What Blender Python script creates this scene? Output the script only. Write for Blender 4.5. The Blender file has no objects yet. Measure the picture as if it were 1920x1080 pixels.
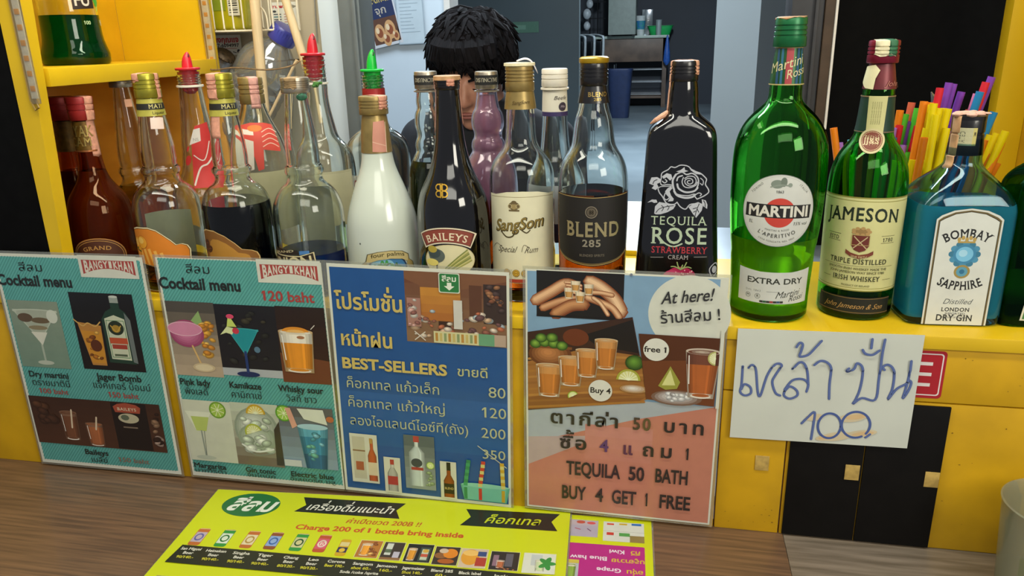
import bpy, bmesh, math, random
from mathutils import Vector, Matrix
from mathutils.geometry import tessellate_polygon
random.seed(7)
PI = math.pi
C = bpy.context.scene.collection
SC = bpy.context.scene

# ---------------------------------------------------------------- camera
CAM = Vector((0.136, -0.7722, 0.5368))
YAW, PITCH, ROLL, FPX = -0.2041, -0.3166, -0.025, 1430.0
_f = Vector((math.sin(YAW) * math.cos(PITCH), math.cos(YAW) * math.cos(PITCH), math.sin(PITCH)))
_r0 = Vector((math.cos(YAW), -math.sin(YAW), 0))
_u0 = _r0.cross(_f)
_r = _r0 * math.cos(ROLL) + _u0 * math.sin(ROLL)
_u = -_r0 * math.sin(ROLL) + _u0 * math.cos(ROLL)
cd = bpy.data.cameras.new('camera')
cd.sensor_fit = 'HORIZONTAL'
cd.sensor_width = 36
cd.lens = 36 * FPX / 1920
cd.clip_start = 0.02
cd.clip_end = 60
cam = bpy.data.objects.new('camera', cd)
C.objects.link(cam)
cam.matrix_world = Matrix(((_r.x, _u.x, -_f.x, CAM.x), (_r.y, _u.y, -_f.y, CAM.y), (_r.z, _u.z, -_f.z, CAM.z), (0, 0, 0, 1)))
SC.camera = cam

# ---------------------------------------------------------------- world, lamps, exposure
SC.view_settings.view_transform = 'Standard'
SC.view_settings.look = 'None'
SC.view_settings.gamma = 1
SC.view_settings.exposure = 0.0
SC.cycles.max_bounces = 28
SC.cycles.transmission_bounces = 24
SC.cycles.transparent_max_bounces = 48
SC.cycles.glossy_bounces = 8
SC.cycles.diffuse_bounces = 4
SC.cycles.sample_clamp_indirect = 4.0
w = bpy.data.worlds.new('night')
SC.world = w
w.use_nodes = True
w.node_tree.nodes['Background'].inputs[0].default_value = (0.80, 0.86, 1.0, 1)
w.node_tree.nodes['Background'].inputs[1].default_value = 0.26


def area(name, loc, target, sx, sy, watts, col):
    l = bpy.data.lights.new(name, 'AREA')
    l.shape = 'RECTANGLE'
    l.size, l.size_y, l.energy, l.color = sx, sy, watts, col
    o = bpy.data.objects.new(name, l)
    C.objects.link(o)
    o.location = loc
    o.rotation_euler = (Vector(target) - Vector(loc)).to_track_quat('-Z', 'Y').to_euler()
    return o


area('awning_tube_light', (-0.05, -0.30, 1.12), (-0.05, 0.10, 0.25), 1.5, 0.10, 9.0, (1.0, 0.965, 0.83))
area('street_side_light', (0.3, -1.9, 1.7), (0.0, 0.1, 0.2), 1.4, 0.6, 11.0, (1.0, 0.97, 0.86))
area('right_fill_light', (1.15, -1.15, 0.95), (-0.5, 0.15, 0.3), 0.6, 0.5, 11.0, (1.0, 0.95, 0.82))  # added fill from low right, reaches in under the cabinet shelf
area('niche_fill_light', (-0.40, 0.10, 1.00), (-0.66, 0.16, 0.45), 0.25, 0.35, 2.6, (1.0, 0.93, 0.72))  # added fill aimed into the cabinet niche, no lit lamp there
area('room_tube_light', (-0.55, 1.10, 1.9), (-0.5, 1.25, 0.0), 1.2, 0.25, 48.0, (0.78, 0.90, 1.0))
area('room_tube_light', (0.2, 4.6, 2.1), (0.1, 4.6, 0.0), 1.2, 0.3, 240.0, (0.78, 0.90, 1.0))

# ---------------------------------------------------------------- helpers
def lin(c):
    return c / 12.92 if c <= 0.04045 else ((c + 0.055) / 1.055) ** 2.4


def rgb(h):
    h = h.lstrip('#')
    if len(h) == 3:
        h = ''.join(a * 2 for a in h)
    return tuple(lin(int(h[i:i + 2], 16) / 255) for i in (0, 2, 4))


def ray(px, py):
    return _f + _r * ((px - 960) / FPX) - _u * ((py - 540) / FPX)


def at_y(px, py, y):
    d = ray(px, py)
    return CAM + d * ((y - CAM.y) / d.y)


def at_z(px, py, z):
    d = ray(px, py)
    return CAM + d * ((z - CAM.z) / d.z)


def tag(o, label=None, cat=None, group=None, kind=None):
    if label: o['label'] = label
    if cat: o['category'] = cat
    if group: o['group'] = group
    if kind: o['kind'] = kind
    return o


def empty(name, loc=(0, 0, 0), rz=0.0, label=None, cat=None, group=None):
    o = bpy.data.objects.new(name, None)
    o.empty_display_size = 0.02
    C.objects.link(o)
    o.location = loc
    o.rotation_euler = (0, 0, rz)
    return tag(o, label, cat, group)


MATS = {}


def pmat(name, hx, rough=0.5, metal=0.0, var=0.10, scale=25.0, bump=0.0, coat=0.0, hx2=None, stretch=(1, 1, 1), detail=4, spec=0.5):
    """painted / plastic / metal surface with gentle procedural wear"""
    if name in MATS: return MATS[name]
    m = bpy.data.materials.new(name)
    m.use_nodes = True
    nt = m.node_tree
    b = nt.nodes['Principled BSDF']
    b.inputs['Roughness'].default_value = rough
    b.inputs['Metallic'].default_value = metal
    b.inputs['Specular IOR Level'].default_value = spec
    b.inputs['Coat Weight'].default_value = coat
    b.inputs['Coat Roughness'].default_value = 0.08
    c = rgb(hx)
    c2 = rgb(hx2) if hx2 else tuple(x * (1 - 2.2 * var) for x in c)
    tc = nt.nodes.new('ShaderNodeTexCoord')
    mp = nt.nodes.new('ShaderNodeMapping')
    mp.inputs['Scale'].default_value = stretch
    nz = nt.nodes.new('ShaderNodeTexNoise')
    nz.inputs['Scale'].default_value = scale
    nz.inputs['Detail'].default_value = detail
    rp = nt.nodes.new('ShaderNodeValToRGB')
    rp.color_ramp.elements[0].position = 0.35
    rp.color_ramp.elements[1].position = 0.65
    rp.color_ramp.elements[0].color = (*c2, 1)
    rp.color_ramp.elements[1].color = (*c, 1)
    L = nt.links.new
    L(tc.outputs['Object'], mp.inputs[0]); L(mp.outputs[0], nz.inputs['Vector'])
    L(nz.outputs[0], rp.inputs[0]); L(rp.outputs[0], b.inputs['Base Color'])
    if bump:
        bp = nt.nodes.new('ShaderNodeBump')
        bp.inputs['Strength'].default_value = bump
        bp.inputs['Distance'].default_value = 0.002
        L(nz.outputs[0], bp.inputs['Height']); L(bp.outputs[0], b.inputs['Normal'])
    MATS[name] = m
    return m


def gmat(name, hx, rough=0.0, ior=1.45):
    if name in MATS: return MATS[name]
    m = bpy.data.materials.new(name)
    m.use_nodes = True
    nt = m.node_tree
    nt.nodes.clear()
    g = nt.nodes.new('ShaderNodeBsdfGlass')
    g.inputs['Color'].default_value = (*rgb(hx), 1)
    g.inputs['Roughness'].default_value = rough
    g.inputs['IOR'].default_value = ior
    o = nt.nodes.new('ShaderNodeOutputMaterial')
    nt.links.new(g.outputs[0], o.inputs[0])
    MATS[name] = m
    return m


def film(name, hx, gloss=0.12, tint='#ffffff', rough=0.08, body=0.0):
    """thin clear plastic: see-through with a surface shine, optionally a little milky"""
    if name in MATS: return MATS[name]
    m = bpy.data.materials.new(name)
    m.use_nodes = True
    nt = m.node_tree
    nt.nodes.clear()
    N, L = nt.nodes.new, nt.links.new
    t = N('ShaderNodeBsdfTransparent'); t.inputs[0].default_value = (*rgb(tint), 1)
    d = N('ShaderNodeBsdfDiffuse'); d.inputs[0].default_value = (*rgb(hx), 1)
    g = N('ShaderNodeBsdfGlossy'); g.inputs['Roughness'].default_value = rough
    lw = N('ShaderNodeLayerWeight'); lw.inputs[0].default_value = 0.25
    mu = N('ShaderNodeMath'); mu.operation = 'MULTIPLY_ADD'
    mu.inputs[1].default_value = 0.6; mu.inputs[2].default_value = gloss
    L(lw.outputs['Fresnel'], mu.inputs[0])
    a = N('ShaderNodeMixShader'); a.inputs[0].default_value = body
    L(t.outputs[0], a.inputs[1]); L(d.outputs[0], a.inputs[2])
    b = N('ShaderNodeMixShader')
    L(mu.outputs[0], b.inputs[0]); L(a.outputs[0], b.inputs[1]); L(g.outputs[0], b.inputs[2])
    o = N('ShaderNodeOutputMaterial'); L(b.outputs[0], o.inputs[0])
    MATS[name] = m
    return m


def liquid(name, hx, murk=0.0, murkhx=None):
    """coloured drink inside solid glass: tints what is seen through it, optionally cloudy"""
    if name in MATS: return MATS[name]
    m = bpy.data.materials.new(name)
    m.use_nodes = True
    nt = m.node_tree
    nt.nodes.clear()
    N, L = nt.nodes.new, nt.links.new
    t = N('ShaderNodeBsdfTransparent'); t.inputs[0].default_value = (*rgb(hx), 1)
    d = N('ShaderNodeBsdfDiffuse'); d.inputs[0].default_value = (*rgb(murkhx or hx), 1)
    a = N('ShaderNodeMixShader'); a.inputs[0].default_value = murk
    L(t.outputs[0], a.inputs[1]); L(d.outputs[0], a.inputs[2])
    o = N('ShaderNodeOutputMaterial'); L(a.outputs[0], o.inputs[0])
    MATS[name] = m
    return m


def emit(name, hx, s):
    m = bpy.data.materials.new(name)
    m.use_nodes = True
    b = m.node_tree.nodes['Principled BSDF']
    b.inputs['Base Color'].default_value = (*rgb(hx), 1)
    b.inputs['Emission Color'].default_value = (*rgb(hx), 1)
    b.inputs['Emission Strength'].default_value = s
    return m


def printmat(name, rough, metal=0.0, coat=0.0, wear=0.10):
    m = bpy.data.materials.new(name)
    m.use_nodes = True
    nt = m.node_tree
    b = nt.nodes['Principled BSDF']
    b.inputs['Roughness'].default_value = rough
    b.inputs['Metallic'].default_value = metal
    b.inputs['Coat Weight'].default_value = coat
    b.inputs['Coat Roughness'].default_value = 0.12
    N, L = nt.nodes.new, nt.links.new
    at = N('ShaderNodeAttribute'); at.attribute_name = 'Col'
    tc = N('ShaderNodeTexCoord'); nz = N('ShaderNodeTexNoise')
    nz.inputs['Scale'].default_value = 60; nz.inputs['Detail'].default_value = 6
    L(tc.outputs['Object'], nz.inputs['Vector'])
    mr = N('ShaderNodeMapRange')
    mr.inputs['To Min'].default_value = 1 - wear * 1.6; mr.inputs['To Max'].default_value = 1.0 + wear * 0.4
    L(nz.outputs[0], mr.inputs[0])
    mx = N('ShaderNodeVectorMath'); mx.operation = 'SCALE'
    L(at.outputs['Color'], mx.inputs[0]); L(mr.outputs[0], mx.inputs['Scale'])
    L(mx.outputs[0], b.inputs['Base Color'])
    MATS[name] = m
    return m


PR_PAPER = printmat('printed_paper', 0.6)
PR_LAM = printmat('printed_sheet_under_film', 0.45, 0, 0.35)
PR_FOIL = printmat('printed_foil', 0.32, 0.75)
PR_ENAMEL = printmat('printed_enamel', 0.35)


def mesh_obj(name, me, parent=None, loc=None, angle=38, smooth=True):
    o = bpy.data.objects.new(name, me)
    C.objects.link(o)
    if parent: o.parent = parent
    if loc: o.location = loc
    if smooth:
        me.shade_smooth()
        me.set_sharp_from_angle(angle=math.radians(angle))
    return o


class MB:
    """collects shapes into one mesh"""

    def __init__(s):
        s.v, s.f, s.mi, s.cur = [], [], [], 0

    def mat(s, i):
        s.cur = i
        return s

    def _add(s, vs, fs):
        n = len(s.v)
        s.v += [tuple(p) for p in vs]
        s.f += [tuple(i + n for i in f) for f in fs]
        s.mi += [s.cur] * len(fs)
        return s

    def box(s, x0, x1, y0, y1, z0, z1, bev=0.0, M=None):
        bm = bmesh.new()
        bmesh.ops.create_cube(bm, size=1)
        for v in bm.verts:
            v.co = Vector(((x0 + x1) / 2 + v.co.x * (x1 - x0), (y0 + y1) / 2 + v.co.y * (y1 - y0), (z0 + z1) / 2 + v.co.z * (z1 - z0)))
        if bev:
            bmesh.ops.bevel(bm, geom=list(bm.edges), offset=bev, segments=2, affect='EDGES', profile=0.6)
        bm.verts.index_update()
        s._add([(M @ v.co if M else v.co) for v in bm.verts], [[v.index for v in f.verts] for f in bm.faces])
        bm.free()
        return s

    def tube(s, path, r, n=8, cap=True, rs=None, inner=0.0):
        path = [Vector(p) for p in path]
        rings = []
        t0 = (path[1] - path[0]).normalized()
        a = t0.orthogonal().normalized()
        for i, p in enumerate(path):
            t = (path[min(i + 1, len(path) - 1)] - path[max(i - 1, 0)]).normalized()
            a = (a - t * a.dot(t)).normalized()
            b = t.cross(a)
            rr = rs[i] if rs else r
            rings.append([p + (a * math.cos(2 * PI * k / n) + b * math.sin(2 * PI * k / n)) * rr for k in range(n)])
        if inner:
            for i in reversed(range(len(path))):
                c = path[i]
                rings.append([c + (q - c) * inner for q in rings[i]])
        vs = [q for R in rings for q in R]
        fs = []
        for i in range(len(rings) - 1):
            for k in range(n):
                fs.append((i * n + k, i * n + (k + 1) % n, (i + 1) * n + (k + 1) % n, (i + 1) * n + k))
        if inner:
            i = len(rings) - 1
            for k in range(n):
                fs.append((i * n + k, i * n + (k + 1) % n, (k + 1) % n, k))
        elif cap:
            fs.append(tuple(range(n - 1, -1, -1)))
            m = (len(rings) - 1) * n
            fs.append(tuple(m + k for k in range(n)))
        return s._add(vs, fs)

    def rings(s, secs, n=40, flip=False, c=(0, 0), caps=True):
        """secs: (z, hx, hy, p[, ox, oy]) superellipse sections from bottom to top"""
        vs, fs = [], []
        for q in secs:
            z, hx, hy, p = q[:4]
            ox, oy = (q[4], q[5]) if len(q) > 4 else (0, 0)
            for k in range(n):
                t = 2 * PI * k / n
                cx, sy = math.cos(t), math.sin(t)
                vs.append((c[0] + ox + hx * math.copysign(abs(cx) ** (2 / p), cx), c[1] + oy + hy * math.copysign(abs(sy) ** (2 / p), sy), z))
        for i in range(len(secs) - 1):
            for k in range(n):
                fs.append((i * n + k, i * n + (k + 1) % n, (i + 1) * n + (k + 1) % n, (i + 1) * n + k))
        if caps:
            fs.append(tuple(range(n - 1, -1, -1)))
            m = (len(secs) - 1) * n
            fs.append(tuple(m + k for k in range(n)))
        if flip: fs = [tuple(reversed(f)) for f in fs]
        return s._add(vs, fs)

    def lathe(s, prof, n=32, c=(0, 0), caps=True):
        return s.rings([(z, r, r, 2) for z, r in prof], n, c=c, caps=caps)

    def ball(s, c, r, n=16, m=10):
        rx, ry, rz = r if isinstance(r, tuple) else (r, r, r)
        vs = [(c[0], c[1], c[2] - rz)]
        for i in range(1, m):
            a = -PI / 2 + PI * i / m
            for k in range(n):
                t = 2 * PI * k / n
                vs.append((c[0] + rx * math.cos(a) * math.cos(t), c[1] + ry * math.cos(a) * math.sin(t), c[2] + rz * math.sin(a)))
        vs.append((c[0], c[1], c[2] + rz))
        fs = [(0, 1 + (k + 1) % n, 1 + k) for k in range(n)]
        for i in range(m - 2):
            for k in range(n):
                fs.append((1 + i * n + k, 1 + i * n + (k + 1) % n, 1 + (i + 1) * n + (k + 1) % n, 1 + (i + 1) * n + k))
        e = len(vs) - 1
        fs += [(e, 1 + (m - 2) * n + k, 1 + (m - 2) * n + (k + 1) % n) for k in range(n)]
        return s._add(vs, fs)

    def prism(s, pts, y0, y1, M=None):
        """outline in x,z pushed from y0 to y1"""
        n = len(pts)
        vs = [Vector((x, y0, z)) for x, z in pts] + [Vector((x, y1, z)) for x, z in pts]
        tri = tessellate_polygon([[Vector((x, z, 0)) for x, z in pts]])
        fs = [tuple(t) for t in tri] + [tuple(n + i for i in reversed(t)) for t in tri]
        fs += [(i, (i + 1) % n, n + (i + 1) % n, n + i) for i in range(n)]
        return s._add([(M @ v if M else v) for v in vs], fs)

    def build(s, name, mats, parent=None, loc=None, rz=None, angle=38, fix=True):
        me = bpy.data.meshes.new(name)
        me.from_pydata(s.v, [], s.f)
        for m in (mats if isinstance(mats, (list, tuple)) else [mats]):
            me.materials.append(m)
        me.polygons.foreach_set('material_index', s.mi)
        if fix:
            bm = bmesh.new(); bm.from_mesh(me)
            bmesh.ops.recalc_face_normals(bm, faces=bm.faces)
            bm.to_mesh(me); bm.free()
        me.update()
        o = mesh_obj(name, me, parent, loc, angle)
        if rz is not None: o.rotation_euler = (0, 0, rz)
        return o


def chaikin(pts, it=2):
    for _ in range(it):
        out = [pts[0]]
        for a, b in zip(pts, pts[1:]):
            out.append(tuple(x * 0.75 + y * 0.25 for x, y in zip(a, b)))
            out.append(tuple(x * 0.25 + y * 0.75 for x, y in zip(a, b)))
        out.append(pts[-1])
        pts = out
    return pts


def spline(pts, n=6):
    """smooth curve through 2D or 3D points"""
    P = [Vector(p) for p in pts]
    if len(P) < 3: return P
    out = []
    for i in range(len(P) - 1):
        p0, p1, p2, p3 = P[max(i - 1, 0)], P[i], P[i + 1], P[min(i + 2, len(P) - 1)]
        for k in range(n):
            t = k / n
            out.append(0.5 * (2 * p1 + (p2 - p0) * t + (2 * p0 - 5 * p1 + 4 * p2 - p3) * t * t + (3 * p1 - p0 - 3 * p2 + p3) * t ** 3))
    out.append(P[-1])
    return out


# ---------------------------------------------------------------- lettering
GL = {}
_fc = bpy.data.curves.new('lettering', 'FONT')
_fo = bpy.data.objects.new('lettering', _fc)
C.objects.link(_fo)
_fc.resolution_u = 3


def _tess(body, off):
    _fc.body = body
    _fc.offset = off
    bpy.context.view_layer.update()
    e = _fo.evaluated_get(bpy.context.evaluated_depsgraph_get())
    me = e.to_mesh()
    vs = [(v.co.x, v.co.y) for v in me.vertices]
    me.calc_loop_triangles()
    ts = [tuple(t.vertices) for t in me.loop_triangles]
    e.to_mesh_clear()
    return vs, ts


_BARW = max(x for x, y in _tess('|', 0)[0])


def glyph(ch, bold=0, serif=False):
    k = (ch, bold, serif)
    if k in GL: return GL[k]
    off = (0, 0.011, 0.023, 0.034)[bold]
    if ch == '1':
        t = 0.115 + off * 2
        q = [(0.30 - t, 0), (0.30, 0), (0.30, 0.69), (0.30 - t, 0.69)]
        tr = [[q[0], q[1], q[2]], [q[0], q[2], q[3]], [(0.30 - t, 0.69), (0.05, 0.56), (0.05, 0.44)], [(0.30 - t, 0.69), (0.05, 0.44), (0.30 - t, 0.56)]]
        if serif: tr += [[(0.05, 0), (0.44, 0), (0.44, 0.05)], [(0.05, 0), (0.44, 0.05), (0.05, 0.05)]]
        GL[k] = (tr, 0.46)
        return GL[k]
    if ch == ' ':
        GL[k] = ([], 0.28)
        return GL[k]
    spread = ch in 'MNWV' and off > 0
    vs, ts = _tess(ch, 0 if spread else off)
    adv = max(x for x, y in _tess(ch + '|', 0)[0]) - _BARW
    tris = [[vs[i] for i in t] for t in ts]
    core = list(tris)
    if serif and vs:
        cnt = {}
        key = lambda p: (round(p[0], 4), round(p[1], 4))
        for t in core:
            for a, b in ((0, 1), (1, 2), (2, 0)):
                e = tuple(sorted((key(t[a]), key(t[b]))))
                cnt[e] = cnt.get(e, 0) + 1
        h = max(y for x, y in vs)
        for (a, b), c in cnt.items():
            if c == 1 and abs(a[1] - b[1]) < 0.004 and 0.03 < abs(a[0] - b[0]) < 0.26:
                x0, x1 = min(a[0], b[0]), max(a[0], b[0])
                y = a[1]
                if abs(y) < 0.06: y0, y1 = y, y + 0.045
                elif abs(y - h) < 0.03: y0, y1 = y - 0.045, y
                else: continue
                if ch == 'M' and 0.25 < (x0 + x1) / 2 / max(q[0] for q in vs) < 0.75: continue
                x0 -= 0.055; x1 += 0.055
                tris += [[(x0, y0), (x1, y0), (x1, y1), 5], [(x0, y0), (x1, y1), (x0, y1), 5]]
        adv += 0.07
    if spread:
        tris = tris + [[(q[0] + dx * off, q[1] + dy * off) for q in t] + [n_ + 1] for n_, (dx, dy) in enumerate(((1, 0), (-1, 0), (0, 1), (0, -1))) for t in core]
    GL[k] = (tris, adv)
    return GL[k]


UPPER = set('\u0e31\u0e34\u0e35\u0e36\u0e37\u0e47\u0e4d')
TONES = set('\u0e48\u0e49\u0e4a\u0e4b\u0e4c')


class Print:
    """flat coloured artwork in millimetres; every polygon keeps its own ink colour"""

    def __init__(s, step=0.003):
        s.items, s.step, s.n = [], step, 0

    def tri(s, ts, c, raise_=True):
        if raise_: s.n += 1
        s.items.append((ts, rgb(c) if isinstance(c, str) else c, s.n))
        return s

    def poly(s, pts, c):
        q = [Vector((p[0], p[1], 0)) for p in pts]
        return s.tri([[(q[i].x, q[i].y) for i in t] for t in tessellate_polygon([q])], c)

    def rect(s, x0, y0, x1, y1, c):
        return s.poly([(x0, y0), (x1, y0), (x1, y1), (x0, y1)], c)

    def frame(s, x0, y0, x1, y1, t, c):
        s.rect(x0, y0, x1, y0 + t, c); s.rect(x0, y1 - t, x1, y1, c)
        s.rect(x0, y0, x0 + t, y1, c); return s.rect(x1 - t, y0, x1, y1, c)

    def ell(s, cx, cy, rx, ry=None, c='#fff', n=36, rot=0, a0=0, a1=360):
        ry = rx if ry is None else ry
        ca, sa = math.cos(rot), math.sin(rot)
        pts = []
        for k in range(n if a1 - a0 == 360 else n + 1):
            t = math.radians(a0 + (a1 - a0) * k / n)
            x, y = rx * math.cos(t), ry * math.sin(t)
            pts.append((cx + x * ca - y * sa, cy + x * sa + y * ca))
        return s.poly(pts, c)

    def stroke(s, pts, wd, c, smooth=True, closed=False):
        P = spline(pts, 5) if smooth and len(pts) > 2 else [Vector(p) for p in pts]
        L, R = [], []
        for i, p in enumerate(P):
            t = (P[min(i + 1, len(P) - 1)] - P[max(i - 1, 0)])
            t = t.normalized() if t.length > 1e-9 else Vector((1, 0))
            nrm = Vector((-t.y, t.x)) * wd / 2
            L.append(p + nrm); R.append(p - nrm)
        ts = []
        for i in range(len(P) - 1):
            ts.append([tuple(L[i]), tuple(R[i]), tuple(R[i + 1]), i % 3]); ts.append([tuple(L[i]), tuple(R[i + 1]), tuple(L[i + 1]), i % 3])
        for p in (P[0], P[-1]):
            for k in range(6):
                a, b = PI * k / 3, PI * (k + 1) / 3
                ts.append([(p.x, p.y), (p.x + math.cos(a) * wd / 2, p.y + math.sin(a) * wd / 2), (p.x + math.cos(b) * wd / 2, p.y + math.sin(b) * wd / 2), 4])
        return s.tri(ts, c)

    def ring(s, cx, cy, r, wd, c, ry=None, n=40, a0=0, a1=360):
        ry = r if ry is None else ry
        return s.stroke([(cx + r * math.cos(math.radians(a0 + (a1 - a0) * k / n)), cy + ry * math.sin(math.radians(a0 + (a1 - a0) * k / n))) for k in range(n + 1)], wd, c, smooth=False)

    def text(s, t, x, y, h, c, al='c', wd=None, bold=0, serif=False, shear=0.0, rot=0.0, arc=None, sp=0.0, sx=1.0, bow=0.0):
        """h: capital height in mm; wd: fit to this width; arc: radius of a bent baseline (+ bends up in the middle)"""
        k = h / 0.69
        cx, glyphs, prev = 0.0, [], ''
        for ch in t:
            g, adv = glyph(ch, bold, serif)
            dy = 0.23 if (ch in TONES and prev in UPPER) else 0.0
            if adv < 0.01: glyphs.append((g, cx, dy))
            else:
                glyphs.append((g, cx, dy)); cx += adv + sp
            prev = ch
        cx = max(cx - sp, 0.001)
        kx = k * sx
        if wd: kx = wd / cx
        W = cx * kx
        ox = {'c': -W / 2, 'l': 0, 'r': -W}[al]
        ca, sa = math.cos(rot), math.sin(rot)
        out = []
        for g, gx, dy in glyphs:
            for tr in g:
                q = []
                for px, py in tr[:3]:
                    X, Y = ox + (px + gx) * kx + py * k * shear, (py + dy) * k
                    if bow: Y += bow * (1 - (2 * X / W) ** 2)
                    if arc:
                        a = X / arc
                        X, Y = math.sin(a) * (arc + Y), math.cos(a) * (arc + Y) - arc
                    q.append((x + X * ca - Y * sa, y + X * sa + Y * ca))
                out.append(q + list(tr[3:]))
        return s.tri(out, c)

    def glow(s, cx, cy, rx, ry, ca, cb, n=5, rot=0):
        a, b = rgb(ca), rgb(cb)
        for i in range(n):
            t = i / (n - 1)
            s.ell(cx - rx * .10 * t, cy + ry * .16 * t, rx * (1 - .8 * t), ry * (1 - .8 * t), tuple(p * (1 - t) + q * t for p, q in zip(a, b)), 20, rot)
        return s

    def soft(s, pts, wd, ca, cb, n=5):
        a, b = rgb(ca), rgb(cb)
        for i in range(n):
            t = i / (n - 1)
            s.stroke([(x - wd * .06 * t, y + wd * .10 * t) for x, y in pts], wd * (1 - .75 * t), tuple(p * (1 - t) + q * t for p, q in zip(a, b)))
        return s

    def body(s, x, y0, y1, w0, w1, c, n=12, gloss=.8):
        """a round drink body as a photograph prints it: darker flanks, bright streak"""
        a = rgb(c)
        for i in range(n):
            t, u = i / n, (i + 1) / n
            m = (t + u) / 2
            k = .45 + .75 * math.sin(PI * m) ** .8 + (.45 * gloss if abs(m - .74) < .05 else 0) + (.25 * gloss if abs(m - .2) < .04 else 0)
            f = lambda q, w: x + w * (q - .5)
            s.poly([(f(t, w0), y0), (f(u, w0), y0), (f(u, w1), y1), (f(t, w1), y1)], tuple(min(1, q * k) for q in a))
        return s

    def fade(s, x0, y0, x1, y1, ca, cb, n=8):
        a, b = rgb(ca), rgb(cb)
        for i in range(n):
            t = (i + 0.5) / n
            s.rect(x0, y0 + (y1 - y0) * i / n, x1, y0 + (y1 - y0) * (i + 1) / n, tuple(p * (1 - t) + q * t for p, q in zip(a, b)))
        return s

    def build(s, name, fn, mat, parent=None, base=0.1, maxlen=None):
        vs, fs, cs = [], [], []
        M = maxlen

        def put(t, col, h):
            if M:
                e = [math.dist(t[i], t[(i + 1) % 3]) for i in range(3)]
                i = max(range(3), key=lambda j: e[j])
                if e[i] > M:
                    a, b, c = t[i], t[(i + 1) % 3], t[(i + 2) % 3]
                    m_ = ((a[0] + b[0]) / 2, (a[1] + b[1]) / 2)
                    put([a, m_, c], col, h); put([m_, b, c], col, h)
                    return
            ar = (t[1][0] - t[0][0]) * (t[2][1] - t[0][1]) - (t[2][0] - t[0][0]) * (t[1][1] - t[0][1])
            if abs(ar) < 1e-9: return
            if ar < 0: t = [t[0], t[2], t[1]]
            n = len(vs)
            for p in t: vs.append(tuple(fn(p[0], p[1], h)))
            fs.append((n, n + 1, n + 2)); cs.append(col)

        for ts, col, ly in s.items:
            h = (base + ly * s.step) / 1000
            for t in ts: put(list(t[:3]), col, h + (t[3] * 0.5e-6 if len(t) > 3 else 0))
        me = bpy.data.meshes.new(name)
        me.from_pydata(vs, [], fs)
        me.materials.append(mat)
        at = me.color_attributes.new('Col', 'FLOAT_COLOR', 'CORNER')
        buf = []
        for c in cs: buf += [c[0], c[1], c[2], 1.0] * 3
        at.data.foreach_set('color', buf)
        me.update()
        return mesh_obj(name, me, parent, smooth=False)


def on_wall(x, y, z):
    """artwork standing on a plane facing the customer (-y); u to the right, v up"""
    return lambda u, v, h: Vector((x + u / 1000, y - h, z + v / 1000))


def on_table(u, v, h):
    return Vector((u / 1000, v / 1000, h))
# ---------------------------------------------------------------- surfaces
YEL = pmat('yellow_paint', '#e0b814', 0.42, var=0.06, scale=9, bump=0.05, coat=0.15)
YEL2 = pmat('yellow_paint_worn', '#d9a80f', 0.5, var=0.09, scale=14, bump=0.08)
OCH = pmat('ochre_shaded_board', '#f0aa3c', 0.3, var=0.12, scale=7, coat=0.25, hx2='#d8922c', stretch=(1, 1, 3))  # orange-brown of the shade below the cabinet shelf, put into the board colour
BLK = pmat('black_paint', '#070707', 0.75, spec=0.12, var=0.2, scale=60, bump=0.1)
BLKP = pmat('black_plastic_sheet', '#0c0a09', 0.6, spec=0.2, var=0.15, scale=40)
WOOD = pmat('brown_wood_laminate', '#7c5e44', 0.4, var=0.1, scale=5, hx2='#5c4736', stretch=(2.0, 46, 2.0), detail=9, bump=0.05, coat=0.2)
GREYL = pmat('grey_wood_laminate', '#8d8070', 0.34, var=0.1, scale=5, hx2='#6c6152', stretch=(2, 26, 2), detail=8, coat=0.3)
BEIGE = pmat('beige_wall', '#b0a58e', 0.7, var=0.05, scale=4)
PALE = pmat('pale_blue_wall', '#cddbe6', 0.7, var=0.03, scale=2)
GREYW = pmat('grey_partition', '#566265', 0.35, var=0.06, scale=2)
NAVY = pmat('dark_navy_wall', '#1d2530', 0.6, var=0.1, scale=2)
FLOOR = pmat('concrete_floor', '#6b767c', 0.4, var=0.08, scale=1.6, hx2='#525d63')
COLM = pmat('grey_column_paint', '#9fa9ad', 0.6, var=0.03, scale=3)
ALU = pmat('grey_aluminium', '#7b8487', 0.45, 0.4, var=0.06, scale=20)
DKF = pmat('dark_window_frame', '#3a3b3f', 0.5, var=0.12, scale=30)
BRN = pmat('brown_edge', '#4b3a2b', 0.6, var=0.12, scale=40)
WHT = pmat('white_trim', '#e9e6df', 0.5, var=0.04, scale=30)
CHROME = pmat('chrome_wire', '#c9ced2', 0.25, 0.9, var=0.05, scale=30)
ZS = 0.247     # top of the bottle shelf


def struct(mb, name, mats, **k):
    return tag(mb.build(name, mats, **k), kind='structure')


# room behind the counter
struct(MB().box(-3.2, 3.2, 0.50, 9.2, -0.30, -0.28), 'floor', FLOOR)
struct(MB().box(-3.2, 3.2, 0.50, 9.2, 2.30, 2.34), 'ceiling', pmat('ceiling_paint', '#c4cacc', 0.7))
struct(MB().box(-3.2, 3.2, 9.0, 9.1, -0.28, 2.30), 'wall_back', NAVY)
struct(MB().box(-3.2, -3.1, 0.50, 9.0, -0.28, 2.30), 'wall_far_left', GREYW)
struct(MB().box(3.1, 3.2, 0.50, 9.0, -0.28, 2.30), 'wall_far_right', NAVY)
struct(MB().box(-1.10, -0.402, 0.50, 0.53, -0.28, 1.30), 'wall_left', BEIGE)
struct(MB().box(-1.9, -0.545, 1.62, 1.68, -0.28, 2.30), 'wall_middle', PALE)
struct(MB().box(-0.545, -0.525, 1.60, 1.70, -0.28, 2.30, 0.003), 'trim_1', WHT)
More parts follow.
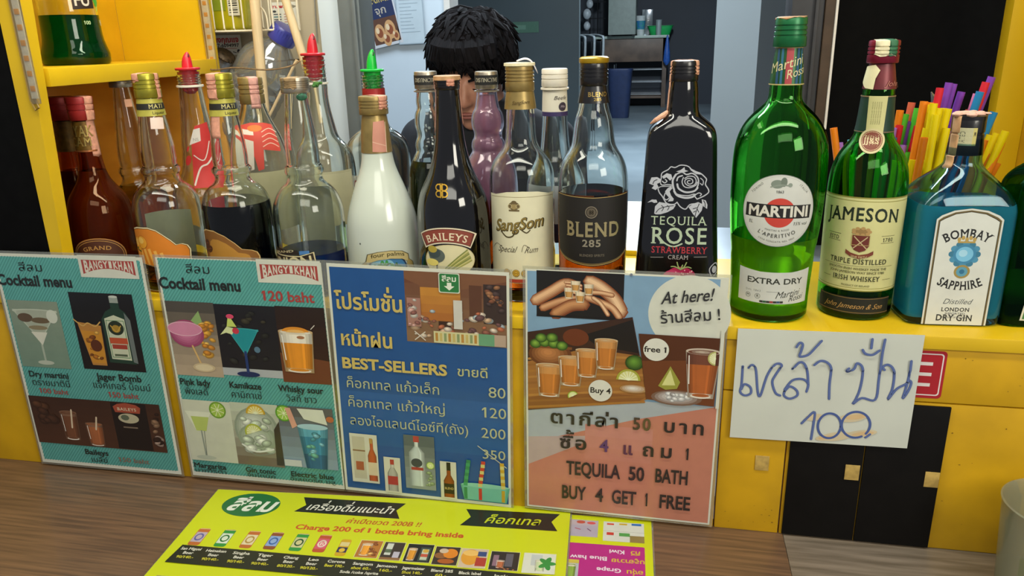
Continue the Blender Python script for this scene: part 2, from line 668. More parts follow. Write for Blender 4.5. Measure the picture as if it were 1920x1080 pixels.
struct(MB().box(-1.6, -0.36, 3.6, 3.66, -0.28, 2.30), 'wall_partition', GREYW)
struct(MB().box(0.348, 1.2, 0.50, 0.52, -0.28, 1.30), 'wall_right', BLK)
struct(MB().box(-0.443, -0.4015, 0.490, 0.4995, ZS - 0.3, 1.30, 0.001), 'trim_3', PALE)
# sliding window frame: aluminium left jamb, dark right jamb with brown edge and white bead
f = struct(MB().box(-0.400, -0.362, 0.47, 0.53, ZS - 0.3, 1.30, 0.003).box(-0.374, -0.366, 0.462, 0.47, ZS - 0.3, 1.30, 0.002), 'window_1', ALU)
f2 = struct(MB().box(0.306, 0.352, 0.47, 0.54, ZS - 0.3, 1.30, 0.003).box(0.338, 0.343, 0.462, 0.47, ZS - 0.3, 1.3, 0.001), 'window_2', DKF)
MB().box(0.352, 0.366, 0.465, 0.50, ZS - 0.3, 1.30, 0.002).build('edge_strip', BRN, f2)
MB().box(0.366, 0.3695, 0.462, 0.50, 0.395, 1.30, 0.001).build('white_bead', WHT, f2)
# grey column standing in the room
struct(
       MB()._add([(0.250, 1.45, -0.28), (0.356, 1.38, -0.28), (0.440, 1.47, -0.28), (0.33, 1.56, -0.28), (0.250, 1.45, 2.3), (0.356, 1.38, 2.3), (0.440, 1.47, 2.3), (0.33, 1.56, 2.3)],
                 [(3, 2, 1, 0), (4, 5, 6, 7), (0, 1, 5, 4), (1, 2, 6, 5), (2, 3, 7, 6), (3, 0, 4, 7)]), 'trim_2', COLM)

# ---------------------------------------------------------------- bar counter
bar = empty('bar_counter', (0, 0, 0), 0, 'yellow painted bar counter with brown wood-look top and a raised bottle shelf', 'counter')
MB().box(-1.15, 0.2798, -0.62, 0.016, -0.03, 0.0, 0.0006).build('worktop', WOOD, bar)
MB().box(0.2802, 0.95, -0.62, 0.016, -0.031, -0.0004, 0.0006).build('grey_worktop', GREYL, bar)
fp = MB()
fp.box(-1.15, -0.648, 0.0, 0.016, 0.0, 0.232, 0.001).box(-0.6465, 0.2035, 0.0, 0.016, 0.0, 0.232, 0.001)
fp.box(0.205, 0.274, 0.0, 0.016, 0.0, 0.172, 0.001).box(0.205, 0.95, -0.0006, 0.016, 0.1735, 0.232, 0.001).box(0.2755, 0.95, 0.0, 0.016, 0.0, 0.172, 0.001)
fp.build('front_panel', YEL2, bar)
MB().box(-1.15, 0.95, -0.004, 0.255, 0.2325, ZS, 0.0015).build('bottle_shelf', YEL, bar)
cv = MB().box(0.278, 0.3525, -0.0030, -0.0008, 0.002, 0.160, 0.0005).box(0.3535, 0.4290, -0.0034, -0.0008, 0.002, 0.170, 0.0005).build('black_cover', BLKP, bar)
TAPE = pmat('yellowed_tape', '#c9a85a', 0.6, var=0.15, scale=120)
for (x, z, s_, h) in ((0.251, 0.088, 0.0145, 0.018), (0.343, 0.087, 0.0145, 0.018), (0.4215, 0.086, 0.014, 0.018)):
    MB().box(x - s_ / 2, x + s_ / 2, -0.0042 if x > .3 else -0.0012, -0.0035 if x > .3 else -0.0003, z - h / 2, z + h / 2, 0.0002).build('tape', TAPE, bar)
# nail stub high on the right of the panel
sc_ = MB().tube([(0.497, 0.0, 0.224), (0.497, -0.004, 0.224)], 0.0022, 8).build('nail', BRN, bar)
for i in range(40):
    x, z = random.choice([(random.uniform(0.43, 0.6), random.gauss(0.22, 0.012)), (random.uniform(0.21, 0.28), random.gauss(0.02, 0.01)), (random.uniform(0.43, 0.55), random.uniform(0.02, 0.2))])
    if 0.205 < x < 0.62 and 0.004 < z < 0.229:
        pr = Print(); pr.ell(x * 1000, z * 1000, random.uniform(0.3, 1.1), random.uniform(0.2, 0.7), random.choice(['#8a6a12', '#6d5010', '#a88416']), 8)
        pr.build('stain', on_wall(0, -0.0007, 0), PR_PAPER, bar, 0.02)

# red sign half hidden by the handwritten note
st = empty('red_sticker', (0.36, -0.0008, 0.178), 0, 'red square sticker with white rounded outline, peeping out behind the handwritten note', 'sticker')
p = Print()


def rrect(p, x0, y0, x1, y1, r, c):
    pts = []
    for cx, cy, a in ((x1 - r, y1 - r, 0), (x0 + r, y1 - r, 90), (x0 + r, y0 + r, 180), (x1 - r, y0 + r, 270)):
        for k in range(6): pts.append((cx + r * math.cos(math.radians(a + 18 * k)), cy + r * math.sin(math.radians(a + 18 * k))))
    return p.poly(pts, c)


rrect(p, 0, 0, 58, 52, 4, '#b0202c'); rrect(p, 3, 3, 55.5, 49, 3, '#e8e2dc'); rrect(p, 4.2, 4.2, 54.3, 47.8, 2.5, '#b0202c')
p.rect(28, 14, 32, 38, '#e8e2dc')
for y in (13, 24.5, 36): p.rect(28, y, 46, y + 3.6, '#e8e2dc')
p.build('sticker_print', on_wall(0, 0, 0), PR_ENAMEL, st, 0.1)

# ---------------------------------------------------------------- side cabinet on the left
sc = empty('side_cabinet', (0, 0, 0), 0, 'tall yellow open cabinet at the left end of the bar, black outside, one upper shelf', 'cabinet')
XN, XB = -0.580, -0.735      # open face and back board
z0, z1 = ZS + 0.0005, 1.0
MB().box(-0.99, -0.6025, 0.004, 0.0195, z0, z1, 0.001).build('side_board', BLK, sc)
MB()._add([(x, y, z) for z, xa, xb in ((z0, -0.602, -0.587), (z1, -0.600, -0.549)) for x, y in ((xa, 0.002), (xb, 0.002), (xb, 0.0195), (xa, 0.0195))], [(3, 2, 1, 0), (4, 5, 6, 7), (0, 1, 5, 4), (1, 2, 6, 5), (2, 3, 7, 6), (3, 0, 4, 7)]).build('edge_post', YEL, sc)
MB().box(XB - 0.015, XB, 0.0196, 0.375, z0, 0.4945, 0.0005).build('lower_back_board', OCH, sc)
MB().box(XB - 0.015, XB, 0.0196, 0.375, 0.4945, z1, 0.0005).build('upper_back_board', YEL2, sc)
MB().box(XB, XN + 0.004, 0.375, 0.39, z0, 0.4945, 0.0005).build('lower_end_board', OCH, sc)
MB().box(XB, XN + 0.004, 0.375, 0.39, 0.4945, z1, 0.0005).build('upper_end_board', YEL, sc)
MB().box(XB, XN + 0.010, 0.0225, 0.3745, 0.4955, 0.5165, 0.001).build('shelf', YEL, sc)
LEDC = film('clear_led_sleeve', '#d8d2b8', 0.10, '#f6f3e8', 0.12, 0.10)
LEDW = pmat('led_tape_white', '#f4eede', 0.5, var=0.08, scale=200)
CHIP = pmat('led_phosphor', '#f2a81c', 0.4, var=0.05, scale=100)


def led(x, y, za, zb, face, label, sx=0.006, pitch=0.0165):
    """flat tape of chips inside a clear sleeve, running up a post; face: unit normal in x,y"""
    e = empty('led_strip', (x, y, za), math.atan2(face[0], -face[1]), label, 'light strip', 'led strips on the booth posts')
    h = zb - za
    MB().box(-sx, sx, -0.0035, -0.0003, 0.0, h, 0.001).build('sleeve', LEDC, e)
    t = MB().box(-sx * 0.72, sx * 0.72, -0.0022, -0.0012, 0.006, h, 0).build('tape', LEDW, e)
    m = MB()
    z = 0.014
    while z < h - 0.01:
        m.box(-0.0030, 0.0030, -0.0030, -0.0021, z, z + 0.006, 0.0003)
        z += pitch
    m.build('chip_row', CHIP, t)
    MB().tube([(0, -0.002, 0.004), (sx * 0.6, -0.003, -0.004), (-sx * .3, -0.003, -0.007), (-sx * 1.0, -0.003, 0.004), (-sx * 1.3, -0.002, h * 0.5), (-sx * 1.3, -0.002, h)], 0.0011, 6).build('wire', pmat('dull_wire', '#9a7d3a', 0.5), e)
    return e


led(-0.5745, 0.0017, 0.478, 0.98, (0, -1), 'clear sleeved strip of square yellow chips on the front left post')
led(-0.5770, 0.3745, 0.500, 0.98, (0, -1), 'dusty chip strip at the far end of the left cabinet beside the wire basket', 0.0075)
# ---------------------------------------------------------------- right post
rp = empty('yellow_post', (0, 0, 0), 0, 'yellow wooden post behind the drinking straws at the right end of the bar', 'post')
MB().box(0.553, 0.588, 0.345, 0.372, 0.0, 1.0, 0.0015).build('front_face', YEL, rp)
MB().box(0.588, 0.606, 0.02, 0.372, 0.2475, 1.0, 0.001).build('side_board', YEL2, rp)
led(0.5880, 0.225, 0.40, 0.9, (-1, 0), 'pale chip strip on the side board at the right end of the bar', 0.007, 0.022)
# ---------------------------------------------------------------- bottle builder
CLEAR = gmat('clear_glass', '#fcfefc')
GREENG = gmat('green_glass', '#b2eca8')
DKGREEN = gmat('dark_green_glass', '#78b884')
AMBER = gmat('brown_glass', '#e2bc98')
BLUEG = gmat('pale_blue_glass', '#a8dcf0')
GOLD = pmat('gold_cap', '#a48c54', 0.38, 0.55, var=0.08, scale=90)
GOLDG = pmat('greenish_gold_cap', '#b5ab3c', 0.32, 0.7, var=0.08, scale=90)
SILV = pmat('silver_cap', '#b6ab98', 0.34, 0.8, var=0.08, scale=90)
BLKC = pmat('black_cap', '#141213', 0.32, var=0.1, scale=90, coat=0.4)
GRNC = pmat('green_cap', '#1b6a3c', 0.34, 0.3, var=0.08, scale=90)
REDC = pmat('red_cap', '#a52a28', 0.42, 0.2, var=0.1, scale=90)
WINE = pmat('wine_red_cap', '#8e2038', 0.36, 0.45, var=0.12, scale=90)
WHTC = pmat('white_cap', '#e6dfcd', 0.42, var=0.04, scale=60)
SEAL = pmat('pink_paper_seal', '#dd9c80', 0.75, var=0.12, scale=220)
SEALW = pmat('cream_paper_scrap', '#e6dcb4', 0.75, var=0.08, scale=220)


class Bottle:
    def __init__(s, name, label, yc, top, bot, rz=None, kx=1.0, group=None, zs=ZS, cat='bottle', x=None):
        """top / bot: where the bottle's axis runs in the photograph; yc: how far back it stands"""
        s.top, s.bot = top, bot
        pm = s.axis((top[1] * 0.35 + bot[1] * 0.65))
        q = at_y(pm[0], pm[1], yc)
        s.x, s.yc, s.zs = (q.x if x is None else x), yc, zs
        n = Vector((CAM.x - s.x, CAM.y - yc, 0)).normalized()
        s.n, s.t = n, Vector((-n.y, n.x, 0))
        s.rz = math.atan2(n.x, -n.y) if rz is None else rz
        s.kx = kx
        s.root = empty(name, (s.x, yc, zs), s.rz, label, cat, group)

    def axis(s, py):
        t = (py - s.top[1]) / (s.bot[1] - s.top[1])
        return (s.top[0] + (s.bot[0] - s.top[0]) * t, py)

    def hit(s, px, py):
        d = ray(px, py)
        o = Vector((s.x, s.yc, 0))
        k = (o - Vector((CAM.x, CAM.y, 0))).dot(s.n) / Vector((d.x, d.y, 0)).dot(s.n)
        P = CAM + d * k
        return (Vector((P.x, P.y, 0)) - o).dot(s.t), P.z - s.zs

    def z(s, py):
        return s.hit(*s.axis(py))[1]

    def r(s, py, w):
        a = s.axis(py)
        return abs(s.hit(a[0] + w, py)[0] - s.hit(a[0] - w, py)[0]) / 2 * s.kx

    def secs(s, prof, flat=1.0, p=2):
        """photo rows (py, half width[, depth ratio, squareness]) top to bottom -> sections bottom to top"""
        out = []
        for q in reversed(prof):
            r = s.r(q[0], q[1])
            k = q[2] if len(q) > 2 else flat
            pp = q[3] if len(q) > 3 else p
            out.append((s.z(q[0]), r, r * k, pp))
        return out

    def glass(s, prof, mat, liq=None, flat=1.0, p=2, wall=0.0028, n=44, opaque=None, base=True):
        sec = s.secs(prof, flat, p)
        sec = [q for q in sec if q[0] > 0.012]
        b = sec[0]
        sec = [(0.012, b[1], b[2], b[3])] + sec
        sm = chaikin(sec, 2)
        foot = [(0.0, b[1] * 0.90, b[2] * 0.90, b[3]), (0.0012, b[1] * 0.96, b[2] * 0.96, b[3]), (0.004, b[1], b[2], b[3])]
        s.sec = foot + sm
        m = MB().rings(s.sec, n)
        zt = s.sec[-1][0]
        s.zt = zt
        if opaque:
            o = m.build('glass_body', opaque, s.root, fix=False)
            return s
        zl = s.z(liq[0]) if liq else None
        start = zl if liq else 0.007
        cav = []
        if start < zt - 0.01:
            cav = [(start,) + s._in(start, wall)] + [(q[0],) + s._in(q[0], wall) for q in s.sec if start + 0.001 < q[0] < zt - 0.003] + [(zt - 0.002,) + s._in(zt - 0.002, wall)]
            m.rings(cav, n, flip=True)
        o = m.build('glass_body', mat, s.root, fix=False)
        if liq:
            l = MB()
            hi = zl - 0.0003
            q = [(0.0075,) + s._in(0.0075, wall * 1.5), (0.009,) + s._in(0.009, wall)] + [(a[0],) + s._in(a[0], wall) for a in s.sec if 0.0095 < a[0] < hi - 0.001] + [(hi,) + s._in(hi, wall)]
            l.rings(q, n).build('liquid', liq[1], s.root, fix=False)
        return s

    def at(s, z):
        S = s.sec
        if z <= S[0][0]: return S[0][1:]
        for a, b in zip(S, S[1:]):
            if a[0] <= z <= b[0] and b[0] > a[0]:
                t = (z - a[0]) / (b[0] - a[0])
                return tuple(u * (1 - t) + v * t for u, v in zip(a[1:], b[1:]))
        return S[-1][1:]

    def _in(s, z, w):
        hx, hy, p = s.at(z)
        return (max(hx - w, 0.001), max(hy - w, 0.001), p)

    def cap(s, py0, py1, w0, w1, mat, ridges=3, name='cap', seals=(), lip=None):
        z0, z1 = s.z(py1), s.z(py0)
        r0, r1 = s.r(py1, w1), s.r(py0, w0)
        k = z1 - z0
        pr = [(z0, r0 - 0.0006), (z0 + 0.0006, r0)]
        for i in range(ridges):
            t = 0.30 + 0.5 * (i + 0.5) / ridges
            r = r0 + (r1 - r0) * t
            d = 0.02
            pr += [(z0 + k * (t - d * 1.6), r), (z0 + k * (t - d), r - 0.0009), (z0 + k * (t + d), r - 0.0009), (z0 + k * (t + d * 1.6), r)]
        pr += [(z1 - 0.0015, r1), (z1 - 0.0004, r1 - 0.0005), (z1, r1 - 0.002)]
        s.cp = pr
        o = MB().lathe(pr, 40).build(name, mat, s.root, angle=50)
        for q in seals: s.seal(*q, parent=s.root)
        return o

    def band(s, py0, py1, mat, name='neck_label', off=0.0005):
        """sleeve of foil or paper hugging the glass"""
        z0, z1 = s.z(py1), s.z(py0)
        S = [z0 + (z1 - z0) * i / 6 for i in range(7)]
        q = []
        for z in S:
            a = s.at(z); q.append((z, a[0] + off, a[1] + off, a[2]))
        inn = [(z, a - 0.0004, b - 0.0004, p) for z, a, b, p in reversed(q)]
        m = MB()
        m.rings(q + inn + [q[0]], 40, caps=False)
        return m.build(name, mat, s.root)

    def seal(s, phi, zlow_py, wd=0.011, mat=None, across=True, name='tax_seal', parent=None, skew=0.0, off=0.0007):
        """paper strip laid over the cap top and down one side to the photo row zlow_py"""
        zl = s.z(zlow_py)
        cp = s.cp
        ztop = cp[-1][0]
        path = [(-0.3 * cp[-1][1], ztop + off)] if across else []
        if across: path += [(0.6 * cp[-1][1], ztop + off)]
        for z, r in reversed(cp):
            if z > zl: path.append((r + off, z))
        zz = cp[0][0] - 0.001
        while zz > zl:
            path.append((s.at(zz)[0] + off + (0.0006 if zz > cp[0][0] - .004 else 0), zz)); zz -= 0.004
        vs, fs = [], []
        n = len(path)
        dr, tn = Vector((math.sin(phi), -math.cos(phi), 0)), Vector((math.cos(phi), math.sin(phi), 0))
        K = 5
        for i, (r, z) in enumerate(path):
            for k in range(K):
                u = (k / (K - 1) - 0.5) * wd * random.uniform(0.96, 1.04) + skew * (ztop - z)
                rr = r
                if r > 0.004 and abs(u) < r: dd = math.sqrt(r * r - u * u)
                else: dd = r if r <= 0.004 else 0
                vs.append(dr * dd + tn * u + Vector((0, 0, z + (random.uniform(-0.0015, 0.0015) if i == n - 1 else 0))))
        for i in range(n - 1):
            for k in range(K - 1):
                fs.append((i * K + k, i * K + k + 1, (i + 1) * K + k + 1, (i + 1) * K + k))
        m = MB()._add(vs, fs)
        o = m.build(name, mat or SEAL, parent or s.root, fix=False)
        sm = o.modifiers.new('paper', 'SOLIDIFY'); sm.thickness = 0.0003; sm.offset = 1
        return o

    # -- label artwork wrapped on the glass: (u, v) in mm, v up from the foot
    def L(s, px, py):
        x, z = s.hit(px, py)
        hx, hy, p = s.at(z)
        x *= s.kx
        if p <= 2.4: return (hx * math.asin(max(-0.999, min(0.999, x / hx))) * 1000, z * 1000)
        return (x * 1000, z * 1000)

    def wrap(s, phi=0.0, ref=None):
        def fn(u, v, h):
            z = v / 1000
            hx, hy, p = s.at(z)
            if p <= 2.4:
                a = u / 1000 / hx + phi
                return Vector((math.sin(a) * (hx + h), -math.cos(a) * (hy + h), z))
            x = u / 1000
            t = min(1.0, abs(x / hx)) ** p
            return Vector((x, -(hy * (1 - t) ** (1 / p)) - h, z))
        return fn

    def label(s, p, name='label', mat=None, phi=0.0, base=0.25):
        p.step = 0.020 if len(p.items) < 60 else 0.014
        return p.build(name, s.wrap(phi), mat or PR_PAPER, s.root, base, 2.4)

    def txt(s, p, t, x0, x1, yb, hpx, c, **k):
        """lettering fitted between two photo columns on the row yb"""
        u0, v = s.L(x0, yb); u1, _ = s.L(x1, yb)
        h = s.L((x0 + x1) / 2, yb - hpx)[1] - s.L((x0 + x1) / 2, yb)[1]
        v = s.L((x0 + x1) / 2, yb)[1]
        return p.text(t, (u0 + u1) / 2, v, h, c, wd=u1 - u0, **k)

    def k(s, py):
        a = s.axis(py)
        return abs(s.hit(a[0] + 1, py)[0] - s.hit(a[0], py)[0]) * 1000 * s.kx

    def P(s, *pts):
        return [s.L(*q) for q in pts]


def pourer(b, py_flange, py_tip, hw, colhx, name, matname):
    m = pmat(matname, colhx, 0.32, var=0.05, scale=60, spec=0.5)
    z0, z1 = b.z(py_flange), b.z(py_tip)
    rf = b.r(py_flange, hw)
    k = z1 - z0
    r0 = rf * 0.44
    e = MB()
    e.lathe([(z0 - 0.030, rf * 0.30), (z0 - 0.026, rf * 0.62), (z0 - 0.012, rf * 0.70), (z0, rf * 0.72)], 24)
    e.lathe([(z0, rf * 0.96), (z0 + 0.0008, rf), (z0 + 0.0024, rf), (z0 + 0.0032, rf * 0.94), (z0 + 0.0034, r0)], 36)
    sec = []
    for t, rr, o in ((0.08, 1.0, 0), (0.3, 0.97, 0.02), (0.5, 0.88, 0.06), (0.68, 0.74, 0.12), (0.84, 0.52, 0.2), (0.95, 0.3, 0.28), (1.0, 0.1, 0.32)):
        sec.append((z0 + k * t, r0 * rr, r0 * rr, 2, r0 * o, 0))
    e.rings(sec, 20)
    o = e.build(name, m, b.root)
    MB().tube([(r0 * 0.5, -r0 * 0.30, z0 + k * 0.86), (r0 * 0.42, -r0 * 0.62, z0 + k * 0.72)], r0 * 0.16, 8).build('spout_hole', pmat(matname + '_hole', '#5c1013' if 'red' in matname else '#0d4a17', 0.5), o)
    return o


def threads(b, py0, py1, w, mat=None, n=4):
    """glass screw thread left bare under a pourer"""
    z0, z1 = b.z(py1), b.z(py0)
    r = b.r(py0, w)
    m = MB()
    for i in range(n):
        z = z0 + (z1 - z0) * (i + 0.5) / n
        m.lathe([(z - 0.0009, r - 0.0004), (z, r + 0.0011), (z + 0.0009, r - 0.0004), (z - 0.0009, r - 0.0004)], 32, caps=False)
    return m.build('screw_thread', mat or CLEAR, b.root)
# ---------------------------------------------------------------- front row, left to right
FRONT = 'front row of bottles on the bar shelf'
BACK = 'back row of bottles on the bar shelf'
COCOA = pmat('brown_cream_liqueur', '#43200c', 0.16, var=0.15, scale=14, coat=0.7)


def brown(name, label, yc, top, bot, art, group):
    b = Bottle(name, label, yc, top, bot, group=group)
    b.glass([(212, 20), (285, 23), (312, 25), (335, 31), (350, 42), (366, 55), (385, 62), (412, 66), (470, 67)], AMBER, (318, liquid('coffee_liqueur', '#a8602c', 0.70, '#7a3c16')))
    b.cap(180, 224, 27, 25, REDC, 2, seals=[(0.75, 292, 0.0125, None, True)] if art else [])
    b.band(226, 282, pmat('bronze_paper', '#7b5a20', 0.4, 0.45, var=0.2, scale=150), off=0.0004)
    if art:
        p = Print()
        b.txt(p, 'YAK', 141, 174, 254, 20, '#c8ac62', bold=1, serif=True)
        b.txt(p, 'CAM', 141, 174, 272, 16, '#c8ac62', bold=1, serif=True)
        u, v = b.L(160, 281)
        p.rect(u - 20, v - 1.2, u + 14, v + 0.8, '#c57a4a')
        b.label(p, 'neck_lettering', PR_FOIL, base=0.9)
        p = Print()
        u, v = b.L(183, 470)
        p.ell(u, v, 34, 25, '#a8743a'); p.ell(u, v, 32.5, 23.5, '#4b2412'); p.ring(u, v, 30.5, 0.7, '#b98a48', 21.5)
        p.text('GRAND', u, v + 10, 5, '#b98a48', bold=1, serif=True, arc=60, wd=34)
        b.label(p, 'label')
    return b


brown('liqueur_bottle', 'brown glass coffee liqueur bottle with red cap and pink seal, leftmost in front', 0.082, (160, 180), (189, 440), 1, FRONT)
brown('liqueur_bottle', 'dark brown red-capped bottle in the shade of the left cabinet behind its twin', 0.150, (122, 164), (150, 420), 0, BACK)

NECKB = [(152, 18), (215, 26), (226, 28), (250, 31), (272, 33.5), (298, 34.5), (306, 33.2), (311, 34), (314, 38.5), (320, 39), (324, 35), (332, 33.2), (341, 38), (350, 51), (362, 61), (385, 67), (420, 67), (470, 66)]


def matt(name, label, yc, top, bot, liq, art, dx=0, dy=0, seals=()):
    b = Bottle(name, label, yc, top, bot, group=FRONT)
    b.glass([(q[0] + dy,) + q[1:] for q in NECKB], CLEAR, liq)
    b.cap(137 + dy, 183 + dy, 25.5, 26.5, GOLDG, 3, seals=seals)
    x = b.axis(200)[0]
    b.band(184 + dy, 216 + dy, pmat('yellow_green_paper', '#b9b04a', 0.45, 0.2, var=0.06, scale=120), off=0.0012)
    p = Print()
    u, v = b.L(x, 203 + dy); w_ = b.k(200) * 34
    p.rect(u - w_, v - 0.6, u + w_, v + 6.4, '#1c1a12')
    p.text('MATI', u + 5, v + 0.8, 4.6, '#cfc27a', bold=1, serif=True, wd=16)
    p.text('Liqueur', u + 7, v - 6, 3.2, '#3b3614', bold=1)
    b.label(p, 'neck_lettering', base=1.5)
    art(b)
    return b


def orange_art(b):
    p = Print()
    O = [(247, 486), (247, 440), (249, 427), (257, 420), (275, 417), (290, 420), (304, 428), (318, 437), (328, 445), (338, 443), (349, 446), (355, 454), (357, 488)]
    shrink = lambda k: [(297 + (x - 297) * k, 470 + (y - 470) * k) for x, y in O]
    p.poly(b.P(*O), '#efe0b0'); p.poly(b.P(*shrink(.965)), '#3d2a12'); p.poly(b.P(*shrink(.945)), '#d9801f')
    u, v = b.L(252, 478)
    for k in range(6):
        x = u + 12 + 7.5 * k
        p.poly([(x, v - 8), (x + 3.4, v - 8), (x - 3.5 + 2.4, v + 20 - 2.4 * k), (x - 5, v + 19 - 2.4 * k)], '#f0b250')
    for (a, c, r) in ((12, 17, 9), (22, 20, 8)):
        p.ell(u + a, v + c, r, r, '#e8a12c'); p.ell(u + a - 1.5, v + c + 2, r * .6, r * .5, '#f3c25c'); p.ring(u + a, v + c, r, .5, '#b0601a')
    p.stroke([(u + 6, v + 12), (u + 11, v + 9), (u + 17, v + 8)], 1.6, '#47501c'); p.ell(u + 9, v + 11, 3.2, 1.2, '#5b6422', rot=.6)
    p.rect(u, v - 26, u + 26, v - 9, '#2a1c10'); p.text('PL', u + 14, v - 4, 4, '#f0d9a0', bold=1)
    p.text('TRIPLE', u + 13, v - 20, 6, '#e8c983', serif=True, bold=1, wd=22)
    b.label(p, 'label')
    q = Print(); q.rect(-32, b.L(313, 470)[1] - 28, 32, b.L(313, 405)[1], '#f4eeca')
    b.label(q, 'back_label', phi=PI)
    s_ = Print(); u, v = b.L(294, 226); s_.poly([(u - 8, v - 8), (u + 7, v - 9), (u + 8, v + 4), (u + 3, v + 5), (u - 7, v + 5)], '#ead0c0')
    b.label(s_, 'seal_scrap', base=.5)


def coffee_art(b):
    p = Print()
    O = [(380, 490), (380, 432), (386, 424), (400, 423), (420, 430), (438, 441), (452, 452), (470, 454), (480, 458), (485, 466), (487, 490)]
    shrink = lambda k: [(430 + (x - 430) * k, 475 + (y - 475) * k) for x, y in O]
    p.poly(b.P(*O), '#d8b878'); p.poly(b.P(*shrink(.965)), '#8a5a22'); p.poly(b.P(*shrink(.7)), '#b98432')
    u, v = b.L(386, 474)
    for a, c, r in ((12, 15, 7), (18, 9, 6), (8, 7, 6)):
        p.ell(u + a, v + c, r, r * .7, '#4a2410', rot=.5); p.stroke([(u + a - r * .6, v + c - 1), (u + a, v + c + .8), (u + a + r * .6, v + c + 1)], .7, '#8a5530')
    b.label(p, 'label')


matt('liqueur_bottle', 'clear long-necked bottle with greenish gold cap and orange fruit label, almost empty', 0.060, (275, 137), (313, 400), (486, liquid('orange_liqueur', '#e0a050')), orange_art, seals=[(-1.0, 152, .012, None, True), (0.9, 214, .006, None, False)])
matt('liqueur_bottle', 'long-necked bottle with greenish gold cap, filled with black coffee liqueur', 0.062, (413, 137), (444, 400), (377, pmat('black_coffee_liqueur', '#060302', 0.2, var=0.2, scale=8, spec=.2)), coffee_art, seals=[(-0.75, 260, .0135, None, True)])


def vodka_art(b):
    p = Print()
    p.poly(b.P((514, 470), (560, 465), (587, 456), (592, 478), (595, 498), (514, 498)), '#d8c99a'); p.poly(b.P((514, 472), (560, 467), (585, 458), (590, 478), (593, 498), (514, 498)), '#2a2018')
    b.txt(p, 'UNION', 512, 588, 489, 19, '#dccf9f', bold=2, rot=.10)
    p.poly(b.P((512, 461), (557, 455), (560, 463), (514, 469)), '#2a2018'); b.txt(p, 'BRAND', 520, 552, 464, 4, '#d8c99a', bold=1, rot=.16)
    p.poly(b.P((560, 456), (578, 454), (579, 459), (561, 463)), '#4b7fb8')
    b.label(p, 'label', phi=0)
    q = Print()
    v = b.L(582, 390)[1]
    q.rect(-36, v - 65, 4, v + 22, '#e6dfba')
    q.rect(-34, v - 65, -4, v - 12, '#c7cdd0')
    q.text('VODKA', -20, v + 3, 5, '#5d5a50', bold=2, wd=26)
    b.label(q, 'back_label', phi=PI)


b = Bottle('vodka_bottle', 'clear vodka bottle with silver screw cap, pale seal remnants and a little blue liquid', 0.062, (546, 145), (582, 400), group=FRONT)
b.glass([(158, 18), (176, 22), (190, 23), (225, 27), (261, 31), (289, 32), (303, 31.5), (309, 32.5), (313, 37.5), (321, 38), (326, 34), (334, 33.5), (342, 38), (352, 51), (366, 60), (391, 68), (430, 67), (480, 66)], CLEAR, (464, liquid('blue_spirit', '#3a72c8', .30, '#1c3f9a')))
b.cap(145, 174, 27.5, 28, SILV, 4, seals=[(-.35, 168, .014, pmat('brown_seal', '#a88a5e', .7, var=.2, scale=150), True)])
MB().ball((b.r(178, 10), -b.r(178, 24), b.z(181)), (.006, .002, .004)).build('green_wax_scrap', pmat('green_wax', '#2f7a56', .6, var=.3, scale=200, bump=.4), b.root)
vodka_art(b)

PALM = pmat('white_painted_glass', '#c9d0c0', 0.22, var=0.03, scale=6, coat=0.6)
b = Bottle('coconut_rum_bottle', 'opaque white rum bottle with gold foil neck and palm tree label', 0.064, (702, 178), (717, 440), group=FRONT)
b.glass([(205, 20), (240, 26), (283, 28), (308, 32), (326, 38), (343, 45), (362, 52), (382, 59), (400, 64), (418, 67), (450, 69), (495, 69)], None, opaque=PALM)
b.cap(179, 214, 27.5, 27.5, GOLD, 3, seals=[(.75, 208, .012, None, True)])
b.band(214, 284, GOLD, off=.0006)
p = Print()
u, v = b.L(709, 284)
p.poly([(u - 6, v + 2), (u + 9, v + 1), (u + 10, v + 20), (u + 9, v + 36), (u - 3, v + 35), (u - 5, v + 18)], '#c98a74')
p.stroke([(u + 9.5, v + 1), (u + 10.2, v + 34)], .8, '#e3c6a8', smooth=False); p.stroke([(u - 5, v + 13), (u + 9, v + 8)], .8, '#dcb096', smooth=False)
b.label(p, 'seal_scrap', base=1.2)
p = Print()
u, v = b.L(727, 497); v += 9
p.ell(u, v - 4, 24, 21, '#1c3a5c'); p.ell(u, v - 4, 22, 19, '#3a78a8'); p.ell(u - 6, v + 4, 13, 7, '#7fb6cf')
for dx, dy, r in ((-12, -2, 8), (-3, 2, 9), (8, -2, 9), (15, -6, 7), (0, -8, 12)):
    for k in range(7):
        a = math.radians(20 + 50 * k)
        p.stroke([(u + dx, v + dy), (u + dx + r * .6 * math.cos(a), v + dy + r * .7 * math.sin(a) + 1), (u + dx + r * math.cos(a), v + dy + r * .6 * math.sin(a) - 1)], 1.8, random.choice(['#2f7a3a', '#3f9148', '#225c2c']))
rib = [(-25, 6), (-22, 16), (-10, 19), (4, 20), (17, 18), (25, 13), (26, 4), (17, 9), (4, 11), (-10, 10), (-20, 7)]
p.poly([(u + a * 1.04, v + c * 1.02 + .2) for a, c in rib], '#4a4020'); p.poly([(u + a, v + c) for a, c in rib], '#c2b076')
for sx in (-1, 1):
    q = [(25 * sx, 8), (31 * sx, 3), (33 * sx, -6), (27 * sx, -3), (23 * sx, 2)]
    p.poly([(u + a * 1.03, v + c) for a, c in q], '#4a4020'); p.poly([(u + a, v + c) for a, c in q], '#a89458')
p.text('four palms', u + 1, v + 12.0, 4.6, '#4a421e', bold=1, wd=39, bow=2.4)
b.label(p, 'label')
p = Print(); u, v = b.L(676, 444); p.ell(u, v, .8, 1, '#3a3a36'); b.label(p, 'speck')

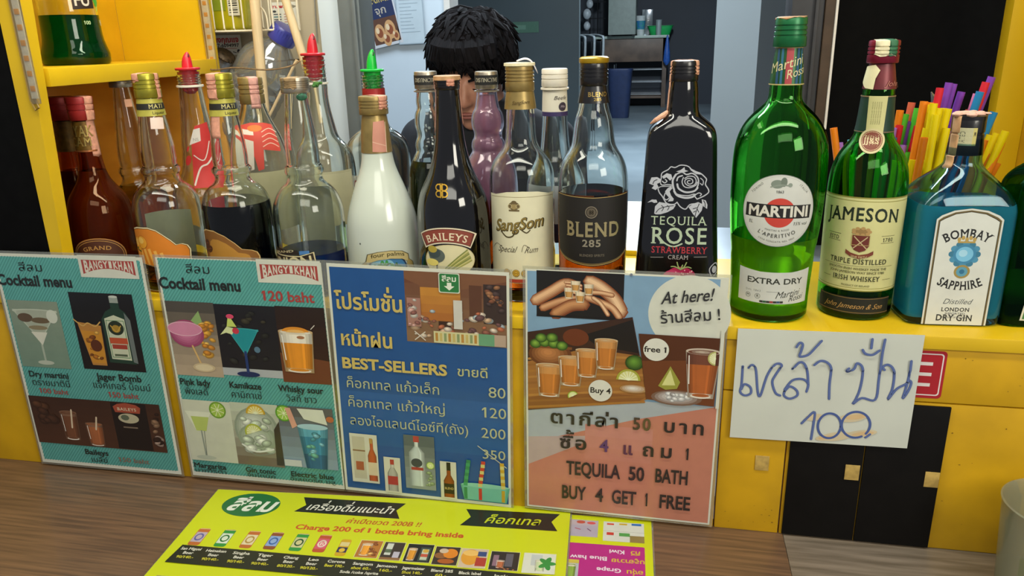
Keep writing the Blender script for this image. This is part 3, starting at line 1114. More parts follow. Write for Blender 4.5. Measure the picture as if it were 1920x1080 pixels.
DARKB = pmat('black_brown_glass', '#0b0805', 0.06, var=0.2, scale=8, coat=0.9)
b = Bottle('cream_liqueur_bottle', 'black cream liqueur bottle with tan top, gold monogram and red arched nameplate', 0.055, (840, 140), (851, 440), group=FRONT)
b.glass([(164, 21), (190, 23), (220, 24.5), (246, 26.5), (270, 29), (290, 33), (308, 38), (324, 44), (344, 54), (362, 62), (380, 66), (400, 68), (440, 69), (496, 69)], None, opaque=DARKB)
b.cap(146, 168, 25, 23, BLKC, 2)
MB().lathe([(b.z(149) - .0005, b.r(148, 24)), (b.z(149) - .0003, b.r(148, 25.6)), (b.z(142), b.r(142, 25.6)), (b.z(142) + .0005, b.r(142, 23))], 36).build('cap_top', pmat('tan_seal', '#c99a6a', .6, var=.15, scale=120), b.root)
b.seal(0.25, 163, .009); b.seal(-1.5, 248, .004, None, False); b.seal(1.5, 236, .003, None, False)
p = Print()
u, v = b.L(828, 348)
for sx in (-1, 1):
    for dy in (-3.3, 3.3): p.ring(u + sx * 3.1, v + dy, 3.5, 1.3, '#d8a93c', 3.1)
    p.stroke([(u + sx * 1.1, v - 7), (u + sx * 1.1, v + 7)], 1.3, '#d8a93c', smooth=False)
b.label(p, 'monogram', PR_FOIL)
p = Print()
u, v = b.L(838, 470); v += 9
arch = lambda r0, r1, a: [(u + 68 * math.sin(math.radians(t)) * r1, v - 44 + 68 * math.cos(math.radians(t)) * r1) for t in range(-a, a + 1, 3)] + [(u + 68 * math.sin(math.radians(t)) * r0, v - 44 + 68 * math.cos(math.radians(t)) * r0) for t in range(a, -a - 1, -3)]
p.poly(arch(.80, 1.06, 30), '#e6d9b8'); p.poly(arch(.82, 1.04, 29), '#5c231a'); p.poly(arch(.83, 1.03, 28), '#8c4030')
p.text('BAILEYS', u, v + 14.2, 8.0, '#ead9b6', bold=1, serif=True, wd=48, arc=57)
p.ell(u + 2, v - 10, 30, 19, '#c8b98a'); p.ell(u + 2, v - 10, 29, 18.2, '#dcd3a4')
for k in range(9): p.stroke([(u - 2, v - 26 + k), (u + 12, v - 18 + 1.5 * k), (u + 28 - k * .6, v - 11 + 1.6 * k)], 1.5, ['#9b9a4c', '#c8c07a', '#7c8440'][k % 3])
p.ell(u - 12, v - 4, 10, 8, '#59635a'); p.ell(u - 15, v - 1, 8, 6, '#3f4c4a'); p.ell(u - 17, v + 3, 6, 4, '#b7a13c'); p.rect(u - 13, v - 22, u - 11, v - 9, '#4a3f2a'); p.ell(u - 18, v - 12, 8, 4, '#e4d370')
b.label(p, 'label')

b = Bottle('rum_bottle', 'clear rum bottle with gold cap, cream script label and torn white paper on top', 0.078, (976, 118), (979, 440), group=FRONT)
b.glass([(150, 19), (203, 26.5), (235, 27.5), (262, 29), (276, 34), (290, 46), (303, 55), (320, 60), (340, 61), (400, 61), (496, 60)], CLEAR, (372, liquid('golden_rum', '#d79450')))
b.cap(119, 170, 27, 27.5, GOLD, 4)
b.band(168, 203, GOLD, 'foil_skirt', off=.0024)
MB().lathe([(b.cp[-1][0] - .003, b.cp[-1][1] * 1.15), (b.cp[-1][0] - .002, b.cp[-1][1] * 1.26), (b.cp[-1][0] + .0008, b.cp[-1][1] * 1.24), (b.cp[-1][0] + .0012, b.cp[-1][1])], 36).build('paper_top', SEALW, b.root)
m = MB(); ct = b.cp[-1][0] + .0012
pts = [[(-.004, -.006, .0), (.006, -.008, .0045), (.014, -.008, .001), (.0185, -.009, -.010)], [(-.003, .0, .003), (.007, -.001, .0075), (.016, -.001, .002), (.021, -.003, -.013)], [(-.002, .006, .001), (.007, .007, .004), (.015, .007, .0), (.019, .005, -.011)]]
m._add([(x, y, z + ct) for R in pts for x, y, z in R], [(i * 4 + k, i * 4 + k + 1, i * 4 + k + 5, i * 4 + k + 4) for i in (0, 1) for k in range(3)])
o = m.build('torn_paper', pmat('white_tissue', '#ddd8d6', .8), b.root, fix=False)
md = o.modifiers.new('s', 'SUBSURF'); md.levels = md.render_levels = 2
md = o.modifiers.new('t', 'SOLIDIFY'); md.thickness = .0004
p = Print(); u, v = b.L(976, 193); p.text('SangSom', u, v, 3.6, '#5b4716', bold=1, shear=.35, wd=17, rot=.05); b.label(p, 'neck_lettering', base=3.0)
p = Print()
u0, vt = b.L(922, 356); u1, vb = b.L(1037, 512)
um = (u0 + u1) / 2
W = (u1 - u0) / 2
p.rect(um - W, vb, um + W, vt, '#e2dcb8')
p.poly([(um - W * .75, vt - .1), (um + W * .75, vt - .1), (um + W * .4, vt + 3.4), (um, vt + 4.4), (um - W * .4, vt + 3.4)], '#e2dcb8')
p.stroke([(um - W * .96, vt - 3), (um - W * .5, vt - 2), (um + W * .5, vt - 2), (um + W * .96, vt - 3.4)], .5, '#8c7c4e', smooth=False)
cu, cv_ = b.L(964, 374)
p.ell(cu, cv_, 6.4, 4.6, '#6b5a36'); p.ell(cu, cv_ - .6, 3.4, 3.2, '#a08b58'); p.ell(cu, cv_ + 4, 3, 2, '#6b5a36'); p.rect(cu - 6, cv_ - 6, cu + 6, cv_ - 4.2, '#6b5a36')
for k in (-1, 1): p.ring(cu + 4.6 * k, cv_ - .4, 2.2, .6, '#c6b684')
u, v = b.L(972, 416)
p.text('SangSom', u + .4, v - .5, 13, '#3a3012', bold=3, shear=.3, wd=60, rot=.10); p.text('SangSom', u, v, 12.4, '#8a7434', bold=1, shear=.3, wd=58.5, rot=.10)
p.stroke([(u - 21, v - 3), (u - 14, v - 9), (u - 7, v - 8), (u - 4, v - 3)], 1.5, '#4a3e1a'); p.stroke([(u + 4, v - 1), (u + 9, v - 4), (u + 13, v - 1)], 1.3, '#4a3e1a')
b.txt(p, 'Special', 936, 967, 458, 11, '#5a5240', shear=.45); b.txt(p, 'Rum', 982, 1006, 458, 11, '#5a5240', shear=.45)
p.stroke([b.L(928, 454), b.L(934, 445), b.L(946, 452)], .5, '#5a5240'); p.stroke([b.L(978, 456), b.L(982, 444), b.L(992, 449)], .5, '#5a5240')
for k, x in enumerate((952, 968, 984)):
    u, v = b.L(x, 495); p.ell(u, v, 4.2, 4.2, '#7a5a14'); p.ell(u, v, 3.7, 3.7, '#d6ac3a'); p.ring(u, v, 2.4, .6, '#8a6418'); p.rect(u - 1.6, v - .3, u + 1.6, v + .4, '#8a6418')
p.rect(um - W, vb + 1, um + W, vb + 5, '#b5402a')
b.label(p, 'label')

b = Bottle('whisky_bottle', 'clear spirit bottle with gold-topped black cap and black label, a third full', 0.058, (1112, 106), (1112, 440), group=FRONT)
b.glass([(150, 19), (190, 27), (205, 29), (222, 35), (240, 37.5), (256, 39), (270, 41), (282, 47), (294, 55), (308, 61), (324, 64.5), (345, 66), (390, 65.5), (430, 65), (497, 62)], CLEAR, (355, liquid('amber_spirit', '#c98a48')))
b.cap(117, 160, 27, 26.5, BLKC, 3)
b.band(158, 192, BLKC, 'foil_skirt', off=.0016)
MB().lathe([(b.z(117) - .0004, b.r(117, 27.5)), (b.z(115), b.r(115, 28.5)), (b.z(109), b.r(109, 28.3)), (b.z(106), b.r(106, 24)), (b.z(106) + .0006, .004)], 40).build('cap_top', pmat('yellow_gold_cap', '#c9a227', .35, .6), b.root)
p = Print(); b.txt(p, 'BLEND', 1104, 1134, 179, 8, '#b69a5a', bold=2, serif=True); b.txt(p, '285', 1113, 1126, 187, 5.5, '#b69a5a', bold=1); b.label(p, 'neck_lettering', PR_FOIL, base=2.2)
p = Print()
vt, vb = b.L(1112, 357)[1], b.L(1112, 472)[1]
hw = 47
p.poly([(-hw, vb + 6), (-hw * .7, vb - 1.5), (-hw * .35, vb - 5), (0, vb - 6.5), (hw * .35, vb - 5), (hw * .7, vb - 1.5), (hw, vb + 6), (hw, vt + 1.4), (0, vt), (-hw, vt + 1.4)], '#1b1712')
p.stroke([(-hw, vt + .6), (0, vt - .8), (hw, vt + .6)], .6, '#b89a58', smooth=False)
for d, c in ((1.6, '#c0a058'), (3.0, '#8c7440')): p.stroke([(-hw, vb + 6 + d - 1), (-hw * .7, vb - 1.5 + d), (-hw * .35, vb - 5 + d), (0, vb - 6.5 + d), (hw * .35, vb - 5 + d), (hw * .7, vb - 1.5 + d), (hw, vb + 6 + d - 1)], .7, c)
b.label(p, 'label')
p = Print()
u, v = b.L(1109, 384); p.ring(u, v, 6, 1.1, '#b3a489'); p.ell(u, v, 4.8, 4.8, '#8d8069'); p.text('88', u, v - 2.1, 4.2, '#2a241a', bold=1, sx=.8)
u, v = b.L(1110, 428); p.text('BLEND', u + 1.5, v, 15.5, '#d8c690', bold=2, serif=True, wd=62)
u, v = b.L(1110, 446); p.text('285', u, v, 7.6, '#d2c6a6', bold=2, serif=True, wd=21)
u, v = b.L(1110, 464); p.text('BLENDED SPIRITS', u, v, 2.6, '#b9ad94', bold=1, serif=True, wd=27)
for i in range(9): p.stroke([(random.uniform(-22, 20), v - 17), (random.uniform(-6, 24), v - 22)], .8, '#b08a4c')
b.label(p, 'label_lettering', PR_FOIL, base=.6)
# flat tapering rose bottle
BLKG = pmat('black_lacquered_glass', '#0d0c0c', 0.10, var=0.15, scale=8, coat=0.8)
b = Bottle('rose_liqueur_bottle', 'flat black bottle printed with a large silver rose drawing, peeling seal on its neck', 0.060, (1281, 112), (1272, 440), rz=0.0, group=FRONT)
b.glass([(150, 25), (170, 28, 1, 2), (205, 29, 1, 2), (214, 33, .9, 2.2), (224, 46, .72, 3), (236, 59, .62, 4), (248, 64, .6, 5), (270, 66, .6, 5.5), (365, 69.5, .6, 5.5), (440, 73.5, .6, 5.5), (500, 77, .6, 5.5)], None, opaque=BLKG, n=64)
b.cap(113, 152, 25.5, 27, BLKC, 3)
b.seal(1.25, 143, .010, pmat('peach_seal', '#d8a07e', .75, var=.12, scale=200)); b.seal(-1.35, 212, .006, MATS['peach_seal'], True)
MB().tube([(-b.r(206, 28), -.004, b.z(208)), (-b.r(214, 36), -.012, b.z(214)), (-b.r(224, 50), -.016, b.z(222)), (-b.r(229, 60), -.014, b.z(229))], .002, 8, rs=[.0018, .003, .0024, .0008]).build('seal_scrap', MATS['peach_seal'], b.root)
p = Print()
S = '#b9bbc0'
cx, cy = b.L(1283, 340)
k = b.k(340)
q = lambda pts: [(cx + (x - 388) / 4.69 * k, cy - (y - 310) / 4.69 * k) for x, y in pts]   # drawing units of the rose
for pts, wd in (([(185, 250), (190, 205), (240, 175), (265, 150), (300, 155), (345, 135), (400, 140), (430, 160), (440, 180)], 1.0), ([(185, 250), (180, 290), (195, 310), (240, 305), (285, 310)], 1.0),
                ([(430, 165), (480, 190), (520, 205), (560, 240), (572, 260), (565, 300), (590, 340), (595, 370), (560, 400), (500, 430)], 1.1), ([(160, 345), (175, 380), (200, 410), (240, 470), (300, 480), (330, 460)], 1.1),
                ([(330, 460), (360, 500), (405, 520), (440, 480), (490, 470)], 1.1), ([(160, 345), (180, 325), (240, 320), (280, 320)], .8),
                ([(310, 215), (285, 265), (290, 320), (300, 350)], 1.9), ([(310, 215), (360, 195), (400, 215), (450, 205), (495, 240), (505, 290), (490, 340)], 1.3), ([(300, 360), (330, 400), (400, 420), (460, 410), (480, 390)], 2.0),
                ([(325, 300), (340, 340), (400, 370), (470, 360), (500, 330)], 1.8), ([(320, 270), (330, 240), (365, 225)], 1.4), ([(310, 380), (350, 395), (420, 400), (470, 385)], 1.0),
                ([(375, 240), (365, 280), (385, 320), (430, 330), (480, 310), (495, 280)], 1.0), ([(385, 250), (420, 230), (465, 235), (485, 270), (470, 305), (430, 315), (395, 295), (390, 265), (420, 248), (450, 258), (455, 285), (430, 298), (410, 285), (415, 270), (432, 268)], .95),
                ([(225, 380), (215, 420), (235, 440), (260, 420), (250, 395)], 1.0), ([(500, 430), (480, 400), (510, 375), (535, 385), (525, 400)], 1.0), ([(195, 275), (215, 290), (235, 275), (220, 260)], 1.0), ([(520, 290), (540, 305), (545, 270), (520, 245)], .8)):
    p.stroke(q(pts), wd * 1.05, S)
for pts in ([(245, 335), (270, 320), (285, 335), (262, 365), (275, 400), (300, 430), (295, 450), (250, 455), (265, 425), (235, 395), (222, 365)], [(190, 235), (230, 205), (270, 215), (280, 250), (262, 270), (230, 240), (205, 255)], [(310, 190), (350, 175), (380, 150), (385, 175), (415, 185), (360, 200), (340, 195)], [(430, 175), (470, 180), (530, 215), (480, 210)],
            [(80, 300), (100, 245), (150, 240), (185, 260), (180, 285), (150, 300), (165, 330), (140, 355), (105, 340), (125, 315)],
            [(70, 470), (110, 440), (150, 440), (160, 465), (130, 470), (110, 460)], [(135, 565), (140, 500), (175, 460), (240, 470), (320, 485), (300, 520), (250, 550), (190, 570), (150, 572)], [(430, 500), (470, 470), (510, 455), (555, 475), (545, 530), (500, 595), (470, 560)], [(540, 430), (575, 440), (592, 480), (590, 515), (560, 495), (545, 470)]):
    p.poly(q(pts), S)
for pts in ([(150, 555), (180, 520), (240, 500), (300, 490)], [(200, 540), (215, 510), (195, 490)], [(250, 530), (262, 505), (245, 490)], [(490, 580), (500, 530), (520, 470)], [(475, 545), (492, 535)], [(520, 545), (508, 520)], [(470, 515), (500, 505)], [(115, 300), (125, 275), (150, 262)], [(572, 500), (570, 465), (556, 442)]):
    p.stroke(q(pts), .7, '#17161a')
b.label(p, 'rose_drawing', PR_ENAMEL)
p = Print()
G = '#b4c4a4'
b.txt(p, 'TEQUILA', 1221, 1324, 412, 15.5, G, serif=True)
b.txt(p, 'ROSE', 1221, 1326, 446, 29, G, serif=True, bold=1)
p.stroke([b.L(1234, 430), b.L(1246, 444), b.L(1262, 451), b.L(1278, 446)], 1.6, G)
b.txt(p, 'STRAWBERRY', 1222, 1324, 463, 11.5, '#b8383e', serif=True, bold=1)
b.txt(p, 'CREAM', 1252, 1290, 474, 7.5, '#b0a9a4', serif=True)
for x0, x1 in ((1221, 1244), (1300, 1323)): p.stroke([b.L(x0, 470), b.L(x1, 470)], .5, '#a9a29c', smooth=False)
u, v = b.L(1275, 502)
p.ell(u, v, 14, 9, '#b02a52'); p.ell(u - 9, v - 2, 9, 7, '#c2406a'); p.ell(u + 8, v - 1, 8, 7, '#a32048')
for k in range(14): p.ell(u + random.uniform(-13, 13), v + random.uniform(-2, 6), .7, .9, '#e8a0a8', 8)
for dx, dy in ((-10, 9), (-4, 14), (2, 11), (6, 14), (11, 8)): p.stroke([(u, v + 6), (u + dx * .6, v + 9), (u + dx, v + dy)], 1.2, '#9aa86a')
u, v = b.L(1332, 492); p.stroke([(u, v - 8), (u - 2, v), (u + 4, v + 6), (u + 7, v - 2), (u + 3, v - 8)], 1.2, '#a8a9ae'); p.ell(u + 3, v - 1, 2.5, 4, '#a8a9ae')
b.label(p, 'lettering', PR_ENAMEL)

# tall vermouth bottle
b = Bottle('vermouth_bottle', 'tall green vermouth bottle with round white label and red disc', 0.050, (1478, 30), (1441, 590), kx=.97, group=FRONT)
b.glass([(70, 22), (160, 32), (178, 31.5), (190, 35), (202, 48), (216, 64), (234, 78), (255, 87), (280, 92), (320, 93), (380, 91), (415, 88), (450, 84), (462, 81), (480, 80.5), (540, 76), (585, 71.5)], GREENG, (436, liquid('dry_vermouth', '#e8e860', .34, '#e4e82c')), wall=.0032, n=56)
b.cap(32, 88, 31, 32.5, GRNC, 3, seals=[(-.3, 42, .028, pmat('tan_seal', '#c99a6a', .6), True)])
b.band(88, 158, pmat('green_neck_foil', '#2b5a2e', .35, .3, var=.1, scale=60), off=.001)
p = Print()
v0, v1 = b.L(1475, 157)[1], b.L(1475, 89)[1]
for u, w_, c in ((-9, 2.6, '#1d4a6a'), (-5, 2.2, '#25607a'), (1.5, 6, '#a03a3e'), (9, 2.6, '#1d4a6a'), (13, 2.2, '#25607a')): p.rect(u - w_ / 2, v0, u + w_ / 2, v1, c)
for v in (v0, v1): p.rect(-30, v - .5, 30, v + .6, '#b9a86a')
p.text('Martini', -1, v0 + 15, 9, '#c9bf8e', shear=.35, wd=34, rot=.3); p.text('Rossi', 9, v0 + 8, 8, '#c9bf8e', shear=.35, wd=20, rot=.3)
b.label(p, 'neck_lettering', base=1.4)
p = Print()
cx, cy = b.L(1461, 379)
R = b.k(379) * 72
p.ell(cx, cy, R, R, '#8f938c', 60); p.ell(cx, cy, R - .7, R - .7, '#d2d3c9', 60); p.ring(cx, cy, R - 2, .4, '#b9bab0', n=60)
p.ell(cx + 1.2, cy - 1.6, R * .405, R * .405, '#cb4234', 48)
p.poly([(cx - R * .89, cy + R * .19), (cx + R * .89, cy + R * .17), (cx + R * .88, cy - R * .20), (cx - R * .90, cy - R * .18)], '#1c1a1a')
p.text('MARTINI', cx, cy - R * .145, R * .285, '#dcd8c8', bold=3, wd=R * 1.64)
p.ell(cx - 3, cy + R * .74, 6, 4.2, '#7f8a7c'); p.ell(cx + 3, cy + R * .80, 3, 4.5, '#6f7a6c'); p.stroke([(cx - 9, cy + R * .66), (cx, cy + R * .72), (cx + 9, cy + R * .70)], 1.2, '#8c9688'); p.ell(cx + 9, cy + R * .72, 2, 2, '#8c9688')
p.text('1863', cx, cy + R * .50, 2.6, '#55564f', bold=1)
p.text('TORINO', cx - R * .58, cy + R * .60, 2.2, '#77786f', rot=.75, sp=.15); p.text('ITALIA', cx + R * .60, cy + R * .60, 2.2, '#77786f', rot=-.75, sp=.15)
p.text('1L', cx - R * .72, cy - R * .36, 3.4, '#5f6058', shear=.2); p.text('15% vol', cx + R * .6, cy - R * .38, 3.2, '#5f6058', shear=.2)
p.text('MARTINI & ROSSI', cx, cy - R * .56, 1.8, '#77786f', sp=.1, arc=-R * 1.2)
p.text("L'APERITIVO", cx, cy - R * .74, 3.8, '#4a4b44', bold=1, arc=-R * 1.0, sp=.16)
p.text('CASA FONDATA NEL 1863', cx, cy - R * .88, 1.8, '#77786f', arc=-R * 1.0, sp=.12)
b.label(p, 'round_label')
p = Print()
u0, v1 = b.L(1388, 484); u1, v0 = b.L(1511, 552)
um, W = (u0 + u1) / 2, (u1 - u0) / 2 * .97
p.poly([(um - W, v0), (um + W, v0 - 1), (um + W, v1 + 1), (um + W * .4, v1 - 1.3), (um - W * .4, v1 - 1.4), (um - W, v1 + 1)], '#cfd1c8')
p.text('EXTRA DRY', um, v0 + (v1 - v0) * .60, 6, '#34382f', bold=2, wd=W * 1.48, serif=False)
p.text('DAL 1863', um - W * .55, v0 + (v1 - v0) * .34, 2, '#6a6c62', sp=.2); p.stroke([(um - W * .2, v0 + (v1 - v0) * .36), (um + W * .1, v0 + (v1 - v0) * .36)], .3, '#6a6c62', smooth=False)
p.text('Martini', um + W * .34, v0 + (v1 - v0) * .20, 7, '#34382f', shear=.5, wd=W * .66, rot=.12); p.text('Rossi', um + W * .58, v0 + (v1 - v0) * .08, 6, '#34382f', shear=.5, wd=W * .44, rot=.12)
for dx in (-.68, -.42): p.ring(um + W * dx, v0 + (v1 - v0) * .2, 2.6, .35, '#6a6c62')
p.text('M', um - W * .68, v0 + (v1 - v0) * .17, 2.6, '#3f4138', bold=1); p.text('R', um - W * .42, v0 + (v1 - v0) * .17, 2.6, '#3f4138', bold=1)
for i, c in enumerate(('#2b2a26', '#2e5a3a', '#2b2a26', '#a23a34', '#2b2a26', '#2c4a6a', '#2b2a26')): p.rect(um - W * .36 + i * W * .085, v0 + .6, um - W * .36 + (i + .95) * W * .085, v0 + 2.8, c)
b.label(p, 'lower_label')

# whiskey bottle
b = Bottle('whiskey_bottle', 'green whiskey bottle with torn wine-red cap, cream label and round neck seal', 0.066, (1653, 74), (1599, 600), kx=.97, group=FRONT)
b.glass([(110, 21), (165, 31), (180, 32.5), (215, 34.5), (246, 37.5), (258, 42), (268, 50), (280, 60), (296, 69), (316, 76), (345, 79), (400, 79), (528, 74), (560, 73), (596, 71)], GREENG, (548, liquid('whiskey', '#b89a38')), wall=.003, n=52)
b.cap(75, 118, 31, 31.5, WINE, 3)
b.band(116, 166, pmat('maroon_foil', '#6e2a2e', .4, .3, var=.1, scale=70), 'foil_skirt', off=.0012)
b.band(178, 246, pmat('dark_green_neck_paper', '#173626', .5, var=.12, scale=80), 'neck_paper', off=.0005)
b.seal(.15, 113, .019, SEALW, True); b.seal(.62, 114, .0085, pmat('green_tax_paper', '#2e6a44', .6, var=.15, scale=150), True, off=.0011)
p = Print()
u, v = b.L(1632, 158)
p.poly([(u - 10, v + 2), (u - 4, v - 3), (u + 4, v - 4), (u + 5, v + 6), (u + 8, v + 14), (u + 4, v + 19), (u - 8, v + 17), (u - 12, v + 10)], '#e0d7a8')
p.text('John J', u + 22, v - 1, 5, '#a86a58', shear=.4)
b.label(p, 'torn_seal', base=2.2)
p = Print()
uA, vA = b.L(1648, 178); uB, vB = b.L(1636, 244)
p.rect(-22, b.L(1645, 180)[1], 22, b.L(1645, 178)[1], '#8a6f4a'); p.rect(-24, vB - .3, 24, vB + .3, '#8a6f4a')
p.poly([(uA - 8.4, vA), (uA + 8.4, vA), (uA + 7.6, vB - 2), (uA - 7.6, vB - 2)], '#c3bd80')
for i in range(5): p.text('TRIPLE DISTILLED SMOOTH', uA - 3.5 + i * 1.8, (vA + vB) / 2 + 1, 1.0, '#6b6a3c', rot=PI / 2, wd=22)
cu, cw = b.L(1635, 259)
p.ell(cu, cw, 11.6, 11.6, '#c9bd8c'); p.ell(cu, cw, 9.6, 9.6, '#7b3a24'); p.ring(cu, cw, 8.6, .4, '#d0b688'); p.text('JJ&S', cu, cw - 2.4, 4.8, '#dcc79a', bold=1, serif=True, wd=13.5)
b.label(p, 'neck_label', base=1.0)
p = Print()
vt, vb = b.L(1618, 357)[1], b.L(1606, 527)[1]
H = vt - vb
hw = 52
def strip(a, c, col):
    p.poly([(-hw, vb + H * a), (-hw * .5, vb + H * a - 0), (hw * .5, vb + H * a), (hw, vb + H * a), (hw, vb + H * c), (hw * .5, vb + H * c), (-hw * .5, vb + H * c), (-hw, vb + H * c)], col)
strip(0, 1, '#8f8a3c'); strip(.012, .985, '#d3cf8e'); strip(.955, .962, '#8f8a3c'); strip(.03, .036, '#8f8a3c')
p.text('JAMESON', 0, vb + H * .735, 13.2, '#1d2a18', bold=2, serif=True, wd=75, bow=2.2)
p.text('ESTD', -27, vb + H * .54, 4.0, '#33351c', bold=1, serif=True, wd=12); p.text('1780', 27, vb + H * .54, 4.0, '#33351c', bold=1, serif=True, wd=12)
for sx in (-1, 1):
    for t in (.525, .60): p.rect(sx * 27 - 7.5, vb + H * t, sx * 27 + 7.5, vb + H * t + .4, '#4a4a28')
y0 = vb + H * .53
p.ell(0, y0 + 10, 6, 5, '#9a7a48')
for k in range(9): p.ell(7.5 * math.cos(k * .7), y0 + 11.5 + 3.4 * math.sin(k * .7), 2, 1.6, '#b8935a')
p.poly([(-8.4, y0 + 8), (8.4, y0 + 8), (8.4, y0 - 3), (5, y0 - 8), (0, y0 - 10), (-5, y0 - 8), (-8.4, y0 - 3)], '#6d2c22')
p.stroke([(-6, y0 + 6), (6, y0 - 6)], 1, '#cbb486', smooth=False); p.stroke([(6, y0 + 6), (-6, y0 - 6)], 1, '#cbb486', smooth=False); p.frame(-8.4, y0 - 3, 8.4, y0 + 8, .6, '#b39a5e')
p.poly([(-13, y0 - 8), (-8, y0 - 11), (0, y0 - 13), (8, y0 - 11), (13, y0 - 8), (13, y0 - 12), (8, y0 - 15), (0, y0 - 17), (-8, y0 - 15), (-13, y0 - 12)], '#7a3a28')
p.text('SINE METU', 0, y0 - 15.2, 2, '#d8c48e', wd=15, bow=-1)
p.text('TRIPLE DISTILLED', 0, vb + H * .30, 5.2, '#2c3018', bold=1, serif=True, wd=57)
p.rect(-36, vb + H * .275, 36, vb + H * .278, '#4a4a28')
p.text('SMOOTH IRISH WHISKEY MADE THE', 0, vb + H * .235, 2.4, '#4a4a28', bold=1, wd=58); p.text('JOHN JAMESON WAY SINCE 1780', 0, vb + H * .195, 2.4, '#4a4a28', bold=1, wd=54)
p.text('IRISH WHISKEY', 0, vb + H * .115, 5.2, '#2c3018', bold=1, serif=True, wd=46)
for sx in (-1, 1): p.rect(sx * 31 - 5, vb + H * .13, sx * 31 + 5, vb + H * .134, '#4a4a28')
p.text('PRODUCT OF IRELAND', 0, vb + H * .055, 1.8, '#5a5a34', bold=1, wd=27)
b.label(p, 'label')
p = Print()
vt, vb = b.L(1604, 538)[1], b.L(1601, 566)[1] - 1
p.rect(-40, vb, 40, vt, '#15180f'); p.rect(-40, vb + 1, 40, vb + 1.5, '#8f7038'); p.rect(-40, vt - 1.5, 40, vt - 1, '#8f7038')
p.text('John Jameson & Son', 0, vb + 5.6, 5.4, '#b58d50', shear=.5, wd=60)
b.label(p, 'lower_label')

# square blue gin bottle, its left side face turned to us
b = Bottle('gin_bottle', 'square pale blue gin bottle with black cap and tall white arched label', 0.064, (1800, 215), (1768, 600), rz=0.05, kx=0.80, group=FRONT)
zt = b.z(288)
hx, hy = .0460, .0375
bz = b.z(381)
b.sec = [(0, hx * .92, hy * .92, 7), (.002, hx * .98, hy * .98, 8), (.005, hx, hy, 9)] + chaikin([(.012, hx, hy, 9), (bz * .5, hx, hy, 9), (bz - .006, hx, hy, 9), (bz + .004, hx * .985, hy * .985, 8), (bz + .016, hx * .86, hy * .88, 6), (bz + .028, hx * .62, hy * .68, 4), (bz + .036, hx * .44, hy * .53, 2.6), (bz + .042, .0165, .0165, 2), (zt + .004, .0162, .0162, 2), (zt + .018, .0150, .0150, 2)], 2)
m = MB().rings(b.sec, 72)
zl = bz + .004
cav = [(zl,) + b._in(zl, .003)] + [(s_[0],) + b._in(s_[0], .003) for s_ in b.sec if zl + .001 < s_[0] < zt + .014] + [(zt + .016,) + b._in(zt + .016, .003)]
m.rings(cav, 72, flip=True)
m.build('glass_body', gmat('blue_gin_glass', '#d4eef6'), b.root, fix=False)
q = [(.008,) + b._in(.008, .004)] + [(s_[0],) + b._in(s_[0], .003) for s_ in b.sec if .0095 < s_[0] < zl - .001] + [(zl - .0003,) + b._in(zl - .0003, .003)]
MB().rings(q, 72).build('liquid', liquid('blue_gin', '#a4e6ee', .50, '#4cc4d6'), b.root, fix=False)
b.kx = 1
b.cap(215, 288, 33, 33, BLKC, 1, seals=[(-1.15, 316, .010, pmat('tan_seal', '#c99a6a', .6), False)])
MB().lathe([(b.cp[-1][0] - .004, b.cp[-1][1] + .001), (b.cp[-1][0] - .004, b.cp[-1][1] + .0022), (b.cp[-1][0] - .0005, b.cp[-1][1] + .0022), (b.cp[-1][0] + .0006, b.cp[-1][1])], 40).build('cap_rim', BLKC, b.root)
m = MB()
for i in range(16): m.ball((.0155 * math.cos(i * .9) * (i % 3 + 1) / 3, .0145 * math.sin(i * .9) * (i % 3 + 1) / 3 + .002, b.cp[-1][0] + .0012), (.005, .005, .0012 + .0014 * (i % 2)), 8, 6)
m.build('torn_seal', pmat('pink_tissue', '#e0b098', .8, var=.1, scale=200), b.root)
r = b.cp[2][1]
m = Print(); m.rect(-8.5, -11, 4.5, 6, '#b9b58e'); m.rect(4.5, -11, 8, 6, '#c4b86a'); m.text('ATED', -2, -2.5, 4.6, '#4a4a40', rot=PI / 2, serif=True, wd=11); m.rect(5.4, -2, 7.2, 2, '#5a5030')
zc = (b.cp[0][0] + b.cp[-1][0]) / 2 + .002
m.build('cap_label', lambda u, v, h: Vector((math.sin(u / 1000 / r - .35) * (r + h), -math.cos(u / 1000 / r - .35) * (r + h), zc + v / 1000)), PR_PAPER, b.root, .4, 4)
p = Print()
LW, LT = 30.5, (bz * 1000 + 3)
def tomb(d, c):
    x = LW - d
    p.poly([(-x, 2 + 0), (x, 2 + 0), (x, LT - 11 - d * .6), (x * .86, LT - 7 - d), (x * .5, LT - 2.2 - d), (0, LT - d), (-x * .5, LT - 2.2 - d), (-x * .86, LT - 7 - d), (-x, LT - 11 - d * .6)], c)
tomb(0, '#d6d8cb'); tomb(1.7, '#6a5a30'); tomb(3.0, '#2c2618'); tomb(3.6, '#d9dbcf')
p.text('BOMBAY', 0, LT - 29, 8.6, '#1c1c1c', bold=2, serif=True, wd=41, arc=38)
yc_ = LT - 46
for k in range(12): p.ell(11.5 * math.cos(k * PI / 6), yc_ + 11 * math.sin(k * PI / 6), 3.4, 3.2, '#4a90ae' if k % 2 else '#3a7a94', 12)
p.ell(0, yc_, 10.5, 10, '#3f86aa'); p.ell(0, yc_, 8, 7.6, '#7bc0de'); p.ell(-1.5, yc_ + 1, 4, 3.6, '#a8d8ea')
for k in range(5): p.ell(-7 + 3.5 * k, yc_ + 15 + 1.6 * (k % 2), 1.7, 2.2, '#b89a50', 10)
p.rect(-8, yc_ + 11.4, 8, yc_ + 13.2, '#b89a50')
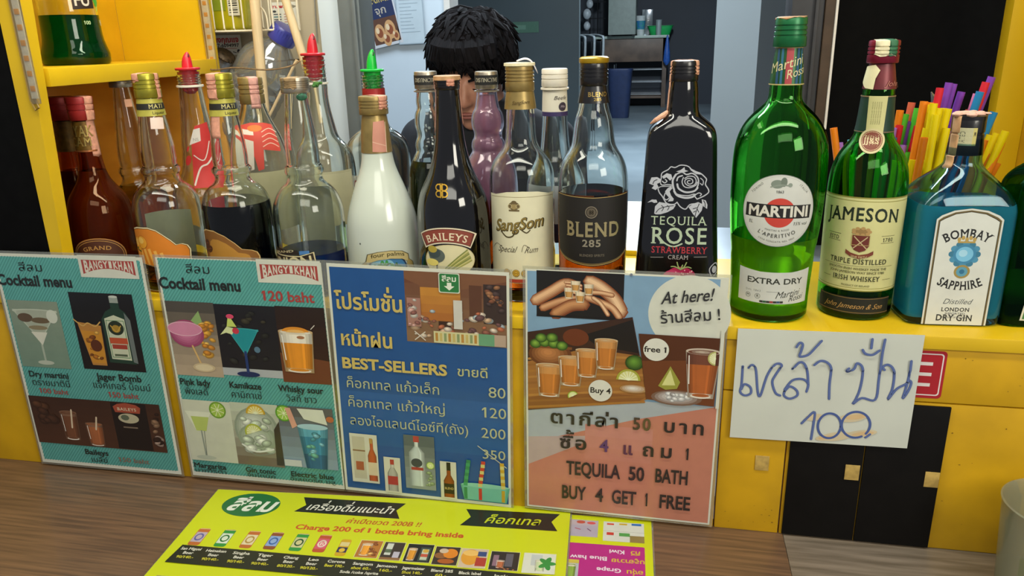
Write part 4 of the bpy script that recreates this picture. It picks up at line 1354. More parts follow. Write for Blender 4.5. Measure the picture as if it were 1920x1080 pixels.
p.ell(0, yc_ - 18, 7.4, 7.0, '#a08a48'); p.ell(0, yc_ - 18, 5.2, 5, '#5c9cb0'); p.ell(0, yc_ - 18, 2.4, 2.4, '#2f6f90')
p.text('SAPPHIRE', 0, yc_ - 37, 8.6, '#1c1c1c', bold=2, serif=True, wd=46, arc=-44)
p.text('Distilled', 0, yc_ - 52, 5.4, '#5d625e', shear=.4, wd=27)
p.text('LONDON', 0, yc_ - 60, 4.0, '#2a2c2a', bold=2, serif=True, wd=27)
p.text('DRY GIN', 0, yc_ - 70, 6.4, '#2a2c2a', bold=2, serif=True, wd=35)
p.text('IMPORTED', 0, 13, 2, '#55585a', bold=1, wd=19); p.text('PRODUCT OF ENGLAND', 0, 9, 1.8, '#55585a', bold=1, wd=24)
p.build('label', lambda u, v, h: Vector((u / 1000, -(hy + .0002) - h, v / 1000)), PR_PAPER, b.root, .25)

# dark green bottle cut by the right edge
b = Bottle('herbal_liqueur_bottle', 'dark green square bottle cut off by the right edge of the view', 0.062, (1975, 120), (1958, 600), rz=0.05, group=FRONT)
hx, hy = .0425, .030
b.sec = [(0, hx * .93, hy * .93, 6), (.003, hx, hy, 7)] + chaikin([(.008, hx, hy, 8), (.09, hx, hy, 8), (.135, hx, hy, 8), (.150, hx * .9, hy * .93, 5), (.162, hx * .6, hy * .7, 3), (.170, .017, .017, 2), (.200, .014, .014, 2), (.232, .014, .014, 2)], 2)
m = MB().rings(b.sec, 56)
m.rings([(.0075,) + b._in(.0075, .003)] + [(s_[0],) + b._in(s_[0], .003) for s_ in b.sec if .009 < s_[0] < .228] + [(.229,) + b._in(.229, .003)], 56, flip=True)
m.build('glass_body', DKGREEN, b.root, fix=False)
MB().lathe([(.222, .0165), (.2225, .017), (.246, .017), (.247, .015)], 32).build('cap', GRNC, b.root)
p = Print()
p.poly([(-25, 8), (34, 8), (34, 96), (-16, 96)], '#d8d6c0'); p.poly([(-23, 9.5), (32.5, 9.5), (32.5, 94), (-14.5, 94)], '#3f7a3c'); p.rect(-18, 46, 32, 64, '#b8342a'); p.ell(6, 78, 12, 12, '#c9a040'); p.ell(6, 78, 10, 10, '#23402a')
p.build('label', lambda u, v, h: Vector((u / 1000, -hy - .0002 - h, v / 1000)), PR_PAPER, b.root, .25)
# ---------------------------------------------------------------- back row
b = Bottle('syrup_bottle', 'clear bottle with red pourer and red and white label, beside the left cabinet', 0.158, (357, 100), (387, 400), group=BACK)
b.glass([(134, 21), (160, 22), (172, 23), (200, 25), (235, 29), (270, 33), (296, 35), (314, 38), (332, 46), (350, 57), (370, 63), (400, 65), (480, 65)], CLEAR)
pourer(b, 131, 97, 24, '#cf2431', 'pourer', 'red_pourer_plastic')
threads(b, 138, 157, 22)
MB().lathe([(b.z(163), b.r(160, 24)), (b.z(163) + .0004, b.r(160, 26)), (b.z(159), b.r(160, 26)), (b.z(159) + .0003, b.r(160, 23))], 32).build('neck_ring', WHTC, b.root)
p = Print()
v0, v1 = b.L(372, 345)[1], b.L(366, 228)[1]
H = v1 - v0
p.poly([(-14, v0), (22, v0), (20, v0 + H * .6), (15, v1), (-2, v1 - 4), (-9, v0 + H * .7)], '#c9302c')
p.poly([(-12, v0 + H * .66), (3, v0 + H * .72), (4, v0 + H * .92), (-4, v0 + H * .9)], '#d9d0c6'); p.text('NS', -3, v0 + H * .72, 4, '#a6a09a', bold=1)
p.stroke([(-12, v0 + 4), (-2, v0 + H * .3), (8, v0 + H * .36), (18, v0 + H * .5)], 2.2, '#e4d9cc'); p.stroke([(-8, v0 + H * .5), (4, v0 + H * .42), (14, v0 + H * .7)], 1.4, '#e4d9cc')
p.ell(-17, v0 + H * .42, 4, 7, '#c9302c', rot=-.5); p.ell(-15, v0 + H * .6, 1.4, 4, '#c9302c', rot=-.5)
b.label(p, 'label')

b = Bottle('liqueur_bottle', 'clear silver-capped bottle in the left cabinet behind the orange-labelled bottle', 0.170, (236, 139), (262, 400), group=BACK)
b.glass([(q[0] + 2, q[1] * .86) for q in NECKB], CLEAR, (345, liquid('pale_orange_liqueur', '#e8b858')))
b.cap(141, 163, 22, 22.5, SILV, 3)
p = Print(); u, v = b.L(241, 192); p.rect(u - 5, v - 5, u + 5, v + 5, '#d8a07e'); b.label(p, 'seal_scrap')

b = Bottle('syrup_bottle', 'gold-capped bottle with pink seal and torn red label, before the wooden sticks', 0.150, (481, 143), (493, 400), group=BACK)
b.glass([(190, 22), (205, 25), (220, 30), (236, 37), (252, 45), (275, 52), (300, 57), (340, 60), (480, 60)], CLEAR)
b.cap(144, 194, 23.5, 24, GOLD, 3, seals=[(.25, 204, .012, pmat('rose_seal', '#d9a092', .75, var=.1, scale=200), True)])
p = Print()
v0, v1 = b.L(490, 312)[1], b.L(490, 226)[1]
H = v1 - v0
p.poly([(-24, v0 + H * .62), (-20, v1 - 3), (-6, v1), (10, v1 - 1), (22, v1 - 4), (30, v0 + H * .5), (30, v0 + H * .36), (6, v0 + H * .44), (4, v0 + 2), (-3, v0), (-6, v0 + H * .3), (-26, v0 + H * .4)], '#cf4636')
p.poly([(-30, v0 - 4), (-8, v0 + 2), (-5, v0 + H * .62), (-24, v0 + H * .72), (-28, v0 + H * .5)], '#d8cdbb'); p.poly([(-24, v0 + H * .78), (-4, v0 + H * .74), (-4, v0 + H * .84), (-20, v0 + H * .88)], '#e2d6c6')
for k in range(4): p.stroke([(6, v0 + H * (.5 + .1 * k)), (16, v0 + H * (.56 + .1 * k)), (28, v0 + H * (.46 + .1 * k))], 1, '#e8bfa6')
p.ell(-2, v1 - 7, 9, 4, '#d9782c')
p.rect(-44, v0 - 78, 46, v0 - 2, '#b9b48c')
b.label(p, 'label')

b = Bottle('syrup_bottle', 'clear bottle with red plastic pourer tied with green thread, against the beige wall', 0.160, (598, 66), (608, 400), group=BACK)
b.glass([(106, 20), (152, 21), (164, 22), (175, 21), (195, 22), (215, 25), (236, 29), (252, 32), (262, 37), (272, 47), (286, 56), (305, 60), (340, 61), (480, 60)], CLEAR)
pourer(b, 104, 62, 23.5, '#e0303c', 'pourer', 'red_pourer_plastic')
threads(b, 109, 150, 21, n=5)
MB().lathe([(b.z(158), b.r(156, 21)), (b.z(158) + .0004, b.r(156, 24)), (b.z(154), b.r(156, 24)), (b.z(154) + .0003, b.r(156, 21))], 32).build('neck_ring', WHTC, b.root)
m = MB()
for i in range(8): m.ball((random.uniform(-.004, .006), -b.r(156, 23) + random.uniform(-.001, .001), b.z(157) + random.uniform(-.002, .002)), (.0028, .0018, .0018), 8, 6)
m.build('green_thread', pmat('green_thread', '#4f8a3c', .8, var=.3, scale=300), b.root)
p = Print(); v = b.L(606, 314)[1]; p.rect(-8, v - 70, 40, v, '#b9b492'); p.rect(-6, v - 68, 38, v - 3, '#c4bf9c'); b.label(p, 'label')

b = Bottle('spirit_bottle', 'round-shouldered clear bottle with green plastic pourer, behind the white rum bottle', 0.212, (703, 100), (714, 400), group=BACK)
b.glass([(140, 19), (170, 20), (200, 21), (228, 22), (240, 27), (250, 42), (262, 54), (276, 60), (295, 62), (340, 62), (480, 61)], CLEAR, (372, liquid('pale_spirit', '#cfd4b0')))
pourer(b, 134, 92, 22.5, '#12b43c', 'pourer', 'green_pourer_plastic')
threads(b, 139, 163, 20.5)
b.band(165, 178, REDC, 'neck_ring', off=.001)
p = Print(); u, v = b.L(668, 322); p.rect(u - 9, v - 60, u + 52, v, '#d9d6cc'); p.ring(u + 2, v - 13, 6, 2.2, '#9a2a28', a0=60, a1=300); b.label(p, 'label')

WAVY = [(160, 19), (176, 20), (190, 22), (202, 23), (212, 29), (226, 31), (238, 30), (246, 26.5), (256, 26), (264, 31), (274, 32.5), (281, 30), (288, 34), (304, 44), (318, 49), (340, 52), (400, 53), (480, 53)]
for nm, lb, tp, bt, mt, lq, wd in (('gin_bottle', 'wavy-necked clear bottle with silver and black cap and dark green drink below', (809, 134), (806, 400), CLEAR, (300, liquid('olive_drink', '#59602e', .35, '#2f3416')), .82),
                                   ('gin_bottle', 'wavy-necked frosty pink bottle with silver and black cap between tan-topped and gold-capped bottles', (919, 132), (916, 400), gmat('frosty_pink_glass', '#fdf6fa', .06), None, 1.0)):
    b = Bottle(nm, lb, 0.155, tp, bt, group=BACK)
    b.glass([(q[0], q[1] * (wd if q[0] > 200 else .96)) for q in WAVY], mt, lq)
    b.cap(133, 166, 21.5, 21.5, SILV, 1)
    p = Print(); z0, z1 = b.z(158), b.z(140)
    p.rect(-26, z0 * 1000, 26, z1 * 1000, '#1b1a17'); p.text('DISTINCTIVE', 0, z0 * 1000 + 3.4, 4.6, '#b3ab94', bold=1, wd=30)
    rr = b.r(150, 21.5)
    p.build('cap_band', lambda u, v, h: Vector((math.sin(u / 1000 / rr) * (rr + h), -math.cos(u / 1000 / rr) * (rr + h), v / 1000)), PR_PAPER, b.root, .4, 4)
    MB().lathe([(b.z(172), b.r(170, 20)), (b.z(172) + .0006, b.r(170, 23.5)), (b.z(169), b.r(170, 23.5)), (b.z(169) + .0006, b.r(170, 20))], 32).build('collar', b.root.children[0].data.materials[0], b.root)
    if not lq:
        b2 = MB(); b2.rings([(.0075,) + b._in(.0075, .004)] + [(s_[0],) + b._in(s_[0], .0035) for s_ in b.sec if .009 < s_[0] < b.z(176)], 40)
        b2.build('frost', film('pink_frost', '#dcb4c8', .02, '#faeaf1', .4, .36), b.root, fix=False)

b = Bottle('gin_bottle', 'clear bottle with ribbed white cap, white neck paper and violet band', 0.150, (1039, 127), (1042, 400), group=BACK)
b.glass([(170, 22), (207, 23), (225, 23.5), (255, 25.5), (285, 28), (302, 34), (318, 44), (336, 52), (360, 54), (480, 54)], CLEAR)
b.cap(128, 162, 24.5, 25, WHTC, 2)
MB().lathe([(b.z(168), b.r(165, 24)), (b.z(168) + .0005, b.r(165, 26.5)), (b.z(164), b.r(165, 26.5)), (b.z(164) + .0004, b.r(165, 24))], 36).build('cap_collar', WHTC, b.root)
b.band(168, 208, pmat('cream_neck_paper', '#dcd6c2', .55, var=.04), off=.0006)
b.band(208, 216, pmat('violet_band', '#3a2f5c', .5), 'violet_band', off=.0007)
p = Print(); u, v = b.L(1050, 185); p.text('Beefe', u, v, 4.2, '#5a544c', shear=.4, wd=16); u, v = b.L(1054, 198); p.ell(u, v, 5, 5, '#3a2f3c'); p.text('Min', u, v - 1.2, 2.6, '#b8a8b0', shear=.3); b.label(p, 'neck_lettering', base=1.0)
p = Print(); v = b.L(1042, 330)[1]; p.rect(-40, v - 75, 40, v - 6, '#c4c9cc'); p.rect(-40, v - 75, 40, v - 52, '#2a2540'); b.label(p, 'label')

# green peppermint bottle on the upper shelf of the side cabinet
b = Bottle('peppermint_bottle', 'large bottle of green peppermint cordial on the upper shelf of the yellow cabinet', 0.165, (140, -250), (150, 120), zs=0.5165, x=-0.648)
b.glass([(-235, 14), (-190, 15), (-150, 17), (-125, 24), (-100, 38), (-75, 50), (-40, 56), (0, 57), (45, 57), (72, 58), (88, 62), (100, 66), (112, 67)], CLEAR, (29, liquid('green_peppermint', '#0f8a3e', .25, '#0c6a2c')))
b.cap(-262, -215, 17, 17, GRNC, 2)
p = Print()
u, v = b.L(155, 20)
p.poly([(u - 12, v), (u + 18, v + 2), (u + 18, v + 30), (u - 12, v + 30)], '#2a1c12'); p.text('FU', u + 1, v + 5, 14, '#d8d2c0', bold=2, wd=22); p.text('PURE', u + 2, v + 34, 12, '#d8d2c0', bold=2, wd=34)
for a in (-.4, 0, .4, .8): p.ell(u + 25 + 8 * math.sin(a), v + 6 + 10 * math.cos(a), 4.5, 12, '#3fae3a', rot=-a); p.stroke([(u + 24, v - 2), (u + 25 + 14 * math.sin(a), v + 6 + 18 * math.cos(a))], .7, '#9ad66a')
u, v = b.L(190, 48); p.text('MENTHE', u + 4, v, 7, '#dfe8c8', bold=1, wd=28); p.text('100', u - 34, v + 1, 4.5, '#c8d8a8', bold=1)
b.label(p, 'label')

# ---------------------------------------------------------------- cup of drinking straws
cp = empty('straw_cup', (0.405, 0.175, ZS), 0, 'dark plastic cup holding the straws behind the gin bottle', 'cup')
MB().lathe([(0, .050), (.002, .053), (.10, .058), (.104, .0595), (.105, .058), (.10, .0565), (.004, .0505)], 40).build('cup_wall', pmat('black_cup_plastic', '#151517', .4), cp)
SCOL = {'yellow': '#f0d80c', 'orange': '#f28a1c', 'red': '#e02a3a', 'purple': '#8a48b8', 'green': '#5cc83a', 'blue': '#2a8fc4', 'pink': '#e88ab4', 'coral': '#e06a48', 'cyan': '#5cc4d4', 'lilac': '#b07cd0'}
for c, hx in SCOL.items():
    m = film('straw_' + c, hx, .04, hx, .3, .80)
straws = [(1563, 240, 'orange'), (1574, 268, 'lilac'), (1575, 278, 'pink'), (1596, 262, 'cyan'), (1688, 207, 'orange'), (1710, 192, 'coral'), (1721, 203, 'green'), (1675, 240, 'lilac'), (1687, 235, 'red'), (1703, 228, 'purple'), (1721, 236, 'red'), (1713, 232, 'cyan'), (1736, 210, 'green'),
          (1733, 190, 'orange'), (1743, 196, 'yellow'), (1751, 194, 'yellow'), (1761, 203, 'yellow'), (1771, 203, 'yellow'), (1778, 204, 'yellow'), (1745, 192, 'orange'), (1763, 165, 'red'), (1780, 155, 'purple'), (1788, 157, 'purple'), (1803, 172, 'purple'), (1832, 176, 'pink'), (1838, 172, 'blue'), (1849, 154, 'red'), (1860, 144, 'purple'),
          (1864, 210, 'blue'), (1870, 250, 'yellow'), (1886, 246, 'yellow'), (1876, 272, 'red'), (1855, 283, 'purple'), (1878, 266, 'orange'), (1857, 253, 'yellow'), (1684, 256, 'green'), (1675, 258, 'blue'), (1694, 272, 'lilac'), (1685, 277, 'orange'), (1702, 285, 'green'), (1722, 268, 'yellow'), (1733, 258, 'orange'), (1728, 292, 'red'), (1763, 290, 'yellow'), (1712, 300, 'yellow'), (1690, 300, 'yellow'), (1818, 206, 'coral'), (1656, 262, 'green'), (1640, 250, 'orange'), (1610, 270, 'red'), (1756, 215, 'yellow'), (1766, 222, 'yellow'), (1738, 240, 'yellow'), (1748, 262, 'yellow'), (1726, 300, 'yellow'), (1706, 318, 'orange'), (1775, 240, 'yellow'), (1846, 262, 'orange'), (1862, 290, 'orange'), (1870, 305, 'orange'), (1850, 318, 'yellow'), (1698, 214, 'green'), (1590, 290, 'green'), (1668, 275, 'cyan')]
proto = {}
LONELY = {(1563, 240): 'short orange straw alone at the left of the bunch, beside the green vermouth bottle', (1574, 268): 'lilac straw low at the left of the bunch', (1575, 278): 'pink straw low at the left of the bunch', (1860, 144): 'tallest purple straw, touching the yellow post', (1849, 154): 'tall red straw next to the tallest purple one', (1763, 165): 'red straw leaning left beside the purple group',
          (1876, 272): 'red straw leaning right across the yellow post', (1855, 283): 'purple straw leaning right just left of the leaning red one', (1864, 210): 'blue straw leaning right above the gin bottle cap', (1838, 172): 'upright blue straw between pink and red', (1832, 176): 'pink straw standing behind the black gin cap', (1710, 192): 'coral straw rising above the left part of the bunch'}
MB_ = []
for i, (px, py, c) in enumerate(straws):
    t = max(-1, min(1, (px - 1745) / 140))
    near = c == 'yellow' or (c == 'orange' and px > 1725)
    yb = (0.145 if near else 0.185) + random.uniform(-.016, .016)
    T = at_y(px, py, yb + random.uniform(-.008, .01))
    Bp = Vector((0.405 + t * .043 + random.uniform(-.004, .004), yb, ZS + .005))
    if T.x > 0.545 and T.y > .3: T.y = .3
    d = (T - Bp)
    r = 0.0041
    o = MB().tube([Vector((0, 0, 0)), d * .5, d], r, 14, inner=.88).build('drinking_straw', MATS['straw_' + c], None, Bp)
    lab = LONELY.get((px, py), c + ' plastic drinking straw in the bunch behind the gin and whiskey bottles')
    tag(o, lab, 'straw', 'drinking straws in the cup')
    MB_.append(o)
# clear wrapper tip on one straw
o = MB().tube([at_y(1752, 200, .178), at_y(1752, 186, .178), at_y(1746, 172, .178)], .004, 8, rs=[.0042, .0036, .0006]).build('straw_wrapper', film('clear_wrapper', '#cccccc', .25, '#f4f4f4', .1, .15))
tag(o, 'clear torn wrapper sticking up from the yellow straws', 'wrapper')
# ---------------------------------------------------------------- laminated posters on the counter front
def sheet(name, label, x, z, rot, w, h, group=None):
    e = empty(name, (x, -0.0052, z), 0, label, 'poster', group)
    e.rotation_euler = (0, rot, 0)
    MB().box(0, w, -.0004, .0004, 0, h, 0).build('laminate', film('laminate_film', '#e8ead8', .10, '#f4f4ec', .06, .12), e)
    MB().box(.003, w - .003, -.0007, -.0005, .003, h - .003, 0).build('paper', pmat('poster_paper', '#d5d6c4', .5, var=.02, scale=8, coat=.3), e)
    return e


def art(p, e, name='print'):
    return p.build(name, lambda u, v, h: Vector((u / 1000, -.0007 - h, v / 1000)), PR_LAM, e, .02)


TEAL, DTEAL = '#60ada3', '#4b958c'


def teal(p, x0, y0, x1, y1):
    p.rect(x0, y0, x1, y1, TEAL)
    k, st = x0 - (y1 - y0), 4.2
    # slanted pin stripes clipped to the panel
    while k < x1:
        pts = []
        for (ya, off) in ((y0, 0), (y1, (y1 - y0) * .8)):
            pts.append((k + off, ya))
        a, c = pts
        f = lambda y: a[0] + (c[0] - a[0]) * (y - y0) / (y1 - y0)
        inv = lambda x: y0 + (x - a[0]) * (y1 - y0) / (c[0] - a[0])
        ya = max(y0, inv(x0) if a[0] < x0 else y0); yb = min(y1, inv(x1) if c[0] > x1 else y1)
        if yb > ya + .5: p.stroke([(f(ya), ya), (f(yb), yb)], 1.3, DTEAL, smooth=False)
        k += st
    return p


def logo(p, x0, y0, x1, y1):
    p.rect(x0 - 4, y0 - 4, x1 + 4, y1 + 6, '#d5d6c4')
    cx = (x0 + x1) / 2
    top, bot = y1, y0
    pts = [(x0, bot), (x0, top)] + [(x1, top), (x1, bot)] + [(cx + (x1 - cx) * t, bot + (1 - t * t) * (y1 - y0) * .42) for t in (.75, .5, .25, 0, -.25, -.5, -.75)]
    p.poly(pts, '#a8443c')
    n = 'BANGYIKHAN'
    W = (x1 - x0) * .94
    for i, ch in enumerate(n):
        t = (i + .5) / len(n) * 2 - 1
        yb = bot + (1 - t * t) * (y1 - y0) * .42 + 1.3
        h = top - 1.2 - yb
        p.text(ch, cx + W / 2 * t, yb, h, '#d9d3c0', bold=3, wd=W / len(n) * .86)


def glass_martini(p, x, y, w, h, c, rim='#c4ccb8', stem='#8a968c', foot=True):
    p.poly([(x - w / 2, y + h), (x + w / 2, y + h), (x, y + h * .42)], rim)
    p.poly([(x - w * .43, y + h * .94), (x + w * .43, y + h * .94), (x, y + h * .46)], c)
    p.ell(x, y + h * .97, w / 2, h * .045, rim); p.ell(x, y + h * .96, w * .42, h * .035, c)
    p.stroke([(x, y + h * .44), (x, y + 2)], w * .045, stem, smooth=False)
    if foot: p.ell(x, y + 1.5, w * .3, h * .045, stem)


def tumbler(p, x, y, w, h, c, head=None, rim='#c9c4b4', tap=.86):
    p.body(x, y, y + h, w * tap, w, rim, 12)
    p.body(x, y + h * .1, y + h * .86, w * .92 * tap, w * .92, c, 12)
    if head: p.body(x, y + h * .72, y + h * .98, w * .92, w * .94, head, 10, .3)
    p.ell(x, y + h, w / 2, h * .07, rim); p.glow(x, y + h * .985, w * .44, h * .05, head or c, rim, 4)
    p.stroke([(x - w * .40, y + h * .9), (x - w * .36, y + h * .3)], w * .03, '#f4efe2', smooth=False)
    p.ell(x, y + h * .04, w * .40 * tap, h * .05, '#e4dccb'); p.ell(x, y + h * .06, w * .34 * tap, h * .035, c)


def blobs(p, x0, y0, x1, y1, cols, n, r0, r1):
    for _ in range(n):
        r = random.uniform(r0, r1)
        q = rgb(random.choice(cols))
        X, Y, t = random.uniform(x0 + r, x1 - r), random.uniform(y0 + r * .7, y1 - r * .7), random.uniform(-.4, .4)
        for k in range(4): p.ell(X - r * .05 * k, Y + r * .06 * k, r * (1 - .24 * k), r * (1 - .24 * k) * .62, tuple(v * (.55 + .28 * k) for v in q), 12, rot=t)


def lemon(p, x, y, r, c='#8fb83a', d='#cfe08a', a0=0, a1=360):
    p.ell(x, y, r, r, c, a0=a0, a1=a1)
    p.ell(x, y, r * .82, r * .82, d, a0=a0, a1=a1)
    for k in range(8):
        a = math.radians(a0 + (a1 - a0) * (k + .5) / 8)
        p.stroke([(x, y), (x + r * .78 * math.cos(a), y + r * .78 * math.sin(a))], r * .07, '#eef2c8', smooth=False)


MENU = 'four laminated posters along the counter front'
INK, RED = '#1f2420', '#a8403a'
# -- poster 1
e = sheet('menu_poster', 'leftmost teal cocktail menu poster with green square bottle and brown cream drinks', -.6816, .0026, -.003, .216, .300, MENU)
p = Print()
teal(p, 7, 8, 209, 293)
logo(p, 129, 274, 201, 292)
p.text('สีลม', 55, 275, 10.5, INK, wd=36)
p.text('Cocktail menu', 56, 256, 13.5, INK, bold=3, wd=108)
p.fade(9, 145, 82, 236, '#76907c', '#86947f', 8)
glass_martini(p, 46, 150, 66, 74, '#a9b09a', '#bcc4ae', '#a8b4a0', False); p.ell(30, 213, 11, 6, '#5d4a34'); p.ell(52, 210, 14, 4, '#6a5a40'); p.ell(46, 200, 14, 3, '#8c8060'); p.poly([(34, 194), (58, 194), (47, 176)], '#d8d8c4'); p.ell(70, 216, 8, 9, '#cfd4c0'); p.ell(46, 152, 12, 3, '#b8c0ac')
p.fade(101, 147, 190, 250, '#14110f', '#0c0c0c', 4)
p.poly([(141, 158), (179, 157), (181, 216), (176, 226), (169, 231), (169, 246), (157, 246), (157, 231), (148, 226), (141, 216)], '#1d3a2c'); p.poly([(175, 160), (181, 158), (181, 216), (174, 226)], '#6b7470'); p.rect(157, 238, 169, 246, '#98a096'); p.ell(163, 246, 6, 1.6, '#c9ccc0')
p.poly([(145, 163), (173, 162), (173, 217), (159, 222), (145, 217)], '#c8ccae'); p.frame(146.5, 165, 171.5, 215, .8, '#3a7a4a'); p.ell(159, 205, 11, 9.5, '#23301f'); p.ell(159, 204, 6, 5, '#a8842c'); p.stroke([(152, 208), (159, 200), (166, 208)], 1.4, '#c9a040'); p.rect(147, 184, 172, 192, '#c0512e'); p.rect(149, 177, 170, 183, '#a33c2c'); p.rect(150, 167, 168, 170, '#55624a')
p.poly([(105, 211), (138, 207), (136, 153), (115, 153)], '#b9803a'); p.poly([(108, 200), (137, 198), (135, 156), (116, 156)], '#c98a2a'); blobs(p, 112, 158, 135, 200, ['#dba84a', '#a8661e', '#7a4212'], 14, 2, 6); p.ell(126, 180, 8, 8, '#5a2a10'); p.stroke([(101, 214), (112, 206), (120, 210), (130, 206), (138, 212)], 1.6, '#cfa45a')
p.text('Dry martini', 45, 131, 8, INK, bold=2, wd=60); p.text('ดรายมาตินี่', 46, 119, 8.5, INK, wd=58); p.text('100 baht', 47, 108, 7, RED, bold=1, wd=44)
p.text('Jager Bomb', 149, 133, 9, INK, bold=2, wd=64); p.text('แจ็คเกอร์ บ็อมบ์', 150, 121, 9, INK, wd=84); p.text('150 baht', 150, 109, 7.5, RED, bold=1, wd=44)
p.fade(6, 34, 199, 103, '#4a2c1c', '#3a2216', 6)
p.rect(128, 35, 179, 102, '#17100e'); p.poly([(133, 88), (169, 88), (171, 96), (165, 100), (150, 102), (138, 100), (131, 96)], '#a04a34'); p.text('BAILEYS', 151, 91, 4, '#d8c8a8', bold=1, serif=True, wd=28); p.ell(151, 80, 15, 7, '#b8b090'); p.ell(146, 81, 6, 4, '#5a6450'); p.rect(141, 66, 162, 68, '#7a6a58')
for x, h, c in ((61, 40, '#6a4028'), (97, 32, '#9a5a34')): tumbler(p, x, 42 if x < 80 else 36, 26, h, c, None, '#7c5a44'); p.stroke([(x + 2, 60), (x + 6, 46 + h)], 2.4, '#d8c4a4', smooth=False)
blobs(p, 180, 40, 198, 98, ['#6a4a34', '#a89080', '#2c1a12', '#8a6a50'], 16, 3, 7); blobs(p, 8, 60, 50, 100, ['#54341f', '#43281a'], 10, 6, 12)
p.text('Baileys', 92, 22, 7.5, INK, bold=2, wd=36); p.text('เบลี่ย์', 94, 11, 7.5, INK, wd=26); p.text('150 baht', 146, 15, 6.5, '#8c6a58', bold=1, wd=46)
art(p, e)
# -- poster 2
e = sheet('menu_poster', 'teal cocktail menu poster with six drink pictures and 120 baht in red', -.4548, .0043, .0, .216, .300, MENU)
p = Print()
teal(p, 6, 9, 211, 296)
logo(p, 137, 275, 208, 293)
p.text('สีลม', 57, 279, 10.5, INK, wd=33); p.text('Cocktail menu', 56, 259, 13.5, INK, bold=3, wd=107); p.text('120 baht', 167, 249, 12, RED, bold=2, wd=66)
p.fade(6, 146, 70, 243, '#b9a58a', '#3c3a36', 7); p.fade(70, 152, 149, 242, '#1a1a1e', '#15151a', 4); p.rect(70, 150, 149, 160, '#b0b4b4'); p.fade(149, 146, 211, 243, '#3a1f12', '#241611', 4); p.poly([(149, 146), (211, 146), (211, 176), (149, 184)], '#6d3c20')
blobs(p, 44, 170, 69, 222, ['#d8a03c', '#e8bc5c', '#c8842c'], 22, 3, 7)
p.glow(29, 202, 23, 18, '#9c4468', '#dc86aa', 7); p.ell(27, 208, 23, 9, '#d488a4'); p.ring(27, 208, 23, .9, '#e6b8c4', 9); p.stroke([(34, 186), (42, 162)], 2.4, '#d8b070', smooth=False); p.ell(45, 158, 15, 6, '#c9b48e'); p.ell(45, 158, 12, 4.2, '#dccaa4'); p.poly([(37, 219), (49, 232), (52, 218), (44, 214)], '#8fae6a')
blobs(p, 74, 164, 146, 238, ['#23241f', '#2a2c28', '#3a3628'], 20, 3, 6); glass_martini(p, 104, 152, 42, 60, '#1a8f96', '#3aa0a4', '#1c3a6a'); p.ell(104, 153, 15, 3.6, '#1c2c58'); p.stroke([(104, 182), (104, 156)], 3.6, '#20386c', smooth=False)
p.poly([(74, 203), (84, 214), (94, 212), (90, 204), (82, 206)], '#d8e0a4'); p.poly([(84, 214), (88, 230), (97, 214)], '#c9d86a'); p.ell(90, 227, 5, 3, '#d8486a'); p.ell(95, 209, 4.4, 4, '#c8384a'); p.ell(120, 186, 4, 4, '#56788c')
tumbler(p, 172, 160, 44, 52, '#d98a24', '#e4dcc8', '#c8a878', .84); p.ell(172, 212, 17, 6, '#e0902c', a0=0, a1=180); p.ell(172, 211, 12, 3.6, '#f0b862', a0=0, a1=180); p.ell(178, 205, 5, 2, '#a8704a'); p.stroke([(192, 216), (197, 221)], 1, '#d8d0c0')
for t, th, x, w_, wt in (('Pink lady', 'พิ้งเลดี้', 29, 42, 33), ('Kamikaze', 'คามิกาเซ่', 97, 43, 42), ('Whisky sour', 'วิสกี้ ซาว', 170, 58, 40)):
    p.text(t, x, 133.5, 8.2, INK, bold=2, wd=w_); p.text(th, x, 120.5, 8.6, INK, wd=wt)
p.fade(6, 27, 72, 113, '#c9ccb4', '#cdd0b8', 3); p.fade(72, 27, 136, 114, '#6d5a48', '#c4ccb4', 7); p.fade(136, 30, 208, 114, '#8aa0b0', '#55504a', 6)
p.poly([(8, 97), (44, 97), (30, 70), (20, 70)], '#dfe2c8'); p.poly([(15, 90), (40, 90), (34, 70), (20, 70)], '#b8c86a'); p.stroke([(27, 70), (28, 34)], 2, '#8f988a', smooth=False); p.stroke([(31, 70), (29, 34)], .8, '#5d665c', smooth=False); p.ell(28, 32, 14, 3, '#b4bca8'); lemon(p, 54, 101, 11.5, '#6f9a2e', '#a4c44e')
p.glow(104, 78, 30, 31, '#8f9a86', '#dfe4d4', 8); p.glow(104, 66, 26, 20, '#93a088', '#c4ceb8', 6); blobs(p, 80, 44, 128, 96, ['#dfe4d4', '#c8d4bc', '#aebca2'], 20, 4, 9); lemon(p, 106, 100, 13, '#c8a028', '#e4c860', 0, 180); lemon(p, 100, 74, 12, '#b0b83a', '#d8d88a', 20, 200); p.stroke([(82, 56), (100, 47), (124, 52)], 2.4, '#e4e8da'); p.stroke([(84, 50), (100, 42), (122, 46)], 1, '#8a9484'); p.poly([(126, 30), (136, 30), (136, 92), (128, 80)], '#3c342c')
lemon(p, 144, 104, 11, '#5c9a2a', '#a0c850'); p.poly([(146, 112), (153, 112), (160, 88), (153, 84)], '#d8a088'); p.body(180, 30, 88, 28, 40, '#5aa0b4', 12); p.body(180, 30, 74, 27, 36, '#2f7a98', 12); p.body(180, 30, 50, 27, 31, '#1e5a80', 12); p.ell(180, 88, 20, 4, '#a8ccd4'); p.poly([(162, 112), (196, 112), (200, 92), (170, 98)], '#d8dcc8'); blobs(p, 168, 40, 194, 82, ['#7cbccc', '#48909c', '#6ab09c'], 12, 3, 6); p.rect(137, 31, 160, 40, '#c8ccc8'); p.ell(204, 100, 5, 4, '#b8683c')
